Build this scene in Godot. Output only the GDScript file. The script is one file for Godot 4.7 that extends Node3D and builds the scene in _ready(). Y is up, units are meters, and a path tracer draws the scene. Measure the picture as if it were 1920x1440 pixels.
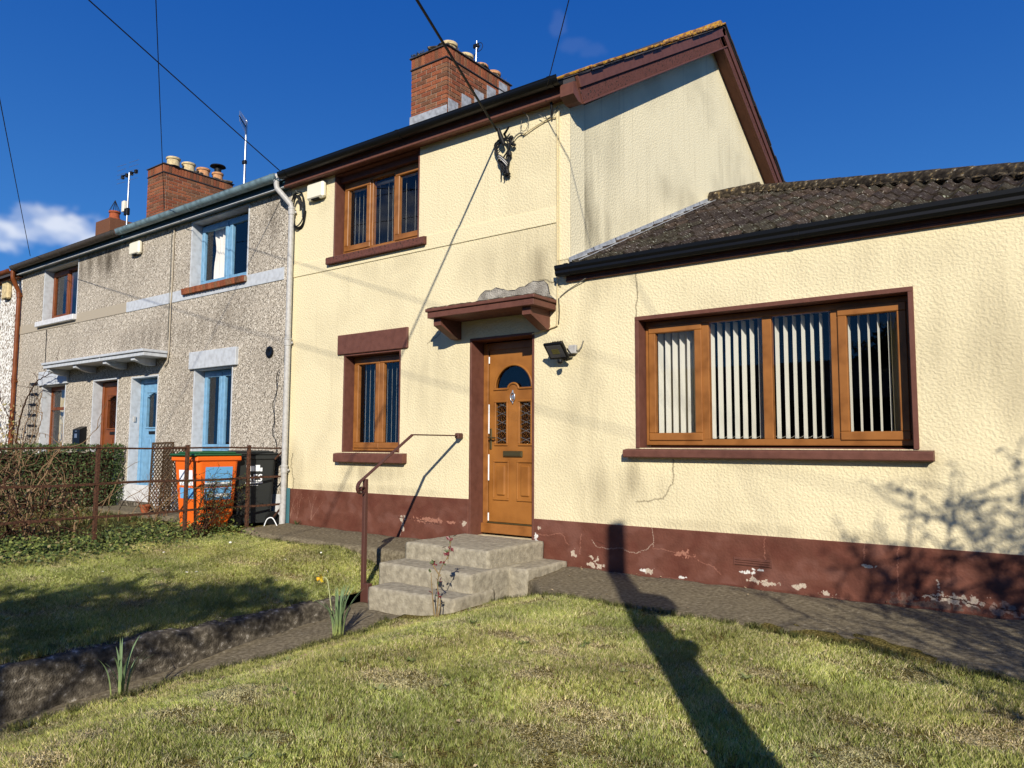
extends Node3D

const SUN := Vector3(0.72, 0.60, 1.0)          # towards the sun
const PARTY := 4.79                              # width of one house of the terrace
var M := {}
var rng := RandomNumberGenerator.new()
var used := {}


# ------------------------------------------------------------------ mesh collector
class MB:
	var v := PackedVector3Array()
	var n := PackedVector3Array()
	var uv := PackedVector2Array()
	var uv2 := PackedVector2Array()
	var c := PackedColorArray()
	var col := Color.WHITE

	func tri_n(a: Vector3, b: Vector3, d: Vector3, na: Vector3, nb: Vector3, nd: Vector3, ua := Vector2.ZERO, ub := Vector2.ZERO, ud := Vector2.ZERO):
		v.append(a); v.append(d); v.append(b)
		n.append(na); n.append(nd); n.append(nb)
		uv.append(ua); uv.append(ud); uv.append(ub)
		for i in 3: c.append(col)

	func tri(a: Vector3, b: Vector3, d: Vector3):
		var m := (b - a).cross(d - a).normalized()
		tri_n(a, b, d, m, m, m)

	func quad(a: Vector3, b: Vector3, d: Vector3, e: Vector3, ua := Vector2.ZERO, ub := Vector2(1, 0), ud := Vector2(1, 1), ue := Vector2(0, 1)):
		var m := (b - a).cross(d - a).normalized()
		if m == Vector3.ZERO: m = (d - a).cross(e - a).normalized()
		tri_n(a, b, d, m, m, m, ua, ub, ud)
		tri_n(a, d, e, m, m, m, ua, ud, ue)

	func box(ctr: Vector3, size: Vector3, ch := 0.0, bs := Basis()):
		var h := size * 0.5
		var k := Vector3(h.x - ch, h.y - ch, h.z - ch)
		var axes := [Vector3.RIGHT, Vector3.UP, Vector3.BACK]
		for a in 3:
			var b := (a + 1) % 3
			var d := (a + 2) % 3
			for s in [-1.0, 1.0]:
				var o: Vector3 = axes[a] * h[a] * s
				var p: Vector3 = axes[b] * k[b]
				var q: Vector3 = axes[d] * k[d] * s
				quad(ctr + bs * (o - p - q), ctr + bs * (o + p - q), ctr + bs * (o + p + q), ctr + bs * (o - p + q))
		if ch <= 0.0: return
		for a in 3:
			var b := (a + 1) % 3
			var d := (a + 2) % 3
			for s in [-1.0, 1.0]:
				for t in [-1.0, 1.0]:
					var l: Vector3 = axes[a] * k[a] * -s * t
					var p: Vector3 = axes[b] * h[b] * s + axes[d] * k[d] * t
					var q: Vector3 = axes[b] * k[b] * s + axes[d] * h[d] * t
					quad(ctr + bs * (p - l), ctr + bs * (p + l) , ctr + bs * (q + l), ctr + bs * (q - l))
		for sx in [-1.0, 1.0]:
			for sy in [-1.0, 1.0]:
				for sz in [-1.0, 1.0]:
					var p := Vector3(h.x * sx, k.y * sy, k.z * sz)
					var q := Vector3(k.x * sx, h.y * sy, k.z * sz)
					var r := Vector3(k.x * sx, k.y * sy, h.z * sz)
					if sx * sy * sz > 0: tri(ctr + bs * p, ctr + bs * q, ctr + bs * r)
					else: tri(ctr + bs * p, ctr + bs * r, ctr + bs * q)

	func span(a: Vector3, b: Vector3, ch := 0.0):
		box((a + b) * 0.5, (b - a).abs(), ch)

	func bar(a: Vector3, b: Vector3, w: float, h: float, ch := 0.0, up := Vector3.UP):
		var z := (b - a).normalized()
		var x := up.cross(z).normalized()
		if x.length() < 0.5: x = Vector3.RIGHT
		var y := z.cross(x)
		box((a + b) * 0.5, Vector3(w, h, (b - a).length()), ch, Basis(x, y, z))

	func tube(p: Array, r: Array, sides := 8, caps := true):
		var rings := []
		var up := Vector3.UP
		for i in p.size():
			var t: Vector3 = (p[mini(i + 1, p.size() - 1)] - p[maxi(i - 1, 0)]).normalized()
			if absf(t.dot(up)) > 0.98: up = Vector3.RIGHT if absf(t.x) < 0.9 else Vector3.BACK
			var x := up.cross(t).normalized()
			var y := t.cross(x)
			up = y
			var ring := []
			for s in sides:
				var a := TAU * s / sides
				ring.append(x * cos(a) + y * sin(a))
			rings.append(ring)
		for i in p.size() - 1:
			var ra: float = r[mini(i, r.size() - 1)]
			var rb: float = r[mini(i + 1, r.size() - 1)]
			for s in sides:
				var s2 := (s + 1) % sides
				var a: Vector3 = rings[i][s]
				var b: Vector3 = rings[i][s2]
				var d: Vector3 = rings[i + 1][s2]
				var e: Vector3 = rings[i + 1][s]
				tri_n(p[i] + a * ra, p[i] + b * ra, p[i + 1] + d * rb, a, b, d)
				tri_n(p[i] + a * ra, p[i + 1] + d * rb, p[i + 1] + e * rb, a, d, e)
		if caps:
			var l := p.size() - 1
			var r0: float = r[0]
			var r1: float = r[r.size() - 1]
			for s in range(1, sides - 1):
				tri(p[0] + rings[0][0] * r0, p[0] + rings[0][s + 1] * r0, p[0] + rings[0][s] * r0)
				tri(p[l] + rings[l][0] * r1, p[l] + rings[l][s] * r1, p[l] + rings[l][s + 1] * r1)

	func lathe(o: Vector3, prof: Array, sides := 16, bs := Basis()):
		for i in prof.size() - 1:
			var a: Vector2 = prof[i]
			var b: Vector2 = prof[i + 1]
			var nn := Vector2(b.y - a.y, a.x - b.x).normalized()
			for s in sides:
				var u := Vector3(cos(TAU * s / sides), 0, -sin(TAU * s / sides))
				var w := Vector3(cos(TAU * (s + 1) / sides), 0, -sin(TAU * (s + 1) / sides))
				var nu := bs * (u * nn.x + Vector3(0, nn.y, 0))
				var nw := bs * (w * nn.x + Vector3(0, nn.y, 0))
				var p0 := o + bs * (u * a.x + Vector3(0, a.y, 0))
				var p1 := o + bs * (w * a.x + Vector3(0, a.y, 0))
				var p2 := o + bs * (w * b.x + Vector3(0, b.y, 0))
				var p3 := o + bs * (u * b.x + Vector3(0, b.y, 0))
				tri_n(p0, p1, p2, nu, nw, nw)
				tri_n(p0, p2, p3, nu, nw, nu)

	# polygon (x, y) pushed from z = 0 to z = depth, then placed by t
	func prism(poly: PackedVector2Array, depth: float, t := Transform3D()):
		if Geometry2D.is_polygon_clockwise(poly): poly.reverse()
		var ix := Geometry2D.triangulate_polygon(poly)
		for i in range(0, ix.size(), 3):
			var a := poly[ix[i]]; var b := poly[ix[i + 1]]; var d := poly[ix[i + 2]]
			if (b - a).cross(d - a) < 0:
				var k := b; b = d; d = k
			tri(t * Vector3(a.x, a.y, depth), t * Vector3(b.x, b.y, depth), t * Vector3(d.x, d.y, depth))
			tri(t * Vector3(a.x, a.y, 0), t * Vector3(d.x, d.y, 0), t * Vector3(b.x, b.y, 0))
		for i in poly.size():
			var a := poly[i]; var b := poly[(i + 1) % poly.size()]
			quad(t * Vector3(a.x, a.y, 0), t * Vector3(b.x, b.y, 0), t * Vector3(b.x, b.y, depth), t * Vector3(a.x, a.y, depth))

	func mesh() -> ArrayMesh:
		var a := []
		a.resize(Mesh.ARRAY_MAX)
		a[Mesh.ARRAY_VERTEX] = v
		a[Mesh.ARRAY_NORMAL] = n
		a[Mesh.ARRAY_TEX_UV] = uv
		if uv2.size() == v.size(): a[Mesh.ARRAY_TEX_UV2] = uv2
		a[Mesh.ARRAY_COLOR] = c
		var m := ArrayMesh.new()
		m.add_surface_from_arrays(Mesh.PRIMITIVE_TRIANGLES, a)
		return m


# ------------------------------------------------------------------ naming
func put(called: String, mesh: Mesh, m: Material, parent: Node = self) -> MeshInstance3D:
	var o := MeshInstance3D.new()
	o.mesh = mesh
	o.material_override = m
	return hang(called, o, parent)


func hang(called: String, o: Node3D, parent: Node = self):
	var key := str(parent.get_instance_id()) + called
	used[key] = used.get(key, -1) + 1
	o.name = called if used[key] == 0 else "%s_%03d" % [called, used[key]]
	parent.add_child(o, true)
	return o


func thing(called: String, label: String, category: String, at := Vector3.ZERO, group := "") -> Node3D:
	var o := Node3D.new()
	hang(called, o)
	o.position = at
	return tag(o, label, category, group)


func tag(o: Node, label: String, category: String, group := "", kind := ""):
	if label: o.set_meta("label", label)
	if category: o.set_meta("category", category)
	if group: o.set_meta("group", group)
	if kind: o.set_meta("kind", kind)
	return o


func kindly(o: Node, kind: String):
	o.set_meta("kind", kind)
	return o


func at_box(called: String, a: Vector3, b: Vector3, m: Material, parent: Node = self, ch := 0.004):
	var s := MB.new()
	s.span(a, b, ch)
	return put(called, s.mesh(), m, parent)


# ------------------------------------------------------------------ materials
func lin(r: float, g: float, b: float) -> Color:
	return Color(r, g, b).linear_to_srgb()


func mat(color: Color, rough := 0.8, spec := 0.4) -> StandardMaterial3D:
	var m := StandardMaterial3D.new()
	m.albedo_color = color
	m.roughness = rough
	m.metallic_specular = spec
	return m


func noise(freq: float, seed_: int, oct := 4, type := FastNoiseLite.TYPE_SIMPLEX_SMOOTH) -> FastNoiseLite:
	var f := FastNoiseLite.new()
	f.noise_type = type
	f.seed = seed_
	f.frequency = freq
	f.fractal_octaves = oct
	if oct <= 1: f.fractal_type = FastNoiseLite.FRACTAL_NONE
	return f


# a seamless noise picture coloured by a ramp: stops is [[offset, Color], ...]
func ramp_tex(f: FastNoiseLite, size: int, stops: Array, h := 0) -> ImageTexture:
	var im := f.get_seamless_image(size, h if h else size, false, false, 0.12)
	var lut := PackedByteArray()
	for i in 256:
		var t := i / 255.0
		var k: Color = stops[0][1]
		for j in stops.size() - 1:
			if t >= stops[j][0]:
				var w: float = clampf((t - stops[j][0]) / maxf(stops[j + 1][0] - stops[j][0], 0.001), 0, 1)
				k = (stops[j][1] as Color).lerp(stops[j + 1][1], w)
		lut.append(int(k.r * 255)); lut.append(int(k.g * 255)); lut.append(int(k.b * 255))
	im.convert(Image.FORMAT_L8)
	var src := im.get_data()
	var out := PackedByteArray()
	out.resize(src.size() * 3)
	for i in src.size():
		var q := src[i] * 3
		out[i * 3] = lut[q]; out[i * 3 + 1] = lut[q + 1]; out[i * 3 + 2] = lut[q + 2]
	return ImageTexture.create_from_image(Image.create_from_data(im.get_width(), im.get_height(), false, Image.FORMAT_RGB8, out))


func grey_tex(f: FastNoiseLite, size: int) -> ImageTexture:
	var im := f.get_seamless_image(size, size, false, false, 0.12)
	im.convert(Image.FORMAT_L8)
	return ImageTexture.create_from_image(im)


func tri_world(m: StandardMaterial3D, metres: float) -> StandardMaterial3D:
	m.uv1_triplanar = true
	m.uv1_world_triplanar = true
	m.uv1_scale = Vector3.ONE / metres
	m.uv1_triplanar_sharpness = 8.0
	return m


func relief(m: StandardMaterial3D, t: Texture2D, cm: float) -> StandardMaterial3D:
	m.heightmap_enabled = true
	m.heightmap_texture = t
	m.heightmap_scale = cm
	return m


func over(m: StandardMaterial3D, t: Texture2D, mode := BaseMaterial3D.BLEND_MODE_MUL) -> StandardMaterial3D:
	m.detail_enabled = true
	m.detail_albedo = t
	m.detail_uv_layer = BaseMaterial3D.DETAIL_UV_2
	m.detail_blend_mode = mode
	return m


func _ready():
	rng.seed = 7
	var cam := Camera3D.new()
	cam.name = "camera"
	cam.position = Vector3(4.175, 1.22, 6.6)
	cam.basis = Basis.from_euler(Vector3(deg_to_rad(4.737), deg_to_rad(36.778), deg_to_rad(0.231)))
	cam.fov = 54.43
	cam.near = 0.05
	cam.far = 2000.0
	add_child(cam)
	cam.current = true

	var env := Environment.new()
	env.background_mode = Environment.BG_SKY
	var sky := Sky.new()
	sky.sky_material = make_sky()
	env.sky = sky
	env.tonemap_mode = Environment.TONE_MAPPER_LINEAR
	env.tonemap_exposure = 1.13
	env.sdfgi_enabled = true
	env.ssao_enabled = true
	env.ssil_enabled = true
	var we := WorldEnvironment.new()
	we.name = "environment"
	we.environment = env
	add_child(we)

	var sun := DirectionalLight3D.new()
	sun.name = "sun"
	sun.light_color = Color(1.0, 0.965, 0.905)
	sun.light_energy = 1.6
	sun.light_angular_distance = 0.53
	sun.shadow_enabled = true
	sun.sky_mode = DirectionalLight3D.SKY_MODE_LIGHT_ONLY
	add_child(sun)
	sun.look_at_from_position(SUN * 20.0, Vector3.ZERO)

	make_materials()
	make_ground()
	make_cream_house()
	make_extension()
	make_grey_houses()
	make_steps_and_rail()
	make_wall_things()
	make_wires()
	make_neighbour_garden()
	make_lawn_plants()
	make_behind()


func make_sky() -> ProceduralSkyMaterial:
	var m := ProceduralSkyMaterial.new()
	m.sky_top_color = Color(0.04, 0.285, 0.615)
	m.sky_horizon_color = Color(0.37, 0.665, 0.945)
	m.sky_curve = 0.17
	m.ground_bottom_color = Color(0.25, 0.24, 0.2)
	m.ground_horizon_color = Color(0.36, 0.42, 0.45)
	var w := 2048
	var h := 1024
	var im := Image.create(w, h, false, Image.FORMAT_RGBA8)
	im.fill(Color(1, 1, 1, 0))
	var f := noise(0.5, 5, 4)
	var f2 := noise(1.6, 9, 4)
	# low cumulus in bands of direction: [azimuth from -z towards -x in degrees, height, half width, half height, strength]
	var puffs := [[68.8, 13.9, 3.8, 1.7, 0.85], [65.2, 13.2, 3.6, 1.1, 0.75], [73.0, 13.0, 4.0, 1.5, 0.8], [33.2, 30.3, 0.9, 1.1, 0.04], [32.0, 29.0, 1.6, 0.7, 0.035], [30.6, 28.6, 1.3, 0.6, 0.03],
		[108, 12, 9, 3.5, 0.8], [140, 16, 11, 4, 0.75], [172, 21, 12, 5, 0.8], [205, 17, 10, 4, 0.75], [240, 13, 9, 3.5, 0.8], [280, 15, 10, 4, 0.7], [322, 12, 8, 3, 0.75]]
	for y in range(300, 512):
		var up := (0.5 - (y + 0.5) / h) * 180.0
		for x in w:
			var lon := (x + 0.5) / w * 360.0     # 0 is -z, growing to the right
			var az := fposmod(-lon, 360.0)
			var a := 0.0
			for p in puffs:
				var dx := absf(az - p[0])
				dx = minf(dx, 360.0 - dx)
				if dx > p[2] * 1.5: continue
				var dy: float = (up - p[1]) / (p[3] if up > p[1] else p[3] * 0.75)
				var d: float = dx * dx / (p[2] * p[2]) + dy * dy
				if d > 1.8: continue
				var q: float = 1.0 - d + 0.55 * f.get_noise_2d(az * 0.9, up * 1.6) + 0.22 * f2.get_noise_2d(az * 0.8, up * 1.4)
				a = maxf(a, smoothstep(0.0, 0.75, q) * p[4])
			if a > 0.0:
				var s := clampf(0.72 + 0.4 * f.get_noise_2d(az * 0.7 + 40, up * 1.3) + 0.03 * (up - 14.0), 0.5, 0.85)
				im.set_pixel(x, y, Color(s, s * 0.93, s * 0.72, a))
	m.sky_cover = ImageTexture.create_from_image(im)
	m.sky_cover_modulate = Color(1, 1, 1, 1)
	return m


func make_materials():
	var W := Color.WHITE
	# textures
	var stucco_im := Image.create(1, 1, false, Image.FORMAT_L8)
	var st := grey_tex(noise(0.026, 3, 3), 1024)
	var st_fine := grey_tex(noise(0.05, 4, 3), 1024)
	var cell := noise(0.055, 6, 1, FastNoiseLite.TYPE_CELLULAR)
	cell.cellular_return_type = FastNoiseLite.RETURN_CELL_VALUE
	var pebble := ramp_tex(cell, 1024, [[0.0, Color(0.37, 0.345, 0.31)], [0.22, Color(0.56, 0.53, 0.475)], [0.5, Color(0.69, 0.65, 0.59)], [0.8, Color(0.79, 0.755, 0.695)], [1.0, Color(0.91, 0.88, 0.82)]])
	var cell2 := noise(0.055, 6, 1, FastNoiseLite.TYPE_CELLULAR)
	cell2.cellular_return_type = FastNoiseLite.RETURN_DISTANCE
	var pebble_h := grey_tex(cell2, 1024)
	var blotch := ramp_tex(noise(0.008, 12, 6), 512, [[0, Color(0.72, 0.71, 0.7)], [0.5, Color(0.9, 0.9, 0.89)], [1, W]])
	var conc := ramp_tex(noise(0.016, 13, 10), 1024, [[0.0, Color(0.52, 0.50, 0.445)], [0.35, Color(0.595, 0.57, 0.51)], [0.5, Color(0.63, 0.605, 0.54)], [0.65, Color(0.655, 0.63, 0.565)], [1, Color(0.73, 0.71, 0.64)]])
	var conc_h := grey_tex(noise(0.05, 14, 5), 1024)
	var dirty := ramp_tex(noise(0.02, 15, 8), 1024, [[0.0, Color(0.38, 0.355, 0.30)], [0.4, Color(0.475, 0.445, 0.38)], [0.6, Color(0.53, 0.50, 0.43)], [0.83, Color(0.57, 0.54, 0.47)], [0.87, Color(0.68, 0.66, 0.60)], [1, Color(0.82, 0.81, 0.77)]])
	var speck := noise(0.02, 16, 5)
	var tile_t := ramp_tex(speck, 1024, [[0.0, Color(0.17, 0.15, 0.135)], [0.4, Color(0.25, 0.22, 0.195)], [0.65, Color(0.31, 0.275, 0.24)], [0.78, Color(0.36, 0.325, 0.285)], [0.82, Color(0.74, 0.74, 0.70)], [1, Color(0.82, 0.82, 0.79)]])
	var moss_t := ramp_tex(noise(0.018, 17, 6), 512, [[0.0, Color(0.12, 0.105, 0.09)], [0.4, Color(0.22, 0.195, 0.165)], [0.6, Color(0.30, 0.27, 0.22)], [0.72, Color(0.38, 0.345, 0.28)], [0.78, Color(0.58, 0.44, 0.20)], [0.82, Color(0.6, 0.58, 0.52)], [1, Color(0.74, 0.73, 0.68)]])
	var lichen_t := ramp_tex(noise(0.012, 18, 5), 512, [[0.0, Color(0.26, 0.20, 0.15)], [0.42, Color(0.50, 0.36, 0.25)], [0.55, Color(0.60, 0.44, 0.26)], [0.62, Color(0.74, 0.56, 0.18)], [0.72, Color(0.70, 0.52, 0.20)], [0.8, Color(0.62, 0.55, 0.45)], [1, Color(0.8, 0.76, 0.68)]])
	var grain := noise(0.02, 19, 5)
	var wood_im := grain.get_seamless_image(96, 96, false, false, 0.2)
	wood_im.resize(96, 1024, Image.INTERPOLATE_CUBIC)
	wood_im.convert(Image.FORMAT_L8)
	var wood_t := tint(wood_im, [[0.0, Color(0.80, 0.77, 0.72)], [0.5, Color(0.93, 0.92, 0.91)], [1.0, W]])
	var soil_t := ramp_tex(noise(0.03, 21, 6), 1024, [[0.0, Color(0.25, 0.21, 0.12)], [0.45, Color(0.42, 0.38, 0.20)], [0.6, Color(0.54, 0.49, 0.28)], [1, Color(0.68, 0.62, 0.42)]])
	var paint_t := ramp_tex(noise(0.016, 22, 7), 512, [[0.0, Color(0.86, 0.85, 0.84)], [0.5, Color(0.95, 0.945, 0.94)], [1, W]])
	var brick_t := ramp_tex(noise(0.04, 23, 5), 512, [[0.0, Color(0.55, 0.52, 0.5)], [0.45, Color(0.88, 0.86, 0.84)], [1, W]])
	var peel := ramp_tex(noise(0.02, 24, 5), 512, [[0.0, Color(0.34, 0.21, 0.18)], [0.6, Color(0.43, 0.28, 0.25)], [0.68, Color(0.36, 0.25, 0.22)], [0.71, Color(0.16, 0.11, 0.10)], [0.8, Color(0.22, 0.18, 0.16)], [1, Color(0.48, 0.40, 0.36)]])

	var cream := Color(0.88, 0.832, 0.685)
	M.cream = relief(tri_world(mat(cream, 0.92, 0.25), 0.85), st, 0.5)
	M.cream_wall = over(relief(tri_world(mat(cream, 0.92, 0.25), 0.85), st, 0.5), front_stains())
	M.gable = over(relief(tri_world(mat(Color(0.925, 0.885, 0.745), 0.92, 0.25), 0.85), st, 0.45), gable_stains())
	M.render_bare = relief(tri_world(mat(W, 0.95, 0.2), 1.2), conc_h, 1.0)
	M.render_bare.albedo_texture = ramp_tex(noise(0.012, 33, 6), 512, [[0, Color(0.42, 0.40, 0.37)], [0.5, Color(0.60, 0.58, 0.54)], [1, Color(0.75, 0.73, 0.68)]])
	M.brown = relief(tri_world(mat(Color(0.43, 0.28, 0.235), 0.55, 0.35), 0.9), st_fine, 0.12)
	M.brown.albedo_texture = paint_t
	M.brown_plinth = over(relief(tri_world(mat(Color(0.43, 0.27, 0.22), 0.6, 0.3), 1.6), st_fine, 0.2), plinth_wear(), BaseMaterial3D.BLEND_MODE_MIX)
	M.brown_plinth.albedo_texture = paint_t
	M.brown_peel = relief(tri_world(mat(W, 0.8, 0.25), 0.5), st_fine, 0.4)
	M.brown_peel.albedo_texture = peel
	M.grey_wall = over(relief(tri_world(mat(W, 0.95, 0.2), 0.74), pebble_h, 0.4), grey_stains())
	M.grey_wall.albedo_texture = pebble
	M.white_pebble = relief(tri_world(mat(W, 0.95, 0.2), 1.0), pebble_h, 0.6)
	M.white_pebble.albedo_texture = ramp_tex(cell, 512, [[0.0, Color(0.42, 0.38, 0.33)], [0.3, Color(0.66, 0.62, 0.57)], [0.45, Color(0.84, 0.83, 0.8)], [1.0, Color(0.95, 0.95, 0.93)]])
	M.grey_band = relief(tri_world(mat(Color(0.66, 0.62, 0.55), 0.9), 1.2), conc_h, 0.4)
	M.pale_grey = tri_world(mat(Color(0.775, 0.80, 0.825), 0.6), 1.0)
	M.pale_grey.albedo_texture = paint_t
	M.white = tri_world(mat(Color(0.86, 0.87, 0.88), 0.6), 1.0)
	M.white.albedo_texture = paint_t
	M.wood = mat(Color(0.60, 0.395, 0.20), 0.42, 0.4)
	M.wood.albedo_texture = wood_t
	tri_world(M.wood, 0.5)
	M.door_wood = mat(Color(0.63, 0.415, 0.19), 0.45, 0.4)
	M.door_wood.albedo_texture = wood_t
	tri_world(M.door_wood, 0.9)
	M.old_wood = mat(Color(0.50, 0.27, 0.12), 0.5, 0.4)
	M.old_wood.albedo_texture = wood_t
	tri_world(M.old_wood, 0.5)
	M.blue = tri_world(mat(Color(0.47, 0.66, 0.80), 0.5), 1.0)
	M.blue.albedo_texture = paint_t
	M.blue_dark = mat(Color(0.17, 0.28, 0.33), 0.45)
	M.gutter_blue = tri_world(mat(Color(0.50, 0.60, 0.64), 0.45), 0.8)
	M.gutter_blue.albedo_texture = blotch
	M.gutter_brown = tri_world(mat(Color(0.32, 0.29, 0.26), 0.6), 0.6)
	M.gutter_brown.albedo_texture = blotch
	M.black = mat(Color(0.055, 0.058, 0.062), 0.42, 0.4)
	M.cable = mat(Color(0.06, 0.06, 0.065), 0.6)
	M.cable_cream = mat(Color(0.80, 0.74, 0.58), 0.7)
	M.cable_grey = mat(Color(0.45, 0.44, 0.40), 0.7)
	M.dark = mat(Color(0.03, 0.03, 0.03), 0.8)
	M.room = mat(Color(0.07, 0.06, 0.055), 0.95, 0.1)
	M.concrete = relief(tri_world(mat(Color(0.96, 0.95, 0.93), 0.95, 0.2), 1.5), conc_h, 0.35)
	M.concrete.albedo_texture = conc
	M.slab = relief(tri_world(mat(Color(0.92, 0.90, 0.86), 0.95, 0.2), 1.0), conc_h, 0.4)
	M.slab.albedo_texture = dirty
	M.old_concrete = relief(tri_world(mat(Color(0.82, 0.80, 0.78), 0.95, 0.2), 0.9), conc_h, 0.6)
	M.old_concrete.albedo_texture = ramp_tex(noise(0.012, 44, 8), 1024, [[0.0, Color(0.27, 0.26, 0.23)], [0.4, Color(0.41, 0.39, 0.35)], [0.6, Color(0.50, 0.48, 0.43)], [0.74, Color(0.57, 0.55, 0.50)], [0.79, Color(0.75, 0.74, 0.70)], [1, Color(0.82, 0.81, 0.77)]])
	M.tiles = []
	for k in [Color(0.92, 0.92, 0.92), Color(0.80, 0.79, 0.80), Color(1.0, 0.96, 0.93), Color(0.87, 0.90, 0.85)]:
		var t := relief(tri_world(mat(k, 0.92, 0.2), 0.9), conc_h, 0.2)
		t.albedo_texture = tile_t
		M.tiles.append(t)
	M.moss_ridge = relief(tri_world(mat(W, 0.95, 0.2), 0.8), conc_h, 0.5)
	M.moss_ridge.albedo_texture = moss_t
	M.lichen = relief(tri_world(mat(W, 0.95, 0.2), 0.9), conc_h, 0.4)
	M.lichen.albedo_texture = lichen_t
	M.slate = relief(tri_world(mat(Color(0.26, 0.25, 0.26), 0.8), 0.8), conc_h, 0.4)
	M.lead = tri_world(mat(Color(0.68, 0.70, 0.73), 0.55), 0.5)
	M.lead.albedo_texture = blotch
	M.mortar = relief(tri_world(mat(Color(0.62, 0.55, 0.48), 0.95, 0.2), 0.6), conc_h, 1.0)
	M.bricks = []
	for k in [Color(0.64, 0.39, 0.28), Color(0.58, 0.35, 0.26), Color(0.67, 0.43, 0.31), Color(0.50, 0.35, 0.27), Color(0.57, 0.41, 0.31)]:
		var b := relief(tri_world(mat(k, 0.9, 0.25), 0.5), conc_h, 0.25)
		b.albedo_texture = brick_t
		M.bricks.append(b)
	M.clay = tri_world(mat(Color(0.84, 0.62, 0.44), 0.85), 0.4)
	M.clay.albedo_texture = blotch
	M.clay_red = tri_world(mat(Color(0.68, 0.36, 0.22), 0.85), 0.4)
	M.clay_red.albedo_texture = blotch
	M.plastic_pot = tri_world(mat(Color(0.88, 0.80, 0.62), 0.8), 0.4)
	M.plastic_pot.albedo_texture = blotch
	M.steel = mat(Color(0.72, 0.74, 0.76), 0.35, 0.5)
	M.steel.metallic = 0.8
	M.thin_steel = mat(Color(0.42, 0.44, 0.46), 0.4)
	M.rust = relief(tri_world(mat(W, 0.85, 0.3), 0.35), conc_h, 0.15)
	M.rust.albedo_texture = ramp_tex(noise(0.02, 41, 5), 512, [[0, Color(0.19, 0.135, 0.11)], [0.5, Color(0.31, 0.21, 0.16)], [1, Color(0.42, 0.29, 0.21)]])
	M.rail = mat(Color(0.33, 0.21, 0.18), 0.5, 0.4)
	M.plastic_white = mat(Color(0.90, 0.88, 0.80), 0.4)
	M.pipe = tri_world(mat(Color(0.74, 0.74, 0.73), 0.45), 0.5)
	M.pipe.albedo_texture = paint_t
	M.glass = mat(Color(0.02, 0.02, 0.02, 0.03), 0.01, 0.55)
	M.glass.transparency = BaseMaterial3D.TRANSPARENCY_ALPHA
	M.frosted = mat(Color(0.1, 0.1, 0.1, 0.05), 0.04, 0.8)
	M.frosted.transparency = BaseMaterial3D.TRANSPARENCY_ALPHA
	M.frosted.normal_enabled = true
	var bump := noise(0.05, 51, 2).get_seamless_image(256, 256, false, false, 0.2)
	bump.convert(Image.FORMAT_RGBA8)
	bump.bump_map_to_normal_map(26.0)
	M.frosted.normal_texture = ImageTexture.create_from_image(bump)
	M.frosted.normal_scale = 1.0
	tri_world(M.frosted, 0.35)
	M.blind = mat(Color(0.88, 0.88, 0.84), 0.9, 0.2)
	M.blind.backlight_enabled = true
	M.blind.backlight = Color(0.3, 0.3, 0.28)
	M.curtain = mat(Color(0.90, 0.89, 0.86), 0.95, 0.1)
	M.curtain.backlight_enabled = true
	M.curtain.backlight = Color(0.3, 0.3, 0.3)
	M.curtain_beige = mat(Color(0.70, 0.66, 0.55), 0.95, 0.1)
	M.soil = relief(tri_world(mat(W, 1.0, 0.1), 0.8), conc_h, 2.0)
	M.soil.albedo_texture = soil_t
	M.field = tri_world(mat(Color(0.55, 0.6, 0.45), 1.0, 0.1), 2.5)
	M.field.albedo_texture = soil_t
	M.bark = relief(tri_world(mat(Color(0.36, 0.29, 0.22), 0.95, 0.2), 0.5), conc_h, 1.5)
	M.twig = mat(Color(0.50, 0.41, 0.31), 0.9, 0.2)
	M.twig_dark = mat(Color(0.27, 0.19, 0.15), 0.9, 0.2)
	M.twig_red = mat(Color(0.42, 0.27, 0.20), 0.9, 0.2)
	M.leaf = leafy(W)
	M.grass = leafy(W)
	M.grass.roughness = 0.7
	M.grass.backlight = Color(0.6, 0.6, 0.4)
	M.leaf_red = mat(lin(0.13, 0.022, 0.026), 0.45)
	M.leaf_dark = mat(lin(0.07, 0.10, 0.035), 0.5)
	M.stem_rose = mat(lin(0.24, 0.17, 0.08), 0.7)
	M.stem_pale = mat(lin(0.40, 0.42, 0.20), 0.6)
	M.petal = mat(lin(0.85, 0.62, 0.04), 0.6)
	M.petal_deep = mat(lin(0.80, 0.42, 0.02), 0.6)
	M.hedge_far = mat(lin(0.05, 0.07, 0.03), 0.9)
	M.lens = mat(Color(0.30, 0.30, 0.31), 0.12, 0.6)
	M.bin_orange = mat(Color(0.93, 0.42, 0.12), 0.45, 0.4)
	M.bin_green = mat(Color(0.14, 0.34, 0.20), 0.5, 0.4)
	M.bin_black = mat(Color(0.17, 0.18, 0.175), 0.5, 0.4)
	M.label_white = mat(Color(0.93, 0.95, 0.96), 0.5)
	M.label_blue = mat(Color(0.42, 0.68, 0.88), 0.5)
	M.brass = mat(Color(0.42, 0.37, 0.24), 0.35, 0.6)
	M.brass.metallic = 0.7


func leafy(k: Color) -> StandardMaterial3D:
	var m := mat(k, 0.5, 0.35)
	m.vertex_color_use_as_albedo = true
	m.backlight_enabled = true
	m.backlight = Color(0.45, 0.45, 0.3)
	return m


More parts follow.
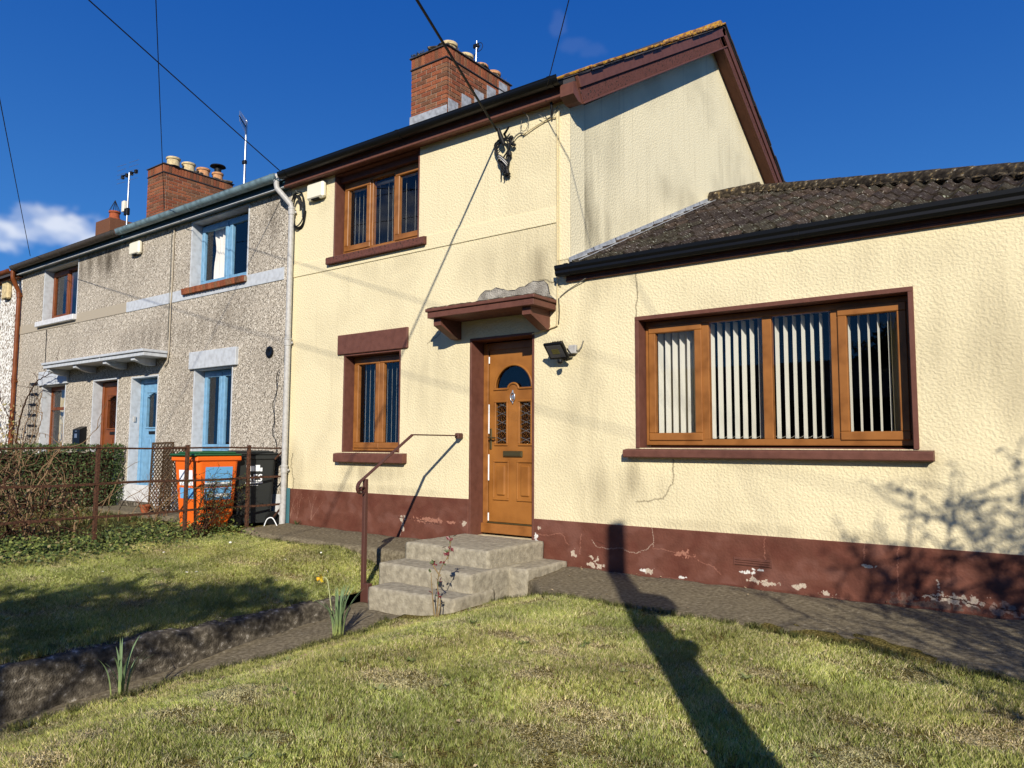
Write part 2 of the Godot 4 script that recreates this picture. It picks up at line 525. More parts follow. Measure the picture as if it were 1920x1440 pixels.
func tint(im: Image, stops: Array) -> ImageTexture:
	var src := im.get_data()
	var out := PackedByteArray()
	out.resize(src.size() * 3)
	for i in src.size():
		var t := src[i] / 255.0
		var k: Color = stops[0][1]
		for j in stops.size() - 1:
			if t >= stops[j][0]: k = (stops[j][1] as Color).lerp(stops[j + 1][1], clampf((t - stops[j][0]) / (stops[j + 1][0] - stops[j][0]), 0, 1))
		out[i * 3] = int(k.r * 255); out[i * 3 + 1] = int(k.g * 255); out[i * 3 + 2] = int(k.b * 255)
	return ImageTexture.create_from_image(Image.create_from_data(im.get_width(), im.get_height(), false, Image.FORMAT_RGB8, out))


# ------------------------------------------------------------------ weathering maps (metres on the wall -> picture)
class Sheet:
	var w: int
	var h: int
	var x0: float
	var y1: float
	var k: float
	var g := PackedFloat32Array()      # 1 clean .. 0 dark
	var warm := PackedFloat32Array()

	func _init(a: float, b: float, c: float, d: float, per_metre: float):
		x0 = a; y1 = d; k = per_metre
		w = int((b - a) * k); h = int((d - c) * k)
		g.resize(w * h); g.fill(1.0)

	func times(im: Image, lo: float, hi: float, to: float):
		im.resize(w, h, Image.INTERPOLATE_CUBIC)
		im.convert(Image.FORMAT_L8)
		var d := im.get_data()
		var lut := PackedFloat32Array()
		for i in 256: lut.append(lerpf(1.0, to, smoothstep(lo, hi, i / 255.0)))
		for i in d.size(): g[i] *= lut[d[i]]

	# a soft stain broken up by a noise picture
	func stain(cx: float, cy: float, rx: float, ry: float, amount: float, f: FastNoiseLite):
		var px0 := maxi(0, int((cx - rx - x0) * k)); var px1 := mini(w, int((cx + rx - x0) * k))
		var py0 := maxi(0, int((y1 - cy - ry) * k)); var py1 := mini(h, int((y1 - cy + ry) * k))
		for py in range(py0, py1):
			var dy := ((y1 - py / k) - cy) / ry
			for px in range(px0, px1):
				var dx := ((px / k + x0) - cx) / rx
				var q := 1.0 - dx * dx - dy * dy
				if q <= 0.0: continue
				var nn := 0.5 + 0.9 * f.get_noise_2d(px / k * 60.0, py / k * 14.0)
				g[py * w + px] *= 1.0 - clampf(q * nn * amount, 0.0, 0.85)

	func crack(pts: Array, width: float, dark: float, r: RandomNumberGenerator, jag := 0.012):
		for i in pts.size() - 1:
			var a: Vector2 = pts[i]
			var b: Vector2 = pts[i + 1]
			var n := int(a.distance_to(b) * k * 1.5) + 1
			var off := 0.0
			for s in n:
				off = clampf(off + r.randf_range(-1, 1) * jag * 0.35, -jag, jag)
				var p := a.lerp(b, s / float(n)) + (b - a).orthogonal().normalized() * off
				var cx := (p.x - x0) * k; var cy := (y1 - p.y) * k
				var rad := width * k * 0.5
				for yy in range(int(cy - rad), int(cy + rad) + 1):
					for xx in range(int(cx - rad), int(cx + rad) + 1):
						if xx >= 0 and yy >= 0 and xx < w and yy < h: g[yy * w + xx] = minf(g[yy * w + xx], dark)

	func texture(dark: Color) -> ImageTexture:
		var out := PackedByteArray()
		out.resize(w * h * 3)
		for i in g.size():
			var t := g[i]
			out[i * 3] = int(255 * lerpf(dark.r, 1.0, t)); out[i * 3 + 1] = int(255 * lerpf(dark.g, 1.0, t)); out[i * 3 + 2] = int(255 * lerpf(dark.b, 1.0, t))
		return ImageTexture.create_from_image(Image.create_from_data(w, h, false, Image.FORMAT_RGB8, out))


func front_stains() -> ImageTexture:
	var r := RandomNumberGenerator.new()
	r.seed = 11
	var s := Sheet.new(-PARTY, 4.75, 0.0, 5.2, 170.0)
	s.times(noise(0.02, 60, 5).get_image(340, 180), 0.45, 0.9, 0.93)
	s.times(noise(0.06, 61, 5).get_image(1900, 40), 0.6, 0.95, 0.95)
	var f := noise(0.05, 62, 5)
	s.stain(-2.0, 2.1, 0.5, 1.0, 0.16, f)
	s.stain(0.25, 1.35, 0.35, 1.0, 0.14, f)
	s.stain(0.05, 2.3, 0.3, 0.6, 0.15, f)
	s.stain(-0.7, 3.25, 1.0, 0.5, 0.10, f)
	s.stain(0.55, 0.75, 0.8, 0.3, 0.2, f)
	s.stain(-2.9, 0.8, 0.8, 0.25, 0.12, f)
	s.stain(3.9, 2.0, 0.9, 1.0, 0.14, f)
	s.stain(2.9, 2.75, 0.9, 0.25, 0.10, f)
	s.stain(-0.25, 3.1, 0.5, 0.35, 0.35, f)
	s.stain(0.15, 2.85, 0.5, 0.3, 0.2, f)
	s.stain(-4.6, 0.9, 0.3, 0.5, 0.25, f)
	s.stain(-3.0, 0.9, 0.65, 0.16, 0.3, f)
	s.stain(0.72, 1.0, 0.1, 0.3, 0.2, f)
	s.stain(3.28, 0.98, 0.1, 0.35, 0.2, f)
	s.stain(2.0, 0.50, 2.0, 0.07, 0.2, f)
	s.stain(-3.2, 0.66, 1.6, 0.08, 0.25, f)
	s.stain(-3.0, 3.55, 0.8, 0.2, 0.12, f)
	s.crack([Vector2(1.15, 1.1), Vector2(1.13, 0.86), Vector2(1.04, 0.72), Vector2(0.75, 0.67)], 0.006, 0.62, r)
	s.crack([Vector2(0.77, 2.93), Vector2(0.79, 2.75), Vector2(0.765, 2.5)], 0.007, 0.6, r, 0.006)
	s.crack([Vector2(-1.7, 2.72), Vector2(-1.9, 2.52), Vector2(-2.05, 2.46)], 0.006, 0.6, r)
	s.crack([Vector2(-0.4, 3.02), Vector2(-0.2, 2.98), Vector2(-0.12, 2.9)], 0.007, 0.45, r)
	s.crack([Vector2(-4.6, 1.1), Vector2(-4.62, 0.9), Vector2(-4.55, 0.75), Vector2(-4.6, 0.6)], 0.007, 0.5, r, 0.02)
	return s.texture(Color(0.30, 0.28, 0.27))


func gable_stains() -> ImageTexture:
	var s := Sheet.new(-8.2, 0.0, 2.9, 7.7, 130.0)
	s.times(noise(0.02, 70, 5).get_image(300, 180), 0.4, 0.9, 0.90)
	s.times(noise(0.06, 71, 5).get_image(1400, 30), 0.6, 0.95, 0.92)
	var f := noise(0.05, 72, 5)
	s.stain(-0.15, 3.9, 0.4, 1.2, 0.7, f)
	s.stain(-0.6, 3.5, 0.6, 0.5, 0.3, f)
	s.stain(-1.6, 3.95, 1.2, 0.3, 0.12, f)
	s.stain(-3.0, 4.6, 1.2, 0.3, 0.12, f)
	s.stain(-4.6, 5.5, 0.4, 0.9, 0.12, f)
	s.stain(-0.9, 4.6, 0.4, 0.8, 0.14, f)
	s.stain(-5.5, 5.4, 0.8, 0.4, 0.15, f)
	return s.texture(Color(0.30, 0.29, 0.27))


func grey_stains() -> ImageTexture:
	var s := Sheet.new(-3 * PARTY, -PARTY, 0.0, 5.2, 90.0)
	s.times(noise(0.02, 80, 5).get_image(340, 180), 0.35, 0.9, 0.90)
	var f := noise(0.05, 82, 5)
	s.stain(-11.0, 4.7, 2.2, 0.5, 0.45, f)
	s.stain(-10.2, 4.75, 0.6, 0.3, 0.5, f)
	s.stain(-8.6, 3.05, 1.5, 0.4, 0.3, f)
	s.stain(-6.6, 3.1, 1.2, 0.4, 0.25, f)
	s.stain(-5.2, 4.5, 0.4, 0.6, 0.3, f)
	return s.texture(Color(0.30, 0.28, 0.26))


# brown paint of the plinths: flakes gone down to pale render, and cracks; alpha says where
func plinth_wear() -> ImageTexture:
	var r := RandomNumberGenerator.new()
	r.seed = 5
	var k := 190.0
	var x0 := -PARTY
	var w := int((4.75 + PARTY) * k)
	var h := int(0.72 * k)
	var im := Image.create(w, h, false, Image.FORMAT_RGBA8)
	im.fill(Color(0.5, 0.3, 0.25, 0))
	var f := noise(0.085, 90, 5)
	var f2 := noise(0.012, 91, 3)
	for y in h:
		for x in w:
			var q := f2.get_noise_2d(x, y * 1.5)
			if q > 0.1: im.set_pixel(x, y, Color(0.55, 0.40, 0.36, clampf((q - 0.1) * 0.7, 0, 0.22)))
			elif q < -0.15: im.set_pixel(x, y, Color(0.30, 0.10, 0.07, clampf((-q - 0.15) * 0.7, 0, 0.25)))
	# [x, y, half width, half height, colour]
	var pale := Color(0.80, 0.74, 0.66)
	var pink := Color(0.68, 0.48, 0.40)
	var white := Color(0.93, 0.93, 0.90)
	for p in [[-2.42, 0.335, 0.06, 0.035, pale], [-1.98, 0.34, 0.24, 0.035, pink], [-1.62, 0.335, 0.09, 0.02, pink], [-2.40, 0.24, 0.022, 0.09, pale], [-1.44, 0.34, 0.05, 0.03, pale], [-0.42, 0.24, 0.03, 0.05, white], [-0.40, 0.36, 0.03, 0.02, pale],
		[0.05, 0.13, 0.03, 0.05, pale], [0.28, 0.1, 0.06, 0.03, pale], [0.30, 0.03, 0.10, 0.03, pale], [0.9, 0.035, 0.05, 0.035, pale], [0.82, 0.04, 0.03, 0.02, white], [1.22, 0.015, 0.05, 0.012, white], [1.24, 0.235, 0.09, 0.035, pink], [1.83, 0.21, 0.075, 0.02, white], [1.95, 0.21, 0.02, 0.015, white], [2.02, 0.205, 0.014, 0.02, white], [1.84, 0.125, 0.06, 0.016, white], [1.93, 0.155, 0.05, 0.01, white],
		[1.97, 0.05, 0.13, 0.022, pale], [1.88, 0.07, 0.03, 0.03, pale], [2.28, 0.055, 0.05, 0.03, pale], [2.5, 0.02, 0.06, 0.02, pale], [2.83, 0.27, 0.07, 0.014, Color(0.72, 0.72, 0.68)], [3.30, 0.16, 0.02, 0.05, pale], [3.08, 0.045, 0.12, 0.05, Color(0.50, 0.38, 0.33)], [3.42, 0.075, 0.2, 0.05, pale], [3.72, 0.05, 0.12, 0.05, Color(0.6, 0.5, 0.45)], [3.3, 0.02, 0.25, 0.035, Color(0.45, 0.37, 0.33)]]:
		for y in range(maxi(0, int(h - (p[1] + p[3] * 1.6) * k)), mini(h, int(h - (p[1] - p[3] * 1.6) * k))):
			for x in range(maxi(0, int((p[0] - p[2] * 1.4 - x0) * k)), mini(w, int((p[0] + p[2] * 1.4 - x0) * k))):
				var dx: float = (x / k + x0 - p[0]) / p[2]
				var dy: float = ((h - y) / k - p[1]) / p[3]
				if 1.0 - dx * dx - dy * dy + 2.3 * f.get_noise_2d(x, y) > 0.25:
					var q: float = 0.9 + 0.25 * f.get_noise_2d(x * 4.0, y * 4.0)
					im.set_pixel(x, y, Color(p[4].r * q, p[4].g * q, p[4].b * q, 0.95))
	# [polyline, colour]
	for line in [[[Vector2(-2.5, 0.35), Vector2(-2.2, 0.345), Vector2(-2.0, 0.31), Vector2(-1.8, 0.31)], Color(0.1, 0.06, 0.05)], [[Vector2(-2.41, 0.3), Vector2(-2.43, 0.12)], pale], [[Vector2(-0.42, 0.3), Vector2(-0.25, 0.29), Vector2(-0.1, 0.31), Vector2(-0.02, 0.2)], pink], [[Vector2(0.14, 0.33), Vector2(0.12, 0.12)], pink],
		[[Vector2(0.26, 0.28), Vector2(0.32, 0.22), Vector2(0.45, 0.2), Vector2(0.62, 0.22), Vector2(0.75, 0.19), Vector2(0.86, 0.23), Vector2(0.93, 0.30)], pale], [[Vector2(0.93, 0.45), Vector2(0.925, 0.26)], pale], [[Vector2(0.93, 0.26), Vector2(1.16, 0.22), Vector2(1.38, 0.19), Vector2(1.48, 0.16), Vector2(1.6, 0.08)], pink], [[Vector2(2.0, 0.44), Vector2(2.0, 0.24)], pink], [[Vector2(2.8, 0.45), Vector2(2.8, 0.3)], pink], [[Vector2(3.05, 0.45), Vector2(3.03, 0.2), Vector2(3.02, 0.03)], pink], [[Vector2(0.3, 0.265), Vector2(0.42, 0.24)], Color(0.1, 0.06, 0.05)], [[Vector2(3.15, 0.09), Vector2(3.35, 0.085), Vector2(3.6, 0.06)], Color(0.08, 0.06, 0.05)], [[Vector2(3.6, 0.09), Vector2(3.72, 0.05), Vector2(3.9, 0.02)], Color(0.08, 0.06, 0.05)]]:
		var pts: Array = line[0]
		for i in pts.size() - 1:
			var n := int((pts[i] as Vector2).distance_to(pts[i + 1]) * k * 1.4) + 1
			var off := 0.0
			for s in n:
				off = clampf(off + r.randf_range(-0.004, 0.004), -0.012, 0.012)
				var p: Vector2 = (pts[i] as Vector2).lerp(pts[i + 1], s / float(n)) + (pts[i + 1] - pts[i] as Vector2).orthogonal().normalized() * off
				var x := int((p.x - x0) * k); var y := int(h - p.y * k)
				for q in [[x, y], [x + (1 if r.randf() < 0.4 else 0), y]]:
					if q[0] >= 0 and q[1] >= 0 and q[0] < w and q[1] < h: im.set_pixel(q[0], q[1], Color(line[1].r, line[1].g, line[1].b, 0.5))
	# old climber roots that left pale branching marks
	for p in [[-4.6, 0.2, 0.36], [-4.45, 0.2, 0.3], [-4.15, 0.2, 0.3]]:
		for b in 4:
			var q := Vector2(p[0], p[1])
			var d := Vector2(r.randf_range(-0.35, 0.45), 1).normalized()
			for s in int(p[2] * k * 1.2):
				d = (d + Vector2(r.randf_range(-0.12, 0.12), 0)).normalized()
				q += d / k
				if r.randf() < 0.75:
					var x := int((q.x - x0) * k); var y := int(h - q.y * k)
					if x >= 0 and y >= 0 and x < w and y < h: im.set_pixel(x, y, Color(0.72, 0.58, 0.50, 0.55))
	return ImageTexture.create_from_image(im)


# ------------------------------------------------------------------ walls, windows
# a wall in the plane z = 0 with rectangular openings [x0, x1, y0, y1]; sheet = [x0, x1, y0, y1] of its weathering map
func wall(x0: float, x1: float, y0: float, y1: float, thick: float, holes: Array, sheet := []) -> ArrayMesh:
	var xs := [x0, x1]
	var ys := [y0, y1]
	for q in holes:
		for i in 2:
			if not q[i] in xs: xs.append(q[i])
			if not q[i + 2] in ys: ys.append(q[i + 2])
	xs.sort(); ys.sort()
	var s := MB.new()
	for i in xs.size() - 1:
		for j in ys.size() - 1:
			var a := Vector3(xs[i], ys[j], 0); var b := Vector3(xs[i + 1], ys[j + 1], 0)
			var open := false
			for q in holes:
				if a.x >= q[0] - 1e-5 and b.x <= q[1] + 1e-5 and a.y >= q[2] - 1e-5 and b.y <= q[3] + 1e-5: open = true
			if open: continue
			s.quad(a, Vector3(b.x, a.y, 0), b, Vector3(a.x, b.y, 0))
			var t := Vector3(0, 0, -thick)
			s.quad(Vector3(b.x, a.y, 0) + t, a + t, Vector3(a.x, b.y, 0) + t, b + t)
	for q in holes + [[x0, x1, y0, y1]]:
		var o: bool = q[0] == x0 and q[1] == x1 and q[2] == y0 and q[3] == y1
		var p := [Vector3(q[0], q[2], 0), Vector3(q[1], q[2], 0), Vector3(q[1], q[3], 0), Vector3(q[0], q[3], 0)]
		for k in 4:
			var a: Vector3 = p[k]; var b: Vector3 = p[(k + 1) % 4]
			var t := Vector3(0, 0, -thick)
			if o: s.quad(a + t, b + t, b, a)
			else: s.quad(a, b, b + t, a + t)
	if sheet:
		for p in s.v: s.uv2.append(Vector2((p.x - sheet[0]) / (sheet[1] - sheet[0]), (sheet[3] - p.y) / (sheet[3] - sheet[2])))
	return s.mesh()


# painted linings of an opening: left, right and head slabs (and the sides only as far as the frame)
func reveal(parent: Node, x0: float, x1: float, y0: float, y1: float, depth: float, m: Material, proud := 0.004, t := 0.02, lap := 0.006):
	at_box("reveal", Vector3(x0 - lap, y0, -depth), Vector3(x0 + t, y1 - t, proud), m, parent, 0.003)
	at_box("reveal", Vector3(x1 - t, y0, -depth), Vector3(x1 + lap, y1 - t, proud), m, parent, 0.003)
	at_box("reveal", Vector3(x0 - lap, y1 - t, -depth), Vector3(x1 + lap, y1 + lap, proud), m, parent, 0.003)


# lights = [x0, x1, opens]; posts between them belong to the outer frame
func window(parent: Node, x0: float, x1: float, y0: float, y1: float, zf: float, lights: Array, m: Material, edge := 0.045, transom := 0.0) -> Node3D:
	var w := Node3D.new()
	hang("window", w, parent)
	var s := MB.new()
	s.span(Vector3(x0, y0, zf - 0.07), Vector3(x1, y0 + edge, zf), 0.005)
	s.span(Vector3(x0, y1 - edge, zf - 0.07), Vector3(x1, y1, zf), 0.005)
	var px := x0
	for l in lights + [[x1, x1, false]]:
		var b: float = l[0]
		if b - px > 0.01: s.span(Vector3(px, y0 + edge - 0.002, zf - 0.068), Vector3(b, y1 - edge + 0.002, zf - 0.002), 0.005)
		px = l[1]
	put("frame", s.mesh(), m, w)
	for l in lights:
		var a := Vector2(l[0], y0 + edge); var b := Vector2(l[1], y1 - edge)
		var e := 0.0
		if l[2]:
			e = 0.062
			var q := MB.new()
			var zo := zf + 0.016
			q.span(Vector3(a.x - 0.012, a.y - 0.012, zf - 0.045), Vector3(b.x + 0.012, a.y + e, zo), 0.007)
			q.span(Vector3(a.x - 0.012, b.y - e, zf - 0.045), Vector3(b.x + 0.012, b.y + 0.012, zo), 0.007)
			q.span(Vector3(a.x - 0.0115, a.y + e - 0.001, zf - 0.0445), Vector3(a.x + e, b.y - e + 0.001, zo - 0.0005), 0.007)
			q.span(Vector3(b.x - e, a.y + e - 0.001, zf - 0.0445), Vector3(b.x + 0.0115, b.y - e + 0.001, zo - 0.0005), 0.007)
			put("sash", q.mesh(), m, w)
		var g := MB.new()
		var zg := zf - 0.018
		var panes := [[a.y + e, b.y - e]]
		if transom > 0.0:
			panes = [[a.y + e, transom - 0.03], [transom + 0.03, b.y - e]]
			at_box("transom", Vector3(a.x, transom - 0.03, zf - 0.05), Vector3(b.x, transom + 0.03, zf + 0.01), m, w)
		for p in panes:
			g = MB.new()
			g.quad(Vector3(a.x + e - 0.004, p[0] - 0.004, zg), Vector3(b.x - e + 0.004, p[0] - 0.004, zg), Vector3(b.x - e + 0.004, p[1] + 0.004, zg), Vector3(a.x + e - 0.004, p[1] + 0.004, zg))
			put("pane", g.mesh(), M.glass, w)
	return w


# a vertical blind: headrail, slats turned on edge, one bottom chain
func blind(label: String, x0: float, x1: float, y0: float, y1: float, z: float, step: float, turn: Array, group := "", skip := 0.0):
	var t := thing("vertical_blind", label, "blind", Vector3((x0 + x1) / 2, y0, z), group)
	var off := t.position
	at_box("headrail", Vector3(x0, y1 - 0.03, z - 0.02) - off, Vector3(x1, y1, z + 0.02) - off, M.plastic_white, t)
	var s := MB.new()
	s.box(Vector3(0, (y1 - y0 - 0.03) / 2, 0), Vector3(0.0012, y1 - y0 - 0.05, 0.089), 0.0)
	s.box(Vector3(0, 0.012, 0), Vector3(0.003, 0.03, 0.087), 0.0)
	var me := s.mesh()
	var n := int((x1 - x0) / step)
	for i in n:
		if skip > 0.0 and rng.randf() < skip: continue
		var x := x0 + (i + 0.5) * step
		var k := float(i) / maxf(n - 1, 1) * (turn.size() - 1)
		var a: float = lerpf(turn[int(k)], turn[mini(int(k) + 1, turn.size() - 1)], k - int(k)) + rng.randf_range(-1.5, 1.5)
		var o := put("slat", me, M.blind, t)
		o.position = Vector3(x - off.x, 0, 0)
		o.rotation.y = deg_to_rad(a)
	var c := MB.new()
	var pts := []
	for i in n * 6 + 1:
		var u := i / 6.0
		pts.append(Vector3(x0 + (u + 0.5) * step - off.x, 0.025 - 0.02 * sin(fposmod(u, 1.0) * PI), 0.047))
	c.tube(pts, [0.0012], 4)
	put("chain", c.mesh(), M.plastic_white, t)
	return t


func drape(label: String, x0: float, x1: float, y0: float, y1: float, z: float, folds: float, m: Material, gather := 0.0):
	var s := MB.new()
	var nx := 40
	var ny := 12
	var rows := []
	for j in ny + 1:
		var v := j / float(ny)
		var row := []
		for i in nx + 1:
			var u := i / float(nx)
			var pinch := 1.0 - gather * exp(-pow((v - 0.62) * 5.0, 2.0))
			var x := lerpf(x0, x1, 0.5 + (u - 0.5) * pinch)
			row.append(Vector3(x, lerpf(y0, y1, v), z + 0.028 * sin(u * TAU * folds + v * 0.8) + 0.01 * sin(u * 37.0)))
		rows.append(row)
	for j in ny:
		for i in nx:
			s.quad(rows[j][i], rows[j][i + 1], rows[j + 1][i + 1], rows[j + 1][i])
	return tag(put("curtain", s.mesh(), m), label, "curtain")


# gutter: an open trough along x; shape "round" or "square"
func gutter(parent: Node, x0: float, x1: float, y: float, z: float, r: float, m: Material, square := false, drop := 0.0) -> Node3D:
	var pts := PackedVector2Array()
	var n := 12
	if square:
		for p in [[-1, 0.9], [-1, -0.9], [0.55, -1.0], [0.85, -0.55], [0.8, -0.1], [1.05, 0.35], [1.1, 0.95], [0.98, 0.95], [0.93, 0.4], [0.68, -0.1], [0.72, -0.5], [0.48, -0.88], [-0.9, -0.8], [-0.9, 0.9]]:
			pts.append(Vector2(-p[0], p[1]) * r)
	else:
		for i in n + 1: pts.append(Vector2(cos(PI + PI * i / n), sin(PI + PI * i / n)) * r)
		pts.append(Vector2(r * 1.06, 0.012)); pts.append(Vector2(r * 0.9, 0.012))
		for i in n + 1: pts.append(Vector2(cos(-PI * i / n), sin(-PI * i / n)) * r * 0.88)
		pts.append(Vector2(-r * 1.06, 0.012))
	var s := MB.new()
	# profile x -> world -z ; depth -> world x
	s.prism(pts, x1 - x0, Transform3D(Basis(Vector3(0, 0, -1), Vector3(0, 1, 0), Vector3(1, 0, 0)), Vector3(x0, y, z)))
	var g := put("gutter", s.mesh(), m, parent)
	# jointing clips
	var k := int((x1 - x0) / 1.9)
	for i in k + 1:
		var cx := x0 + 0.12 + (x1 - x0 - 0.24) * i / maxf(k, 1)
		var q := MB.new()
		var big := PackedVector2Array()
		for p in pts: big.append(p * 1.09)
		q.prism(big, 0.05, Transform3D(Basis(Vector3(0, 0, -1), Vector3(0, 1, 0), Vector3(1, 0, 0)), Vector3(cx, y, z)))
		put("clip", q.mesh(), m, g)
	return g


# ------------------------------------------------------------------ the cream house
func make_cream_house():
	var h := thing("terraced_house", "cream roughcast end-of-terrace house with brown woodwork and brick chimney", "house")
	# openings: window upstairs, window below, front door
	var holes := [[-3.83, -2.22, 3.80, 4.95], [-3.56, -2.50, 1.13, 2.42], [-1.36, -0.464, 0.20, 2.45]]
	put("front_wall", wall(-PARTY, 0.0, -0.4, 5.12, 0.3, holes, [-PARTY, 4.75, 0.0, 5.2]), M.cream_wall, h)
	# gable wall, seen above the side extension
	var gz := [0.0, -4.1, -8.2]
	var g := MB.new()
	var poly := PackedVector2Array([Vector2(-8.2, -0.4), Vector2(0, -0.4), Vector2(0, 5.0), Vector2(-4.1, 7.5), Vector2(-8.2, 5.04)])
	g.prism(poly, 0.3, Transform3D(Basis(Vector3(0, 0, 1), Vector3(0, 1, 0), Vector3(-1, 0, 0)), Vector3.ZERO))
	var gm := MB.new()
	gm.prism(poly, 0.3, Transform3D(Basis(Vector3(0, 0, 1), Vector3(0, 1, 0), Vector3(-1, 0, 0)), Vector3(-0.001, 0, -0.301)))
	for p in gm.v: gm.uv2.append(Vector2((p.z + 8.2) / 8.2, (7.7 - p.y) / 4.8))
	# corner quoin strip: a flat plaster margin along the corner
	put("gable_wall", gm.mesh(), M.gable, h)
	at_box("corner_margin", Vector3(-0.16, 3.2, -0.02), Vector3(0.006, 4.99, 0.007), M.cream, h, 0.003)
	at_box("side_margin", Vector3(-0.01, 3.2, -0.30), Vector3(0.0025, 5.0, -0.002), M.gable, h, 0.0)
	at_box("back_wall", Vector3(-PARTY, -0.4, -8.2), Vector3(-0.31, 5.04, -7.95), M.cream, h)
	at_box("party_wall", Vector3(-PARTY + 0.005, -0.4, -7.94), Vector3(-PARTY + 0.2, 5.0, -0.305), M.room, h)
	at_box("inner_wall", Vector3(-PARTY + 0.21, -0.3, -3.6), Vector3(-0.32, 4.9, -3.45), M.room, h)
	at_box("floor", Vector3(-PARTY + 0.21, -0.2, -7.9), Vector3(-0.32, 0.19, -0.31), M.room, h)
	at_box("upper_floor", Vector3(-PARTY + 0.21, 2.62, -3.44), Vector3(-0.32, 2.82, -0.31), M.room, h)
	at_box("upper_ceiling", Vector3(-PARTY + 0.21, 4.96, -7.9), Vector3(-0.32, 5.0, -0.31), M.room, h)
	# plinth either side of the door
	plinth(h, -PARTY + 0.003, -1.366, 0.613)
	at_box("string_course", Vector3(-PARTY + 0.002, 3.62, -0.01), Vector3(-0.165, 3.80, 0.012), M.cream, h, 0.004)
	# crumbling render over the canopy
	var pts := PackedVector2Array()
	for p in [[-1.30, 2.78], [-1.257, 2.905], [-1.215, 2.955], [-1.147, 2.995], [-1.07, 2.985], [-0.991, 3.012], [-0.93, 2.99], [-0.87, 2.975], [-0.801, 2.952], [-0.72, 2.948], [-0.66, 2.975], [-0.58, 2.973], [-0.53, 3.0], [-0.472, 3.02], [-0.40, 3.003], [-0.33, 3.006], [-0.282, 2.963], [-0.255, 2.85], [-0.17, 2.78]]:
		pts.append(Vector2(p[0], p[1]))
	var rb := MB.new()
	rb.prism(pts, 0.004, Transform3D(Basis(), Vector3.ZERO))
	put("bare_render", rb.mesh(), M.render_bare, h)
	var lipm := MB.new()
	for i in range(1, pts.size() - 2):
		var a := Vector3(pts[i].x, pts[i].y, 0.004); var b := Vector3(pts[i + 1].x, pts[i + 1].y, 0.004)
		lipm.bar(a + Vector3(0, 0.002, -0.002), b + Vector3(0, 0.002, -0.002), 0.008, 0.007 + 0.004 * sin(i * 2.3), 0.001)
	put("render_edge", lipm.mesh(), M.slate, h)

	# windows
	reveal(h, -3.83, -2.22, 3.80, 4.95, 0.16, M.brown)
	window(h, -3.805, -2.245, 3.85, 4.85, -0.15, [[-3.765, -3.275, true], [-3.225, -2.825, false], [-2.775, -2.29, true]], M.wood)
	at_box("lintel", Vector3(-3.805, 4.851, -0.2), Vector3(-2.245, 4.945, -0.075), M.brown, h)
	sill(h, -3.91, -2.07, 3.685, 3.80, 0.07, M.brown_peel)
	reveal(h, -3.56, -2.50, 1.13, 2.42, 0.17, M.brown)
	window(h, -3.54, -2.52, 1.15, 2.40, -0.16, [[-3.50, -3.045, true], [-3.015, -2.56, true]], M.wood, 0.045)
	at_box("lintel", Vector3(-3.675, 2.425, -0.02), Vector3(-2.365, 2.69, 0.028), M.brown, h, 0.008)
	sill(h, -3.64, -2.365, 1.0, 1.13, 0.085, M.brown)

	make_door(h)

	# canopy over the door
	var cp := MB.new()
	cp.span(Vector3(-1.67, 2.735, 0.005), Vector3(-0.15, 2.772, 0.45), 0.006)
	cp.span(Vector3(-1.65, 2.665, 0.005), Vector3(-0.17, 2.734, 0.43), 0.004)
	var can := put("canopy", cp.mesh(), M.brown, h)
	put("mossy_top", worn(Vector3(-1.66, 2.76, 0.01), Vector3(-0.16, 2.788, 0.43), 0.012, 0.012, 0.03, noise(0.9, 77, 3)), M.moss_ridge, can)
	for x in [-1.61, -0.36]:
		var b := MB.new()
		b.prism(PackedVector2Array([Vector2(0, 2.664), Vector2(0.36, 2.664), Vector2(0.36, 2.585), Vector2(0.06, 2.46), Vector2(0, 2.46)]), 0.11, Transform3D(Basis(Vector3(0, 0, 1), Vector3(0, 1, 0), Vector3(-1, 0, 0)), Vector3(x + 0.11, 0, 0.003)))
		put("bracket", b.mesh(), M.brown, can)

	# eaves
	at_box("fascia", Vector3(-PARTY, 4.945, 0.09), Vector3(0.0, 5.14, 0.13), M.brown, h)
	at_box("soffit", Vector3(-PARTY, 4.953, 0.001), Vector3(-0.001, 4.975, 0.089), M.brown, h)
	at_box("fascia_moulding", Vector3(-PARTY, 4.932, 0.095), Vector3(0.0, 4.966, 0.15), M.brown, h, 0.008)
	gutter(h, -PARTY + 0.03, 0.02, 5.10, 0.218, 0.072, M.black)

	# roof: two slopes, slate verges with lichen, barge boards and soffits at the gable
	var ridge := Vector2(-4.1, 7.645)
	var fe := Vector2(0.155, 5.115)
	var be := Vector2(-8.42, 5.075)
	var rm := MB.new()
	rm.prism(PackedVector2Array([fe, ridge, be, be + Vector2(0.0, -0.07), ridge + Vector2(0, -0.09), fe + Vector2(0, -0.07)]), PARTY + 0.16, Transform3D(Basis(Vector3(0, 0, 1), Vector3(0, 1, 0), Vector3(-1, 0, 0)), Vector3(0.16, 0, 0)))
	var roof := put("roof", rm.mesh(), M.slate, h)
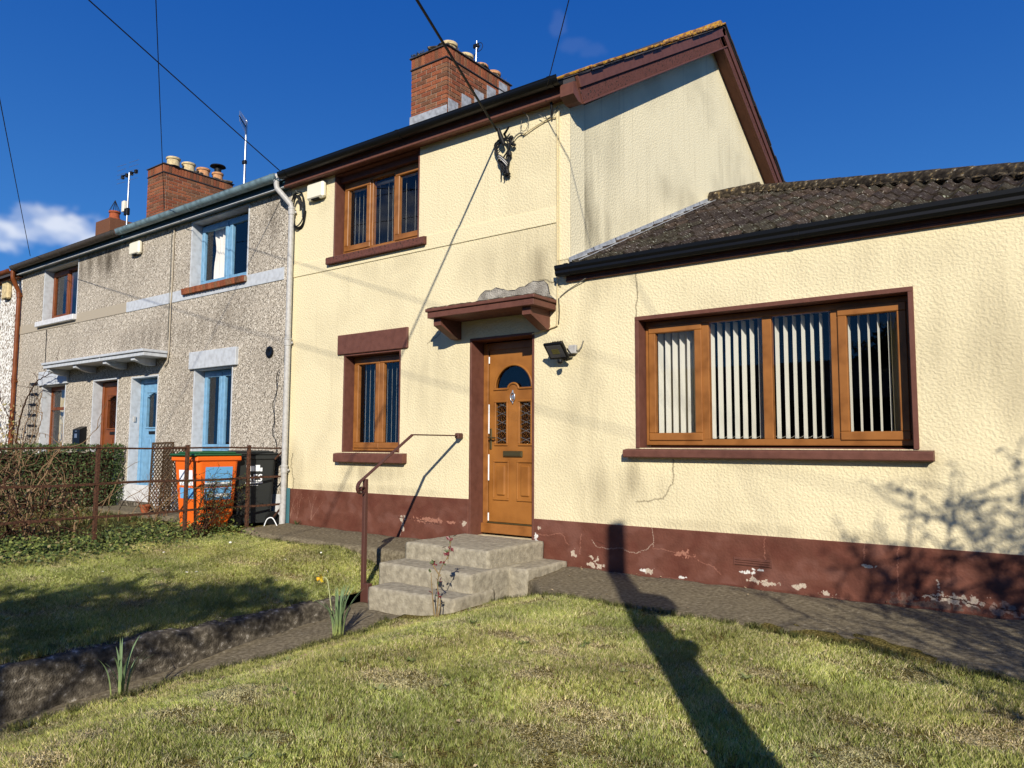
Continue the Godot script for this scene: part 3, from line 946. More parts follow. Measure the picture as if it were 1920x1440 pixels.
	for side in 2:
		var a: Vector2 = fe if side == 0 else be
		var dir := (ridge - a).normalized()
		var L := a.distance_to(ridge)
		var nrm := Vector2(-dir.y, dir.x)
		if nrm.y < 0: nrm = -nrm
		var n := 17
		for i in n:
			var p := a + dir * (L * (i + 0.5) / n) + nrm * 0.026
			var s := MB.new()
			var tilt := dir.angle() + (-0.035 if side == 0 else 0.035) + rng.randf_range(-0.01, 0.01)
			var y := Vector3(0, sin(tilt), cos(tilt))
			s.box(Vector3(0.068 + rng.randf_range(-0.010, 0.010), p.y, p.x), Vector3(0.34, 0.026, L / n + 0.05), 0.006, Basis(Vector3.RIGHT, y.cross(Vector3.RIGHT), y))
			put("verge_slate", s.mesh(), M.lichen if side == 0 else M.slate, roof)
			var u := MB.new()
			p = a + dir * (L * (i + 0.45) / n) - nrm * 0.008
			u.box(Vector3(0.062 + rng.randf_range(-0.015, 0.015), p.y, p.x), Vector3(0.33, 0.012, L / n - 0.01), 0.003, Basis(Vector3.RIGHT, Vector3(0, dir.y, dir.x).cross(Vector3.RIGHT), Vector3(0, dir.y, dir.x)))
			put("undercloak", u.mesh(), M.slate, roof)
		# barge board in two steps, moulding, soffit
		var off := -nrm * 0.014
		for q in [["barge_board", 0.0, 0.125, 0.205, M.brown], ["lower_barge_board", 0.125, 0.275, 0.185, M.brown_peel], ["barge_moulding", 0.27, 0.295, 0.197, M.brown]]:
			var s := MB.new()
			var c: Vector2 = (a + ridge) * 0.5 + off - nrm * ((q[1] + q[2]) * 0.5)
			var y := Vector3(0, dir.y, dir.x)
			s.box(Vector3(q[3] - 0.02, c.y, c.x), Vector3(0.04, q[2] - q[1] - 0.003, L + 0.02), 0.004, Basis(Vector3.RIGHT, y.cross(Vector3.RIGHT), y))
			put(q[0], s.mesh(), q[4], roof)
		var sf := MB.new()
		var c2 := (a + ridge) * 0.5 + off - nrm * 0.25
		var y2 := Vector3(0, dir.y, dir.x)
		sf.box(Vector3(0.082, c2.y, c2.x), Vector3(0.155, 0.02, L + 0.02), 0.0, Basis(Vector3.RIGHT, y2.cross(Vector3.RIGHT), y2))
		put("verge_soffit", sf.mesh(), M.brown, roof)
	for i in 10:
		var s := MB.new()
		var x1 := 0.17 - i * 0.47
		var arc := []
		s.tube([Vector3(x1 - 0.46, 7.625, -4.1), Vector3(x1, 7.625, -4.1)], [0.11, 0.115], 12)
		put("ridge_tile", s.mesh(), M.lichen if i < 2 else M.slate, roof)
	# boxed end of the eaves
	var be2 := MB.new()
	be2.prism(PackedVector2Array([Vector2(0.005, 4.85), Vector2(0.09, 4.85), Vector2(0.19, 4.90), Vector2(0.19, 5.03), Vector2(0.005, 5.10)]), 0.165, Transform3D(Basis(Vector3(0, 0, 1), Vector3(0, 1, 0), Vector3(-1, 0, 0)), Vector3(0.17, 0, 0.0)))
	put("boxed_end", be2.mesh(), M.brown, roof)

	chimney(h, -4.377, -3.59, -2.0, -3.70, 5.9, 7.67, 187, true, [[-3.86, -2.35, 0.14, 0.24, M.plastic_pot], [-3.88, -2.8, 0.135, 0.24, M.plastic_pot], [-3.87, -3.2, 0.13, 0.23, M.clay], [-3.84, -3.52, 0.13, 0.22, M.clay]])


func sill(parent: Node, x0: float, x1: float, y0: float, y1: float, out_: float, m: Material):
	var s := MB.new()
	s.prism(PackedVector2Array([Vector2(-0.14, y0 + 0.01), Vector2(0, y0 + 0.01), Vector2(0, y0), Vector2(out_ - 0.03, y0 + 0.008), Vector2(out_ - 0.01, y0 - 0.002), Vector2(out_, y0 + 0.008), Vector2(out_, y1 - 0.03), Vector2(out_ - 0.008, y1 - 0.018), Vector2(-0.14, y1 + 0.012)]), x1 - x0, Transform3D(Basis(Vector3(0, 0, 1), Vector3(0, 1, 0), Vector3(-1, 0, 0)), Vector3(x1, 0, 0)))
	return put("sill", s.mesh(), m, parent)


func plinth(parent: Node, x0: float, x1: float, top: float):
	var s := MB.new()
	s.span(Vector3(x0, -0.4, -0.01), Vector3(x1, top, 0.014), 0.005)
	for p in s.v: s.uv2.append(Vector2((p.x + PARTY) / (4.75 + PARTY), (0.72 - p.y) / 0.72))
	return put("plinth", s.mesh(), M.brown_plinth, parent)


func make_door(h: Node):
	reveal(h, -1.36, -0.464, 0.20, 2.45, 0.24, M.brown, 0.006, 0.02, 0.008)
	var d := Node3D.new()
	hang("door", d, h)
	var z := -0.215
	var f := MB.new()
	f.span(Vector3(-1.34, 0.22, z - 0.07), Vector3(-1.268, 2.42, z), 0.006)
	f.span(Vector3(-0.556, 0.22, z - 0.07), Vector3(-0.484, 2.42, z), 0.006)
	f.span(Vector3(-1.267, 2.33, z - 0.07), Vector3(-0.557, 2.42, z), 0.006)
	put("frame", f.mesh(), M.wood, d)
	at_box("threshold", Vector3(-1.34, 0.226, z - 0.05), Vector3(-0.484, 0.335, z + 0.035), M.wood, d, 0.006)
	at_box("weather_bar", Vector3(-1.262, 0.336, z - 0.05), Vector3(-0.557, 0.352, z + 0.02), M.brass, d, 0.003)
	# white edge seal along the hinge-less side
	for p in [[0.36, 0.45], [0.82, 1.12], [1.36, 1.70], [2.18, 2.26]]:
		at_box("white_seal", Vector3(-1.2665, p[0], z - 0.03), Vector3(-1.249, p[1], z - 0.004), M.label_white, d, 0.002)
	at_box("dark_rebate", Vector3(-1.267, 0.353, z - 0.06), Vector3(-1.2485, 2.329, z - 0.032), M.dark, d, 0.0)
	# leaf with openings: two tall panes and an arched one
	var x0 := -1.247; var x1 := -0.557
	var cx := -0.902
	var lz := z - 0.004
	var holes := [[cx - 0.255, cx - 0.085, 1.235, 1.725], [cx + 0.085, cx + 0.255, 1.235, 1.725], [cx - 0.26, cx + 0.26, 1.885, 2.145]]
	var lm := wall(x0, x1, 0.355, 2.328, 0.045, holes)
	var leaf := put("leaf", lm, M.door_wood, d)
	leaf.position = Vector3(0, 0, lz)
	# spandrels round the arch
	var sp := MB.new()
	for side in [-1.0, 1.0]:
		var q := PackedVector2Array([Vector2(cx + side * 0.26, 2.145), Vector2(cx, 2.145)])
		for i in 11: q.append(Vector2(cx + side * 0.26 * sin(PI / 2 * i / 10.0), 1.885 + 0.26 * cos(PI / 2 * i / 10.0)))
		q.remove_at(1)
		sp.prism(q, 0.043, Transform3D(Basis(), Vector3(0, 0, lz - 0.044)))
	put("spandrel", sp.mesh(), M.door_wood, d)
	var g := MB.new()
	g.quad(Vector3(cx - 0.26, 1.885, lz - 0.022), Vector3(cx + 0.26, 1.885, lz - 0.022), Vector3(cx + 0.26, 2.145, lz - 0.022), Vector3(cx - 0.26, 2.145, lz - 0.022))
	put("arched_pane", g.mesh(), M.glass, d)
	# arch bead
	var bead := []
	for i in 25: bead.append(Vector3(cx - 0.262 * cos(PI * i / 24.0), 1.885 + 0.262 * sin(PI * i / 24.0), lz + 0.003))
	var b := MB.new()
	b.tube(bead, [0.014], 8)
	b.bar(Vector3(cx - 0.285, 1.872, lz + 0.003), Vector3(cx - 0.075, 1.872, lz + 0.003), 0.026, 0.024, 0.006)
	b.bar(Vector3(cx + 0.285, 1.872, lz + 0.003), Vector3(cx + 0.075, 1.872, lz + 0.003), 0.026, 0.024, 0.006)
	var hump := []
	for i in 13: hump.append(Vector3(cx - 0.075 * cos(PI * i / 12.0), 1.872 + 0.062 * sin(PI * i / 12.0), lz + 0.003))
	b.tube(hump, [0.013], 8)
	put("arch_bead", b.mesh(), M.door_wood, d)
	var hp := PackedVector2Array()
	for i in 13: hp.append(Vector2(cx - 0.07 * cos(PI * i / 12.0), 1.874 + 0.056 * sin(PI * i / 12.0)))
	var hs := MB.new()
	hs.prism(hp, 0.02, Transform3D(Basis(), Vector3(0, 0, lz - 0.021)))
	put("arch_block", hs.mesh(), M.door_wood, d)
	for s in [-1.0, 1.0]:
		var a: float = cx + s * 0.17
		var gl := MB.new()
		gl.quad(Vector3(a - 0.085, 1.235, lz - 0.02), Vector3(a + 0.085, 1.235, lz - 0.02), Vector3(a + 0.085, 1.725, lz - 0.02), Vector3(a - 0.085, 1.725, lz - 0.02))
		put("patterned_pane", gl.mesh(), M.frosted, d)
		# lead strips across the pane
		var ld := MB.new()
		for k in 5:
			ld.bar(Vector3(a - 0.083, 1.26 + k * 0.1, lz - 0.017), Vector3(a + 0.083, 1.32 + k * 0.1, lz - 0.017), 0.004, 0.003)
			ld.bar(Vector3(a + 0.083, 1.26 + k * 0.1, lz - 0.0165), Vector3(a - 0.083, 1.32 + k * 0.1, lz - 0.0165), 0.004, 0.003)
		put("leading", ld.mesh(), M.thin_steel, d)
		bead_rect(d, "glazing_bead", a - 0.098, a + 0.098, 1.22, 1.74, lz)
		bead_rect(d, "panel_moulding", a - 0.115, a + 0.115, 0.60, 1.055, lz)
		var p := MB.new()
		p.box(Vector3(a, 0.827, lz), Vector3(0.125, 0.35, 0.034), 0.016)
		put("panel", p.mesh(), M.door_wood, d)
	var lb := MB.new()
	lb.box(Vector3(cx, 1.128, lz + 0.008), Vector3(0.275, 0.07, 0.02), 0.007)
	var box := put("letterbox", lb.mesh(), M.brass, d)
	at_box("flap", Vector3(cx - 0.12, 1.105, lz + 0.0185), Vector3(cx + 0.12, 1.15, lz + 0.026), M.brass, box, 0.003)
	# oval knocker
	var kn := MB.new()
	var ring := []
	for i in 21: ring.append(Vector3(cx + 0.031 * sin(TAU * i / 20.0), 1.775 + 0.05 * cos(TAU * i / 20.0), lz + 0.016))
	kn.tube(ring, [0.006], 6, false)
	kn.box(Vector3(cx, 1.835, lz + 0.012), Vector3(0.018, 0.04, 0.02), 0.005)
	kn.box(Vector3(cx, 1.712, lz + 0.012), Vector3(0.014, 0.025, 0.02), 0.004)
	kn.lathe(Vector3(cx, 1.775, lz + 0.001), [Vector2(0.026, 0), Vector2(0.026, 0.006), Vector2(0.0, 0.009)], 16, Basis(Vector3.RIGHT, Vector3(0, 0, 1), Vector3(0, -1, 0)))
	put("knocker", kn.mesh(), M.steel, d)
	var hb := MB.new()
	hb.box(Vector3(-1.222, 1.30, lz + 0.007), Vector3(0.034, 0.24, 0.014), 0.005)
	var plate := put("lock_plate", hb.mesh(), M.brass, d)
	var lv := MB.new()
	lv.tube([Vector3(-1.222, 1.315, lz + 0.01), Vector3(-1.222, 1.315, lz + 0.05), Vector3(-1.21, 1.315, lz + 0.058), Vector3(-1.12, 1.31, lz + 0.056)], [0.009], 8)
	put("handle", lv.mesh(), M.brass, plate)


func bead_rect(parent: Node, called: String, x0: float, x1: float, y0: float, y1: float, z: float):
	var s := MB.new()
	var t := 0.024
	s.span(Vector3(x0, y0, z - 0.002), Vector3(x1, y0 + t, z + 0.016), 0.007)
	s.span(Vector3(x0, y1 - t, z - 0.002), Vector3(x1, y1, z + 0.016), 0.007)
	s.span(Vector3(x0 + 0.0005, y0 + t - 0.004, z - 0.002), Vector3(x0 + t, y1 - t + 0.004, z + 0.0155), 0.007)
	s.span(Vector3(x1 - t, y0 + t - 0.004, z - 0.002), Vector3(x1 - 0.0005, y1 - t + 0.004, z + 0.0155), 0.007)
	put(called, s.mesh(), M.door_wood, parent)


# ------------------------------------------------------------------ chimney with its bricks one by one
func chimney(parent: Node, x0: float, x1: float, z0: float, z1: float, y0: float, y1: float, seed_: int, mossy := true, pots := [], lead := true):
	var r := RandomNumberGenerator.new()
	r.seed = seed_
	var p := 0.008
	var s := MB.new()
	s.span(Vector3(x0 + p, y0 - 0.6, z1 + p), Vector3(x1 - p, y1 - 0.01, z0 - p))
	var c := put("chimney", s.mesh(), M.mortar, parent)
	var low := y1 - 0.22          # underside of the band of upright bricks
	var variants := {}
	var lay := func(a: Vector3, b: Vector3):
		var size := (b - a).abs()
		var key := "%d_%d_%d" % [int(size.x * 1000), int(size.y * 1000), int(size.z * 1000)]
		if not variants.has(key):
			var m := MB.new()
			m.box(Vector3.ZERO, size, 0.004)
			variants[key] = m.mesh()
		var o := put("brick", variants[key], M.bricks[r.randi() % 5], c)
		o.position = (a + b) / 2 + Vector3(r.randf_range(-0.0015, 0.0015), 0, r.randf_range(-0.0015, 0.0015))
	var j := 0.013
	var course := 0
	var y := low - 0.075
	while y > y0:
		# front face
		var x := x0
		var first := 0.215 if course % 2 == 0 else 0.1025
		while x < x1 - 0.03:
			var w := minf(first, x1 - x)
			if x1 - x - w < 0.05: w = x1 - x
			lay.call(Vector3(x, y, z0 - 0.06), Vector3(x + w, y + 0.065, z0))
			x += w + j
			first = 0.215
		# right side
		var z := z0 - 0.06 - j
		first = 0.1025 - 0.06 if course % 2 == 0 else 0.155
		while z > z1 + 0.03:
			var w := minf(maxf(first, 0.04), z - z1)
			if z - w - z1 < 0.05: w = z - z1
			lay.call(Vector3(x1 - 0.06, y, z - w), Vector3(x1, y + 0.065, z))
			z -= w + j
			first = 0.215
		course += 1
		y -= 0.075
	# lead: apron at the front, stepped pieces up the side
	if lead:
		at_box("lead_apron", Vector3(x0 - 0.02, y0 + 0.35, z0 + 0.002), Vector3(x1 + 0.02, y0 + 0.755, z0 + 0.008), M.lead, c, 0.001)
		for i in 5:
			var lz := z0 - 0.04 - i * 0.33
			var ly := y0 + 0.80 + i * 0.205
			at_box("lead_step", Vector3(x1 + 0.002, ly - 0.35, lz - 0.24), Vector3(x1 + 0.009, ly + 0.085, lz), M.lead, c, 0.001)
	# creasing, a course of bricks on end, creasing
	at_box("creasing", Vector3(x0 - 0.02, low, z1 - 0.02), Vector3(x1 + 0.02, low + 0.018, z0 + 0.02), M.slate, c, 0.004)
	at_box("creasing", Vector3(x0 - 0.03, y1 - 0.022, z1 - 0.03), Vector3(x1 + 0.03, y1, z0 + 0.03), M.slate, c, 0.004)
	var q := x0
	while q < x1 - 0.02:
		lay.call(Vector3(q, low + 0.025, z0 - 0.05), Vector3(minf(q + 0.065, x1), y1 - 0.03, z0 + 0.006))
		q += 0.075
	q = z0 - 0.055
	while q > z1 + 0.02:
		lay.call(Vector3(x1 - 0.05, low + 0.025, maxf(q - 0.065, z1)), Vector3(x1 + 0.006, y1 - 0.03, q))
		q -= 0.075
	# flaunching
	var fl := MB.new()
	for i in 26:
		fl.box(Vector3(lerpf(x0 + 0.05, x1 - 0.05, r.randf()), y1 + 0.012 + r.randf() * 0.03, lerpf(z0 - 0.05, z1 + 0.05, r.randf())), Vector3(0.22, 0.05, 0.26) * r.randf_range(0.7, 1.1), 0.02, Basis(Vector3.UP, r.randf() * TAU))
	put("flaunching", fl.mesh(), M.moss_ridge if mossy else M.old_concrete, c)
	if mossy:
		var tufts := MB.new()
		for i in 260:
			var o := Vector3(lerpf(x0 - 0.02, x0 + 0.45, r.randf()), y1 + 0.03, z0 + 0.02 - r.randf() * 0.12)
			if i % 3 == 0: o = Vector3(x1 + 0.01 - r.randf() * 0.1, y1 + 0.03, lerpf(z0, z1, r.randf()))
			var d := Vector3(r.randf_range(-1, 1), r.randf_range(0.3, 1.2), r.randf_range(-1, 1)).normalized() * r.randf_range(0.02, 0.07)
			tufts.col = Color(0.07, 0.09, 0.03).lerp(Color(0.16, 0.13, 0.06), r.randf())
			tufts.tri(o - Vector3(0.012, 0, 0), o + Vector3(0.012, 0, 0.006), o + d)
		put("moss", tufts.mesh(), M.leaf, c)
	for pt in pots:
		var o := MB.new()
		var rr: float = pt[2]
		var hh: float = pt[3]
		o.lathe(Vector3(pt[0], y1, pt[1]), [Vector2(rr * 0.95, 0), Vector2(rr * 0.9, hh * 0.72), Vector2(rr * 1.06, hh * 0.76), Vector2(rr * 1.08, hh * 0.95), Vector2(rr * 1.0, hh), Vector2(rr * 0.8, hh), Vector2(rr * 0.75, hh * 0.3)], 20)
		put("chimney_pot", o.mesh(), pt[4], c)
	return c


# ------------------------------------------------------------------ the side extension
func make_extension():
	var e := thing("house_extension", "low cream roughcast side extension with wide four-light window and tiled hipped roof", "extension")
	var X := 4.62
	put("front_wall", wall(0.0, X, -0.4, 3.06, 0.3, [[0.775, 3.21, 1.205, 2.487]], [-PARTY, 4.75, 0.0, 5.2]), M.cream_wall, e)
	at_box("side_wall", Vector3(X - 0.3, -0.4, -7.8), Vector3(X, 3.06, -0.305), M.cream, e)
	at_box("back_wall", Vector3(0.31, -0.4, -8.1), Vector3(X - 0.31, 3.06, -7.8), M.cream, e)
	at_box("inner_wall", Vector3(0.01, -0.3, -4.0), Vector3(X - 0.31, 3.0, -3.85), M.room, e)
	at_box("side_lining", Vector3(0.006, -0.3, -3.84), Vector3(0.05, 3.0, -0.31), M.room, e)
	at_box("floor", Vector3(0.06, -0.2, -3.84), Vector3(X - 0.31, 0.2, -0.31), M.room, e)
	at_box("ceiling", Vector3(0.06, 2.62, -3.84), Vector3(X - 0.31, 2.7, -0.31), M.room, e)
	plinth(e, -0.452, X - 0.003, 0.448)
	var vent: MeshInstance3D = at_box("air_vent", Vector3(1.72, 0.175, 0.0), Vector3(2.06, 0.245, 0.019), M.brown, e, 0.003)
	for k in 3: at_box("louvre", Vector3(1.735, 0.184 + k * 0.02, 0.012), Vector3(2.045, 0.192 + k * 0.02, 0.027), M.brown, vent, 0.002)
	# window
	reveal(e, 0.775, 3.21, 1.205, 2.487, 0.15, M.brown, 0.012, 0.028, 0.012)
	window(e, 0.805, 3.18, 1.232, 2.455, -0.135, [[0.855, 1.385, true], [1.462, 1.968, false], [2.052, 2.556, false], [2.628, 3.135, true]], M.wood, 0.058)
	sill(e, 0.66, 3.325, 1.115, 1.205, 0.09, M.brown)
	# eaves
	at_box("fascia", Vector3(-0.03, 2.97, 0.002), Vector3(X + 0.06, 3.10, 0.028), M.brown, e)
	at_box("fascia_trim", Vector3(-0.03, 2.948, 0.002), Vector3(X + 0.06, 2.969, 0.036), M.brown, e)
	gutter(e, -0.10, X + 0.16, 3.058, 0.09, 0.056, M.black, true)
	# roof: front slope with tiles, hip to the right
	var pitch := 0.44
	var y0 := 3.118
	var z0 := 0.075
	var hx := X + 0.07
	var apex := Vector3(0.70, y0 + pitch * 3.99, z0 - 3.99)
	var s := MB.new()
	s.quad(Vector3(0, y0 - 0.03, z0), Vector3(hx, y0 - 0.03, z0), apex - Vector3(0, 0.03, 0), Vector3(0, apex.y - 0.03, apex.z))
	s.quad(Vector3(hx, y0 - 0.03, z0), Vector3(hx, y0 - 0.03, z0 - 7.98), apex - Vector3(0, 0.03, 0), apex - Vector3(0, 0.03, 0))
	s.quad(Vector3(hx, y0 - 0.03, z0 - 7.98), Vector3(0, y0 - 0.03, z0 - 7.98), Vector3(0, apex.y - 0.03, apex.z), apex - Vector3(0, 0.03, 0))
	s.quad(Vector3(0, y0 - 0.1, z0 - 7.98), Vector3(hx, y0 - 0.1, z0 - 7.98), Vector3(hx, y0 - 0.1, z0), Vector3(0, y0 - 0.1, z0))
	var roof := put("roof", s.mesh(), M.tiles[0], e)
	# one concrete pantile: two rolls across, front edge with thickness
	var tw := 0.30
	var prof := []
	for i in 13:
		var u := i / 12.0
		prof.append(Vector2((u - 0.5) * tw, 0.048 * pow(0.5 + 0.5 * cos(u * TAU * 2.0), 1.3)))
	var tm := MB.new()
	for i in 12:
		var a: Vector2 = prof[i]; var b: Vector2 = prof[i + 1]
		tm.quad(Vector3(a.x, a.y + 0.018, 0.0), Vector3(b.x, b.y + 0.018, 0.0), Vector3(b.x, b.y - 0.004, -0.41), Vector3(a.x, a.y - 0.004, -0.41))
		tm.quad(Vector3(a.x, a.y - 0.004, 0.0), Vector3(b.x, b.y - 0.004, 0.0), Vector3(b.x, b.y + 0.018, 0.0), Vector3(a.x, a.y + 0.018, 0.0))
	var tmesh := tm.mesh()
	var slope := Vector3(0, pitch, -1).normalized()
	var gauge := 0.345
	var rows := int(3.99 * sqrt(1 + pitch * pitch) / gauge) + 1
	for r in rows:
		var o := Vector3(0, y0 - 0.03, z0 + 0.02) + slope * (r * gauge)
		var xmax := hx - (z0 - o.z) + 0.05
		var n := int(ceil(xmax / tw))
		for i in n:
			var x := 0.10 + (i + 0.5) * tw
			if x - tw * 0.2 > xmax: continue
			var t := put("tile", tmesh, M.tiles[(rng.randi() % 4)], roof)
			t.position = o + Vector3(x, rng.randf_range(-0.003, 0.004), rng.randf_range(-0.008, 0.008))
			t.rotation = Vector3(atan(pitch) + rng.randf_range(-0.012, 0.012), rng.randf_range(-0.01, 0.01), rng.randf_range(-0.012, 0.012))
	# hip and ridge caps bedded in mortar
	var hipd := (apex - Vector3(hx, y0, z0)).normalized()
	var hl := apex.distance_to(Vector3(hx, y0, z0))
	var nh := 14
	for i in nh:
		var a := Vector3(hx, y0 + 0.005, z0) + hipd * (hl * i / nh - 0.02)
		var b := Vector3(hx, y0 + 0.005, z0) + hipd * (hl * (i + 1) / nh + 0.02)
		var m := MB.new()
		m.tube([a, b], [0.108 + rng.randf() * 0.003, 0.105], 12)
		put("hip_tile", m.mesh(), M.moss_ridge, roof)
	for i in 2:
		var m := MB.new()
		m.tube([Vector3(0.02 + i * 0.36, apex.y + 0.03, apex.z), Vector3(0.39 + i * 0.36, apex.y + 0.03, apex.z)], [0.115, 0.12], 12)
		put("ridge_tile", m.mesh(), M.moss_ridge, roof)
	var mo := MB.new()
	for i in 60:
		var p := Vector3(hx, y0 - 0.01, z0) + hipd * (hl * (i + rng.randf()) / 60.0)
		mo.box(p + Vector3(-0.075 + rng.randf_range(-0.02, 0.02), 0.0, 0.075 + rng.randf_range(-0.02, 0.02)), Vector3(0.13, 0.055, 0.11) * rng.randf_range(0.6, 0.9), 0.025, Basis(Vector3.UP, rng.randf() * TAU))
	put("hip_mortar", mo.mesh(), M.moss_ridge, roof)
	# lead flashing against the gable wall, stepped fillet under it
	for i in 8:
		var a := Vector3(0.075, y0 + 0.045, z0 - 0.05) + slope * (i * 0.55)
		var m := MB.new()
		m.bar(a, a + slope * 0.57, 0.13, 0.008, 0.002, Vector3(0, 1, 0))
		m.box(a + slope * 0.285 + Vector3(-0.067, 0.02, 0), Vector3(0.006, 0.05, 0.57), 0.001, Basis(Vector3.RIGHT, Vector3.RIGHT.cross(slope).normalized() * -1.0, -slope))
		put("flashing", m.mesh(), M.lead, roof)

	blind("white vertical blind slats behind the wide extension window", 0.87, 3.14, 1.30, 2.44, -0.27, 0.077, [-11, -10, -9, -6, -4, 0, 2], "")
	drape("cream curtain drawn to the right end of the wide extension window", 2.98, 3.17, 1.25, 2.45, -0.42, 3.0, M.curtain_beige)
	drape("cream curtain drawn to the left end of the wide extension window", 0.84, 1.30, 1.25, 2.45, -0.42, 5.0, M.curtain_beige)
	blind("vertical blind behind the upstairs window of the cream house", -3.77, -2.28, 3.90, 4.80, -0.29, 0.083, [46, 45, 40, 46, 42], "", 0.12)
	blind("vertical blind behind the small ground floor window of the cream house", -3.49, -2.57, 1.2, 2.36, -0.30, 0.083, [42, 45, 46, 46], "", 0.0)


# ------------------------------------------------------------------ the grey pebbledashed neighbours
func make_grey_houses():
	for k in 2:
		var x1 := -PARTY * (k + 1)
		var x0 := x1 - PARTY
		var h := thing("terraced_house", ["grey pebbledashed mid-terrace house with pale blue windows and blue front door", "grey pebbledashed mid-terrace house with brown timber windows and brown front door"][k], "house", Vector3(x0, 0, 0))
		var uw: Array = [-7.46 - x0, -5.84 - x0, 3.80, 4.93] if k == 0 else [-13.22 - x0, -11.63 - x0, 3.80, 4.93]
		var gw: Array = [-7.22 - x0, -6.14 - x0, 1.10, 2.44] if k == 0 else [-13.04 - x0, -11.93 - x0, 0.95, 2.43]
		var dr: Array = [-9.27 - x0, -8.35 - x0, 0.22, 2.41] if k == 0 else [-10.74 - x0, -9.77 - x0, 0.22, 2.43]
		put("front_wall", wall(0.003, PARTY - 0.003, -0.4, 5.12, 0.3, [uw, gw, dr], [-3 * PARTY - x0, -PARTY - x0, 0.0, 5.2]), M.grey_wall, h)
		at_box("back_wall", Vector3(0.003, -0.4, -8.2), Vector3(PARTY - 0.003, 5.04, -7.95), M.cream, h)
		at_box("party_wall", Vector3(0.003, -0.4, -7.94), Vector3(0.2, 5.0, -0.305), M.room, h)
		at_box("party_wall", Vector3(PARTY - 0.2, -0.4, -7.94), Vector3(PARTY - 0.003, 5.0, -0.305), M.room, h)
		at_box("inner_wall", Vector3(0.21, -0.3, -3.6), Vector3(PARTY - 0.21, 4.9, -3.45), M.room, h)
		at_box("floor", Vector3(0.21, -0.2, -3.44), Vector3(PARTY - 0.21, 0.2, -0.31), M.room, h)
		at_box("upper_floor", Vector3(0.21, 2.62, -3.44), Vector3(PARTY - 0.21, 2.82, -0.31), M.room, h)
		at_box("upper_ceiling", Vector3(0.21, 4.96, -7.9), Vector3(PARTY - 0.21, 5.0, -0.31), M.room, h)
		for q in [uw, gw, dr]: reveal(h, q[0], q[1], q[2], q[3], 0.20, M.pale_grey, 0.004, 0.018, 0.012)
		var band: Material = M.pale_grey if k == 0 else M.grey_band
		at_box("string_course", Vector3(0.004, 3.625, -0.01), Vector3(PARTY - 0.12 if k == 0 else PARTY - 0.004, 3.81, 0.012), band, h, 0.003)
		var gl: float = gw[0]; var gr: float = gw[1]
		at_box("lintel", Vector3(gl - 0.10, gw[3], -0.02), Vector3(gr + 0.14, 2.72, 0.05), M.pale_grey, h, 0.006)
		var fm: Material = M.blue if k == 0 else M.old_wood
		var um: float = (uw[0] + uw[1]) / 2
		window(h, uw[0] + 0.02, uw[1] - 0.02, 3.83, 4.88, -0.17, [[uw[0] + 0.07, um - 0.06 + 0.05, true], [um + 0.07, uw[1] - 0.07, k == 0]] if k == 0 else [[uw[0] + 0.07, um - 0.02, true], [um + 0.02, uw[1] - 0.07, false]], fm)
		if k == 0:
			window(h, gl + 0.02, gr - 0.02, 1.12, 2.42, -0.17, [[gl + 0.06, (gl + gr) / 2 - 0.01, true], [(gl + gr) / 2 + 0.03, gr - 0.06, true]], fm)
			var sl := Node3D.new()
			hang("sill", sl, h)
			var n := 22
			var bm := MB.new()
			bm.box(Vector3.ZERO, Vector3(0.068, 0.10, 0.20), 0.006)
			var bmm := bm.mesh()
			for i in n:
				var o := put("brick", bmm, M.bricks[rng.randi() % 5], sl)
				o.position = Vector3(-7.61 - x0 + i * 0.0808 + 0.04, 3.765 + rng.randf_range(-0.002, 0.002), -0.025 + rng.randf_range(-0.003, 0.003))
				o.rotation.x = 0.12
			at_box("mortar_bed", Vector3(-7.63 - x0, 3.715, -0.13), Vector3(-5.82 - x0, 3.79, 0.055), M.mortar, sl, 0.004)
			at_box("sill", Vector3(gl - 0.06, 1.0, -0.1), Vector3(gr + 0.06, 1.10, 0.06), M.pale_grey, h, 0.01)
		else:
			window(h, gl + 0.02, gr - 0.02, 0.97, 2.41, -0.17, [[gl + 0.06, gr - 0.06, false]], fm, 0.07, 1.95)
			at_box("sill", Vector3(uw[0] - 0.16, 3.69, -0.1), Vector3(uw[1] + 0.05, 3.80, 0.09), M.white, h, 0.01)
			at_box("sill", Vector3(gl - 0.06, 0.86, -0.1), Vector3(gr + 0.06, 0.95, 0.06), M.pale_grey, h, 0.01)
		at_box("plinth", Vector3(0.004, -0.4, -0.01), Vector3(PARTY - 0.004, 0.52, 0.018), M.white, h, 0.004) if k == 0 else at_box("plinth", Vector3(0.004, -0.4, -0.01), Vector3(PARTY - 0.004, 0.40, 0.018), M.grey_band, h, 0.004)
		# front door
		grey_door(h, dr, k)
		# eaves
		var em: Material = M.blue_dark if k == 0 else M.blue_dark
		at_box("fascia", Vector3(0, 4.955, 0.09), Vector3(PARTY, 5.14, 0.13), em, h)
		at_box("soffit", Vector3(0, 4.953, 0.001), Vector3(PARTY, 4.975, 0.089), em, h)
		at_box("edge_trim", Vector3(0.01, 4.943, 0.1), Vector3(PARTY - 0.01, 4.955, 0.142), M.pale_grey, h, 0.002)
		gutter(h, 0.02, PARTY - 0.02, 5.098, 0.216, 0.078, M.gutter_blue if k == 0 else M.gutter_brown)
		var rm := MB.new()
		rm.prism(PackedVector2Array([Vector2(0.155, 5.115), Vector2(-4.1, 7.645), Vector2(-8.42, 5.075), Vector2(-8.42, 5.0), Vector2(-4.1, 7.555), Vector2(0.155, 5.045)]), PARTY, Transform3D(Basis(Vector3(0, 0, 1), Vector3(0, 1, 0), Vector3(-1, 0, 0)), Vector3(PARTY, 0, 0)))
		var roof := put("roof", rm.mesh(), M.slate, h)
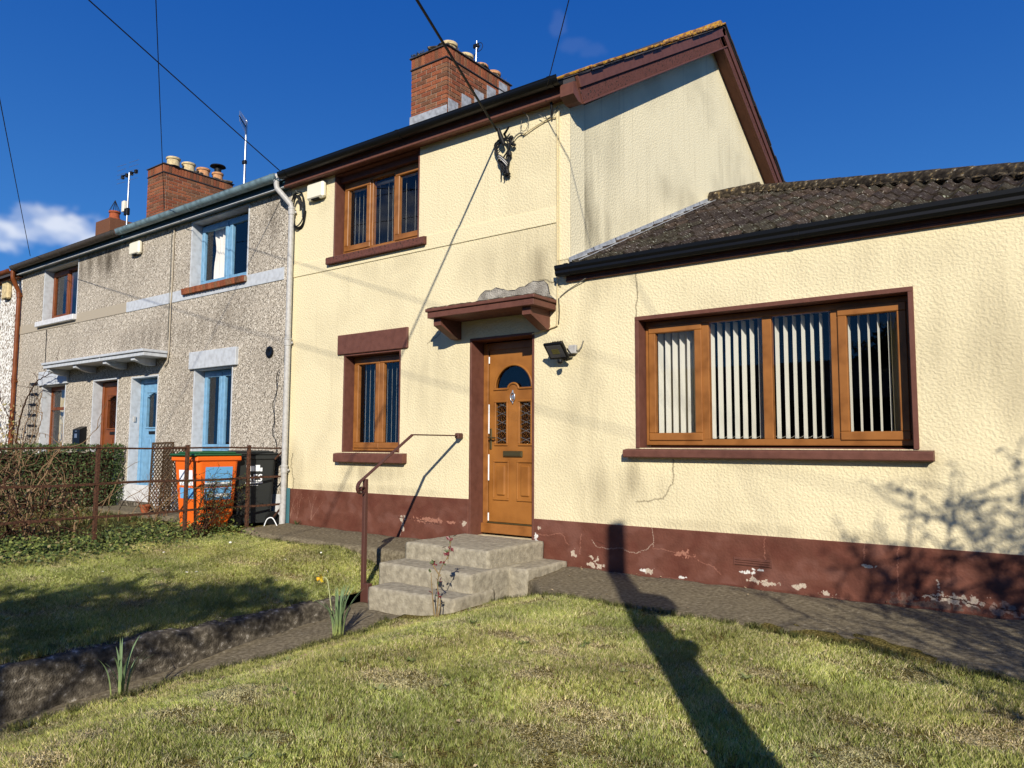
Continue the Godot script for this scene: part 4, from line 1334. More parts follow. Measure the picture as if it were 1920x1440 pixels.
		for i in 10:
			var s := MB.new()
			s.tube([Vector3(i * 0.479, 7.59, -4.1), Vector3(i * 0.479 + 0.47, 7.59, -4.1)], [0.11, 0.115], 10)
			put("ridge_tile", s.mesh(), M.slate, roof)
		if k == 0:
			at_box("canopy", Vector3(-9.56 - x0, 2.755, 0.02), Vector3(-8.03 - x0, 2.80, 0.46), M.pale_grey, h, 0.006)
		# canopy shared by the two doors, half on each house
		else:
			at_box("canopy", Vector3(-11.95 - x0, 2.755, 0.02), Vector3(PARTY - 0.001, 2.80, 0.46), M.pale_grey, h, 0.006)
		var cu: Array = [-9.565 - x0, -8.05 - x0] if k == 0 else [-11.93 - x0, PARTY - 0.002]
		at_box("canopy_base", Vector3(cu[0], 2.69, 0.02), Vector3(cu[1], 2.753, 0.43), M.pale_grey, h, 0.004)
		for bx in ([-8.42, -9.42] if k == 0 else [-11.75, -10.6]):
			var b := MB.new()
			b.prism(PackedVector2Array([Vector2(0, 2.689), Vector2(0.37, 2.689), Vector2(0.37, 2.64), Vector2(0.12, 2.57), Vector2(0, 2.57)]), 0.12, Transform3D(Basis(Vector3(0, 0, 1), Vector3(0, 1, 0), Vector3(-1, 0, 0)), Vector3(bx - x0, 0, 0.02)))
			put("bracket", b.mesh(), M.pale_grey, h)
		if k == 0: chimney(h, -13.02 - x0 + 0.0, -12.30 - x0, -2.0, -3.77, 5.9, 7.70, 94, false, [], false)
	move_chimney()
	# the next house along, white dashed
	var h3 := thing("terraced_house", "white pebbledashed house at the far left edge with brown gutter", "house", Vector3(-PARTY * 4, 0, 0))
	put("front_wall", wall(0.0, PARTY - 0.003, -0.4, 5.12, 0.3, [[1.4, 3.55, 3.75, 4.75]]), M.white_pebble, h3)
	at_box("back_wall", Vector3(0, -0.4, -8.2), Vector3(PARTY - 0.003, 5.0, -7.95), M.cream, h3)
	at_box("side_wall", Vector3(0, -0.4, -7.94), Vector3(0.25, 5.0, -0.305), M.cream, h3)
	at_box("inner_wall", Vector3(0.3, -0.3, -3.6), Vector3(PARTY - 0.21, 4.9, -3.45), M.room, h3)
	at_box("upper_floor", Vector3(0.3, 2.62, -3.44), Vector3(PARTY - 0.21, 2.82, -0.31), M.room, h3)
	window(h3, 1.42, 3.53, 3.77, 4.73, -0.15, [[1.47, 2.4, true], [2.5, 3.48, false]], M.old_wood, 0.05, 4.3)
	at_box("sill", Vector3(1.3, 3.64, -0.1), Vector3(3.63, 3.75, 0.08), M.plastic_pot, h3, 0.008)
	at_box("fascia", Vector3(0, 4.90, 0.09), Vector3(PARTY, 5.10, 0.13), M.old_wood, h3)
	at_box("soffit", Vector3(0, 4.91, 0.001), Vector3(PARTY, 4.93, 0.089), M.old_wood, h3)
	gutter(h3, 0.02, PARTY - 0.03, 5.06, 0.21, 0.07, M.old_wood)
	var rm3 := MB.new()
	rm3.prism(PackedVector2Array([Vector2(0.22, 5.0), Vector2(-4.1, 7.57), Vector2(-8.42, 5.0), Vector2(-8.42, 4.93), Vector2(-4.1, 7.48), Vector2(0.22, 4.93)]), PARTY, Transform3D(Basis(Vector3(0, 0, 1), Vector3(0, 1, 0), Vector3(-1, 0, 0)), Vector3(PARTY, 0, 0)))
	put("roof", rm3.mesh(), M.slate, h3)
	downpipe(h3, PARTY + 0.02, 5.0, 0.21, PARTY - 0.0, 0.06, 0.045, M.old_wood, "downpipe")
	var c3 := MB.new()
	c3.span(Vector3(2.2, 5.9, -3.6), Vector3(3.0, 7.28, -2.6), 0.01)
	var ch := put("chimney", c3.mesh(), M.bricks[3], h3)
	var pt := MB.new()
	pt.lathe(Vector3(2.72, 7.28, -2.85), [Vector2(0.16, 0), Vector2(0.17, 0.05), Vector2(0.135, 0.08), Vector2(0.125, 0.2), Vector2(0.15, 0.22), Vector2(0.15, 0.26), Vector2(0.1, 0.26)], 14)
	put("chimney_pot", pt.mesh(), M.clay_red, ch)
	var cage := MB.new()
	for i in 10:
		var a := TAU * i / 10.0
		cage.tube([Vector3(2.72 + 0.14 * cos(a), 7.54, -2.85 + 0.14 * sin(a)), Vector3(2.72, 7.86, -2.85)], [0.006], 4)
	put("bird_guard", cage.mesh(), M.cable, ch)

	drape("white curtain bunched at the left of the blue upstairs window", -7.22, -6.74, 3.86, 4.85, -0.30, 4.0, M.curtain, 0.25)
	drape("dark net curtain in the brown upstairs window", -12.4, -11.75, 3.86, 4.6, -0.36, 6.0, M.curtain_beige)
	drape("pale curtain edge in the blue ground floor window", -6.98, -6.86, 1.2, 2.36, -0.36, 1.5, M.curtain)
	drape("grey curtain in the brown ground floor window", -12.95, -12.5, 1.05, 2.36, -0.36, 4.0, M.curtain_beige)


func move_chimney():
	# the chimney over the two grey houses belongs to the house with the brown windows
	var a := get_node("terraced_house_001")
	var b := get_node("terraced_house_002")
	var c := a.get_node("chimney")
	a.remove_child(c)
	b.add_child(c, true)
	c.position = Vector3(-PARTY * -1, 0, 0) * 1.0
	for p in [[-12.36, -2.25, 0.15, 0.20, M.plastic_pot], [-12.40, -2.65, 0.15, 0.20, M.plastic_pot], [-12.44, -3.05, 0.15, 0.20, M.clay], [-12.42, -3.42, 0.13, 0.2, M.clay]]:
		var o := MB.new()
		var rr: float = p[2]
		var hh: float = p[3]
		o.lathe(Vector3(p[0] + PARTY * 2, 7.70, p[1]), [Vector2(rr * 0.95, 0), Vector2(rr * 0.92, hh * 0.7), Vector2(rr * 1.06, hh * 0.76), Vector2(rr * 1.08, hh * 0.95), Vector2(rr, hh), Vector2(rr * 0.8, hh), Vector2(rr * 0.75, hh * 0.3)], 18)
		put("chimney_pot", o.mesh(), p[4], c)
	var cw := MB.new()
	var q := Vector3(-12.42 + PARTY * 2, 7.9, -3.42)
	cw.lathe(q, [Vector2(0.08, 0), Vector2(0.085, 0.12), Vector2(0.06, 0.12)], 14)
	cw.lathe(q + Vector3(0, 0.16, 0), [Vector2(0.0, -0.005), Vector2(0.19, 0.0), Vector2(0.17, 0.03), Vector2(0.05, 0.055), Vector2(0.0, 0.055)], 18)
	cw.tube([q + Vector3(0, 0.1, 0), q + Vector3(0, 0.17, 0)], [0.02], 6)
	put("cowl", cw.mesh(), M.cable, c)


func downpipe(parent: Node, x_top: float, y_top: float, z_top: float, x: float, z: float, r: float, m: Material, called: String) -> Node3D:
	var s := MB.new()
	s.tube([Vector3(x_top, y_top + 0.04, z_top), Vector3(x_top, y_top - 0.10, z_top), Vector3(x_top, y_top - 0.16, z_top - 0.01), Vector3(x, y_top - 0.40, z + 0.02), Vector3(x, y_top - 0.47, z), Vector3(x, 0.14, z)], [r], 14)
	var p := put(called, s.mesh(), m, parent)
	for q in [y_top - 0.50, y_top - 2.4, y_top - 4.2]:
		var c := MB.new()
		c.lathe(Vector3(x, q, z), [Vector2(r * 1.02, -0.05), Vector2(r * 1.2, -0.05), Vector2(r * 1.2, 0.03), Vector2(r * 1.32, 0.035), Vector2(r * 1.32, 0.055), Vector2(r * 1.02, 0.06)], 14)
		c.box(Vector3(x, q - 0.01, z - r * 0.9), Vector3(r * 2.9, 0.03, 0.02), 0.004)
		put("pipe_collar", c.mesh(), m, p)
	return p


func grey_door(h: Node, dr: Array, k: int):
	var d := Node3D.new()
	hang("door", d, h)
	var m: Material = M.blue if k == 0 else M.old_wood
	var z := -0.16
	var x0: float = dr[0] + 0.02; var x1: float = dr[1] - 0.02
	var s := MB.new()
	s.span(Vector3(x0, 0.24, z - 0.07), Vector3(x0 + 0.075, 2.39, z), 0.008)
	s.span(Vector3(x1 - 0.075, 0.24, z - 0.07), Vector3(x1, 2.39, z), 0.008)
	s.span(Vector3(x0 + 0.074, 2.31, z - 0.07), Vector3(x1 - 0.074, 2.39, z), 0.008)
	put("frame", s.mesh(), m, d)
	at_box("threshold", Vector3(dr[0] - 0.05, 0.05, -0.25), Vector3(dr[1] + 0.05, 0.235, 0.12), M.old_concrete, d, 0.015)
	var a := x0 + 0.08; var b := x1 - 0.08
	var leaf := put("leaf", wall(a, b, 0.245, 2.305, 0.045, [[a + 0.13, b - 0.13, 1.52, 2.14]]), m, d)
	leaf.position.z = z - 0.025
	var g := MB.new()
	g.quad(Vector3(a + 0.13, 1.52, z - 0.045), Vector3(b - 0.13, 1.52, z - 0.045), Vector3(b - 0.13, 2.14, z - 0.045), Vector3(a + 0.13, 2.14, z - 0.045))
	put("pane", g.mesh(), M.frosted if k == 1 else M.glass, d)
	var top := MB.new()
	for i in 8:
		var u := -0.5 + (i + 0.5) / 8.0
		var w := b - a - 0.26
		top.span(Vector3((a + b) / 2 + w * (u - 0.0626), 2.14 - 0.09 * pow(absf(u) * 2, 2.0) - 0.01, z - 0.04), Vector3((a + b) / 2 + w * (u + 0.0626), 2.15, z - 0.018), 0.0)
	put("arched_head", top.mesh(), m, d)
	var mid := (a + b) / 2
	for p in [[a + 0.10, mid - 0.03], [mid + 0.03, b - 0.10]]:
		var q := MB.new()
		q.box(Vector3((p[0] + p[1]) / 2, 0.86, z - 0.02), Vector3(p[1] - p[0], 0.92, 0.022), 0.009)
		put("panel", q.mesh(), m, d)
	var bd := MB.new()
	var w0 := a + 0.115; var w1 := b - 0.115
	bd.span(Vector3(w0, 1.50, z - 0.03), Vector3(w1, 1.525, z - 0.008), 0.005)
	bd.span(Vector3(w0, 2.135, z - 0.03), Vector3(w1, 2.16, z - 0.008), 0.005)
	bd.span(Vector3(w0, 1.52, z - 0.03), Vector3(w0 + 0.02, 2.14, z - 0.0085), 0.005)
	bd.span(Vector3(w1 - 0.02, 1.52, z - 0.03), Vector3(w1, 2.14, z - 0.0085), 0.005)
	put("glazing_bead", bd.mesh(), m, d)
	at_box("letterbox", Vector3(mid - 0.12, 1.40, z - 0.03), Vector3(mid + 0.12, 1.455, z - 0.012), M.cable, d, 0.004)
	if k == 0:
		at_box("door_bell", Vector3(dr[0] + 0.012, 1.62, -0.09), Vector3(dr[0] + 0.04, 1.72, -0.05), M.pipe, d, 0.004)


# ------------------------------------------------------------------ worn concrete: a rounded block with uneven faces
func worn(a: Vector3, b: Vector3, r: float, amp: float, cell: float, f: FastNoiseLite, yaw := 0.0, warp = null) -> ArrayMesh:
	var st := SurfaceTool.new()
	st.begin(Mesh.PRIMITIVE_TRIANGLES)
	var ctr := (a + b) / 2
	var h := (b - a).abs() / 2
	var axes := [Vector3.RIGHT, Vector3.UP, Vector3.BACK]
	for ax in 3:
		var u := (ax + 1) % 3
		var w := (ax + 2) % 3
		var nu := clampi(int(h[u] * 2 / cell), 2, 160)
		var nw := clampi(int(h[w] * 2 / cell), 2, 160)
		for s in [-1.0, 1.0]:
			var grid := []
			for i in nu + 1:
				var col := []
				for j in nw + 1:
					# more rows close to the edges
					var tu := i / float(nu) * 2 - 1
					var tw := j / float(nw) * 2 - 1
					var p := Vector3.ZERO
					p[ax] = h[ax] * s
					p[u] = h[u] * tu
					p[w] = h[w] * tw
					var inner := p.clamp(-h + Vector3.ONE * r, h - Vector3.ONE * r)
					var d := p - inner
					var q := p
					if d.length() > 1e-6: q = inner + d.normalized() * r
					var nn := d.normalized()
					var wp := q + ctr
					q += nn * f.get_noise_3d(wp.x * 10, wp.y * 10, wp.z * 10) * amp
					q = q.rotated(Vector3.UP, yaw) + ctr
					if warp != null: q = warp.call(q)
					col.append(q)
				grid.append(col)
			for i in nu:
				for j in nw:
					var q := [grid[i][j], grid[i + 1][j], grid[i + 1][j + 1], grid[i][j + 1]]
					var order := [0, 2, 1, 0, 3, 2] if s > 0 else [0, 1, 2, 0, 2, 3]
					for k in order: st.add_vertex(q[k])
	st.index()
	st.generate_normals()
	return st.commit()


func make_steps_and_rail():
	var f := noise(0.35, 101, 4)
	var t := thing("concrete_steps", "three worn grey concrete steps below the cream house front door", "steps", Vector3(-0.87, -0.3, 0.9))
	var o := -t.position
	# tread by tread; the second wraps round the right side of the top one
	put("top_step", worn(Vector3(-1.42, -0.3, 0.016) + o, Vector3(-0.315, 0.225, 0.96) + o, 0.015, 0.007, 0.03, f), M.concrete, t)
	put("middle_step", worn(Vector3(-1.44, -0.3, 0.5) + o, Vector3(-0.235, 0.055, 1.31) + o, 0.015, 0.007, 0.03, f), M.concrete, t)
	put("side_step", worn(Vector3(-0.6, -0.3, 0.016) + o, Vector3(-0.02, 0.048, 0.74) + o, 0.015, 0.007, 0.03, f), M.concrete, t)
	put("bottom_step", worn(Vector3(-1.25, -0.4, 1.0) + o, Vector3(-0.20, -0.115, 1.61) + o, 0.015, 0.008, 0.03, f, 0.03), M.concrete, t)

	# handrail: level bar from the wall, slope down to a scroll on a square post
	var x := -1.481
	var r := thing("handrail", "brown steel handrail with scrolled end beside the front steps", "handrail", Vector3(x, -0.31, 1.46))
	var off := -r.position
	var post := MB.new()
	post.span(Vector3(x - 0.021, -0.42, 1.445) + off, Vector3(x + 0.021, 0.885, 1.487) + off, 0.004)
	put("post", post.mesh(), M.rail, r)
	at_box("post_shoe", Vector3(x + 0.022, -0.31, 1.44) + off, Vector3(x + 0.10, -0.13, 1.50) + off, M.rail, r, 0.005)
	var bar := MB.new()
	var a := Vector3(x, 1.335, 0.03) + off
	var b := Vector3(x, 1.335, 0.815) + off
	var c := Vector3(x, 0.862, 1.535) + off
	bar.bar(a, b, 0.042, 0.014, 0.003)
	bar.bar(b + Vector3(0, 0, -0.004), c, 0.0421, 0.0141, 0.003)
	put("rail", bar.mesh(), M.rail, r)
	var sc := MB.new()
	var prev := c
	var cur := c
	var d := (c - b).normalized()
	var turn := 0.0
	for i in 22:
		var step := 0.020 - 0.00055 * i
		d = d.rotated(Vector3.RIGHT, 0.20 + 0.018 * i)
		cur = prev + d * step
		sc.bar(prev - d * 0.003, cur + d * 0.003, 0.0418, 0.0135, 0.0)
		prev = cur
	put("scroll", sc.mesh(), M.rail, r)
	var br := MB.new()
	br.span(Vector3(x - 0.03, 1.30, 0.004) + off, Vector3(x + 0.03, 1.365, 0.10) + off, 0.012)
	put("wall_bracket", br.mesh(), M.rail, r)


func make_wall_things():
	# floodlight and its junction box
	var f := thing("floodlight", "black floodlight on a bracket beside the cream house front door", "floodlight", Vector3(-0.06, 2.205, 0.17))
	var bs := Basis.from_euler(Vector3(0.72, -0.06, 0.0))
	var s := MB.new()
	s.box(Vector3(0, 0, 0.0), Vector3(0.24, 0.20, 0.03), 0.006, bs)
	s.box(bs * Vector3(0, 0.01, -0.04), Vector3(0.17, 0.13, 0.05), 0.012, bs)
	for i in 7: s.box(bs * Vector3(-0.06 + i * 0.02, 0.01, -0.07), Vector3(0.006, 0.11, 0.03), 0.0, bs)
	put("housing", s.mesh(), M.black, f)
	s = MB.new()
	s.box(bs * Vector3(0, 0, 0.0155), Vector3(0.19, 0.15, 0.004), 0.001, bs)
	put("lens", s.mesh(), M.lens, f)
	s = MB.new()
	s.box(bs * Vector3(0, 0, 0.0182), Vector3(0.09, 0.06, 0.002), 0.0, bs)
	put("lamp_chip", s.mesh(), mat(Color(0.38, 0.36, 0.20), 0.4), f)
	s = MB.new()
	for side in [-1.0, 1.0]:
		s.bar(bs * Vector3(side * 0.125, 0, -0.02), Vector3(side * 0.11, -0.05, -0.14), 0.006, 0.022, 0.002)
	s.bar(Vector3(-0.11, -0.05, -0.145), Vector3(0.11, -0.05, -0.145), 0.022, 0.008, 0.002)
	s.span(Vector3(-0.03, -0.08, -0.168), Vector3(0.03, -0.02, -0.149), 0.004)
	put("bracket", s.mesh(), M.black, f)
	s = MB.new()
	s.lathe(Vector3(0.035, -0.11, -0.02), [Vector2(0.0, -0.035), Vector2(0.022, -0.026), Vector2(0.03, -0.006), Vector2(0.03, 0.016), Vector2(0.0, 0.018)], 14)
	put("sensor", s.mesh(), M.black, f)
	var j := thing("junction_box", "small grey electrical box on the wall right of the floodlight", "junction box", Vector3(0.052, 2.18, 0.0))
	at_box("lid", Vector3(-0.045, 0, 0.002), Vector3(0.045, 0.09, 0.05), M.pipe, j, 0.006)
	s = MB.new()
	s.tube([Vector3(-0.04, 0.03, 0.03), Vector3(-0.09, 0.0, 0.03), Vector3(-0.15, -0.02, 0.025), Vector3(-0.185, -0.01, 0.03)], [0.006], 6)
	s.tube([Vector3(0.045, 0.03, 0.03), Vector3(0.075, 0.035, 0.02), Vector3(0.10, 0.07, 0.015), Vector3(0.115, 0.125, 0.008), Vector3(0.117, 0.13, -0.01)], [0.007], 6)
	put("lead", s.mesh(), M.cable_grey, j)

	# alarm boxes
	alarm("white alarm box under the eaves of the cream house by the coil of cable", Vector3(-4.17, 4.66, 0.004), Vector3(0.36, 0.24, 0.085), M.plastic_white)
	alarm("white alarm box high on the grey house with blue windows", Vector3(-9.25, 4.64, 0.004), Vector3(0.36, 0.24, 0.085), M.plastic_white)
	alarm("cream alarm box on the white house at the far left edge", Vector3(-15.1, 4.50, 0.004), Vector3(0.34, 0.46, 0.10), M.plastic_pot)
	# coil of black cable hung on the wall
	var coil := thing("cable_coil", "coil of black cable hanging by the white downpipe", "cable coil", Vector3(-4.58, 4.60, 0.0))
	for k in 5:
		s = MB.new()
		var pts := []
		var rx := 0.135 + rng.randf_range(-0.02, 0.015)
		var ry := 0.25 + rng.randf_range(-0.025, 0.02)
		for i in 41:
			var a := TAU * i / 40.0
			pts.append(Vector3(rx * cos(a) + 0.012 * sin(a * 2 + k), ry * sin(a) - 0.015 * k, 0.045 + 0.014 * k * cos(a * 0.5) + 0.012 * sin(a * 3 + k)))
		s.tube(pts, [0.009], 7, false)
		put("loop", s.mesh(), M.cable, coil)
	s = MB.new()
	s.tube([Vector3(0.02, 0.23, 0.0), Vector3(0.02, 0.235, 0.10), Vector3(0.02, 0.26, 0.105)], [0.006], 6)
	put("hook", s.mesh(), M.steel, coil)
	# white downpipe between the two houses
	var dp := thing("downpipe", "long white plastic downpipe with a swan neck where cream meets grey wall", "downpipe")
	var p := downpipe(dp, -4.86, 5.08, 0.22, -4.69, 0.07, 0.040, M.pipe, "pipe")
	s = MB.new()
	s.tube([Vector3(-4.69, 0.40, 0.075), Vector3(-4.69, 0.12, 0.075), Vector3(-4.70, 0.07, 0.12)], [0.045], 14)
	put("shoe", s.mesh(), M.pipe, dp)
	s = MB.new()
	s.span(Vector3(-4.755, 0.1, 0.02), Vector3(-4.605, 0.62, 0.034), 0.004)
	put("backing_board", s.mesh(), mat(Color(0.25, 0.42, 0.45), 0.6), dp)
	s = MB.new()
	var q := []
	for i in 30: q.append(Vector3(-4.93 - 0.10 * sin(i / 29.0 * PI) * (1.0 if i < 22 else 0.6), 2.3 - i * 0.045, 0.03 + 0.02 * sin(i * 0.7)))
	s.tube(q, [0.006], 5)
	put("loose_cable", s.mesh(), M.cable, dp)
	s = MB.new()
	s.tube([Vector3(-4.76, 4.7, 0.02), Vector3(-4.77, 3.6, 0.018), Vector3(-4.80, 3.0, 0.018), Vector3(-4.84, 2.4, 0.02)], [0.006], 5)
	put("clipped_cable", s.mesh(), M.cable_grey, dp)
	# vent, post box, small trellis on the grey walls
	var v := thing("wall_vent", "round black vent high on the grey wall near the downpipe", "vent", Vector3(-5.2, 2.58, 0.0))
	s = MB.new()
	s.lathe(Vector3.ZERO, [Vector2(0.085, 0.002), Vector2(0.085, 0.02), Vector2(0.06, 0.026), Vector2(0.0, 0.01)], 20, Basis(Vector3.RIGHT, Vector3(0, 0, 1), Vector3(0, -1, 0)))
	put("grille", s.mesh(), M.black, v)
	var m := thing("letter_box", "black metal post box on the wall left of the brown door", "letter box", Vector3(-11.06, 1.0, 0.0))
	s = MB.new()
	s.prism(PackedVector2Array([Vector2(0.004, 0.16), Vector2(0.13, 0.16), Vector2(0.13, 0.5), Vector2(0.004, 0.56)]), 0.30, Transform3D(Basis(Vector3(0, 0, 1), Vector3(0, 1, 0), Vector3(-1, 0, 0)), Vector3(0.15, 0, 0)))
	put("box", s.mesh(), M.black, m)
	at_box("crest", Vector3(-0.06, 0.34, 0.13), Vector3(0.04, 0.42, 0.133), M.steel, m, 0.001)
	at_box("slot_flap", Vector3(-0.04, 0.46, 0.13), Vector3(0.03, 0.475, 0.134), M.steel, m, 0.001)
	var tr := thing("wall_trellis", "narrow dark metal trellis on the wall beside the brown-windowed house's lower window", "trellis", Vector3(-13.37, 0.2, 0.03))
	for i in 4:
		at_box("upright", Vector3(-0.20 + i * 0.13, 0.0, 0.0), Vector3(-0.19 + i * 0.13, 2.32, 0.008), M.cable, tr, 0.0)
	for i in 11:
		at_box("crossbar", Vector3(-0.21, 0.08 + i * 0.22, 0.0085), Vector3(0.21, 0.11 + i * 0.22, 0.0165), M.cable, tr, 0.0)
	# cables down the corner and round the front of the cream house
	var c := thing("wall_cables", "thin cream and grey cables running down the corner of the cream house to the door", "cables")
	var runs := [[[Vector3(-0.60, 4.70, 0.03), Vector3(-0.42, 4.76, 0.02), Vector3(-0.24, 4.80, 0.02), Vector3(-0.17, 4.79, 0.02), Vector3(-0.155, 4.74, 0.015), Vector3(-0.152, 3.9, 0.016), Vector3(-0.148, 3.1, 0.02), Vector3(-0.15, 2.55, 0.02), Vector3(-0.155, 2.50, 0.02), Vector3(-0.22, 2.48, 0.018), Vector3(-0.36, 2.455, 0.018), Vector3(-0.47, 2.435, 0.02)], 0.007, M.cable_cream],
		[[Vector3(-0.12, 4.85, 0.02), Vector3(-0.128, 4.0, 0.014), Vector3(-0.125, 3.05, 0.014)], 0.006, M.cable_cream],
		[[Vector3(-0.13, 2.79, 0.015), Vector3(-0.125, 2.62, 0.015), Vector3(-0.13, 2.52, 0.02)], 0.006, M.cable],
		[[Vector3(-0.12, 2.80, 0.012), Vector3(-0.02, 2.86, 0.015), Vector3(0.10, 2.91, 0.02), Vector3(0.22, 2.955, 0.04)], 0.005, M.cable_grey],
		[[Vector3(-0.60, 4.98, 0.12), Vector3(-0.50, 4.86, 0.06), Vector3(-0.55, 4.74, 0.04), Vector3(-0.62, 4.76, 0.04), Vector3(-0.60, 4.86, 0.05)], 0.004, M.cable_grey],
		[[Vector3(-0.36, 4.86, 0.05), Vector3(-0.28, 4.80, 0.04), Vector3(-0.20, 4.82, 0.03), Vector3(-0.13, 4.9, 0.03)], 0.004, M.cable_grey]]
	for r in runs:
		s = MB.new()
		s.tube(smooth(r[0], 5), [r[1]], 6)
		put("cable", s.mesh(), r[2], c)
	var cl := MB.new()
	cl.tube([Vector3(-0.17, 4.96, 0.10), Vector3(-0.19, 4.80, 0.05)], [0.018, 0.01], 8)
	put("cable_clamp", cl.mesh(), M.cable, c)
	# cables on the grey house
	c = thing("wall_cables", "pale cable running down the grey wall between the blue windows and door", "cables")
	for r in [[[Vector3(-7.99, 4.93, 0.02), Vector3(-7.99, 3.82, 0.02), Vector3(-7.99, 3.6, 0.03), Vector3(-8.0, 2.8, 0.02), Vector3(-8.02, 2.62, 0.03), Vector3(-8.12, 2.55, 0.03)], 0.014, M.grey_band], [[Vector3(-8.08, 4.9, 0.015), Vector3(-8.07, 3.0, 0.015)], 0.006, M.cable_grey], [[Vector3(-12.95, 3.6, 0.012), Vector3(-12.94, 2.75, 0.012)], 0.006, M.cable]]:
		s = MB.new()
		s.tube(r[0], [r[1]], 6)
		put("cable", s.mesh(), r[2], c)


func alarm(label: String, at: Vector3, size: Vector3, m: Material):
	var a := thing("alarm_box", label, "alarm box", at)
	var s := MB.new()
	s.box(Vector3(0, size.y / 2, size.z / 2), size, 0.028)
	put("cover", s.mesh(), m, a)
	s = MB.new()
	s.box(Vector3(0, 0.01, size.z * 0.5), Vector3(size.x * 0.5, 0.03, size.z * 0.7), 0.008)
	put("strobe", s.mesh(), M.dark, a)
	return a


func smooth(p: Array, n: int) -> Array:
	var out := []
	for i in p.size() - 1:
		var a: Vector3 = p[maxi(i - 1, 0)]; var b: Vector3 = p[i]; var c: Vector3 = p[i + 1]; var d: Vector3 = p[mini(i + 2, p.size() - 1)]
		for k in n: out.append(b.cubic_interpolate(c, a, d, k / float(n)))
	out.append(p[p.size() - 1])
	return out


func sag(a: Vector3, b: Vector3, drop: float, n := 24) -> Array:
	var out := []
	for i in n + 1:
		var t := i / float(n)
		out.append(a.lerp(b, t) - Vector3(0, 4.0 * drop * t * (1 - t), 0))
	return out


func make_wires():
	# service cable to the cream house, with its knot of clamps and loops on the wall
	var w := thing("service_cable", "thick black service cable from the street to the knot on the cream wall", "cable")
	var a := Vector3(-0.90, 4.80, 0.12)
	var far := a + Vector3(0.387, 0.075, 1.0) * 13.0
	var s := MB.new()
	s.tube(sag(a, far, 0.02, 30), [0.013], 7)
	put("cable", s.mesh(), M.cable, w)
	var k := thing("cable_clamp", "tangle of black and white cable clamps and loops hanging on the cream wall", "cable clamp", Vector3(-0.88, 4.45, 0.0))
	s = MB.new()
	s.tube([Vector3(0.0, 0.36, 0.12), Vector3(0.03, 0.25, 0.10), Vector3(0.05, 0.18, 0.08)], [0.02, 0.03, 0.022], 8)
	s.tube([Vector3(0.02, 0.30, 0.0), Vector3(0.05, 0.30, 0.07), Vector3(0.13, 0.37, 0.08)], [0.014, 0.016, 0.01], 7)
	put("anchor", s.mesh(), M.cable, k)
	for q in [[Vector3(0.13, 0.24, 0.05), Vector3(0.06, 0.05, 0.05)], [Vector3(0.11, 0.06, 0.05), Vector3(0.05, 0.06, 0.05)], [Vector3(0.08, -0.14, 0.05), Vector3(0.045, 0.075, 0.05)], [Vector3(0.165, 0.16, 0.05), Vector3(0.06, 0.035, 0.05)]]:
		s = MB.new()
		s.box(q[0], q[1], 0.012, Basis(Vector3.BACK, rng.randf_range(-0.6, 0.6)))
		put("connector", s.mesh(), M.cable, k)
	for i in 4:
		s = MB.new()
		s.tube(smooth([Vector3(-0.06, 0.02 + i * 0.022, 0.05), Vector3(0.0, 0.025 + i * 0.012, 0.09), Vector3(0.07, -0.05 + i * 0.014, 0.07), Vector3(0.06, -0.075 + i * 0.012, 0.03), Vector3(-0.05, -0.01 + i * 0.01, 0.03)], 6), [0.008], 6)
		put("white_strap", s.mesh(), M.pipe if i % 2 == 0 else M.cable, k)
	for i in 9:
		s = MB.new()
		var p := [Vector3(rng.randf_range(0.0, 0.06), 0.26, 0.06)]
		var x := -0.07 if i % 2 == 0 else 0.12
		p.append(Vector3(x + rng.randf_range(-0.02, 0.03), 0.2 + rng.randf_range(-0.05, 0.03), 0.07))
		p.append(Vector3(x * rng.randf_range(0.5, 1.0), rng.randf_range(0.02, 0.12), 0.05))
		p.append(Vector3(rng.randf_range(-0.04, 0.12), rng.randf_range(-0.10, 0.0), 0.06))
		p.append(Vector3(rng.randf_range(-0.03, 0.13), rng.randf_range(-0.24, -0.12), 0.03))
		s.tube(smooth(p, 6), [0.008], 6)
		put("loop", s.mesh(), M.cable, k)
	s = MB.new()
	s.tube(smooth([Vector3(0.10, 0.12, 0.05), Vector3(0.17, 0.24, 0.04), Vector3(0.24, 0.28, 0.03), Vector3(0.30, 0.26, 0.025)], 6), [0.008], 6)
	put("tail", s.mesh(), M.cable_grey, k)

	wire("black wire slanting down from the top left to the end of the blue-grey gutter", Vector3(-4.74, 5.14, 0.26), Vector3(-0.575, 7.5, 12.0), 0.007, 0.05)
	wire("thin wire dropping steeply to the blue-grey gutter by the brick chimney", Vector3(-7.863, 5.164, 0.28), Vector3(12.9, 8.0, 12.0), 0.005, 0.0)
	wire("thin wire at the far left edge running down to the brown-windowed house", Vector3(-13.36, 5.2, 0.25), Vector3(13.94, 7.5, 12.0), 0.006, 0.15)
	wire("thin wire rising from the gable corner of the cream house", Vector3(-0.134, 5.003, 0.25), Vector3(10.855, 7.5, 12.0), 0.005, 0.05)

	# aerials
	aerial("tall television aerial on a silver pole over the blue-windowed house", Vector3(-9.1, 5.6, -2.0), 2.25, 0)
	aerial("television aerial with grid elements on a silver pole left of the chimney", Vector3(-13.95, 5.6, -2.0), 2.22, 1)
	aerial("short television aerial behind the mossy chimney of the cream house", Vector3(-3.86, 7.68, -3.05), 0.6, 2)


func wire(label: String, a: Vector3, b: Vector3, r: float, drop: float):
	var s := MB.new()
	s.tube(sag(a, b, drop, 30), [r], 6)
	tag(put("overhead_wire", s.mesh(), M.cable), label, "wire")


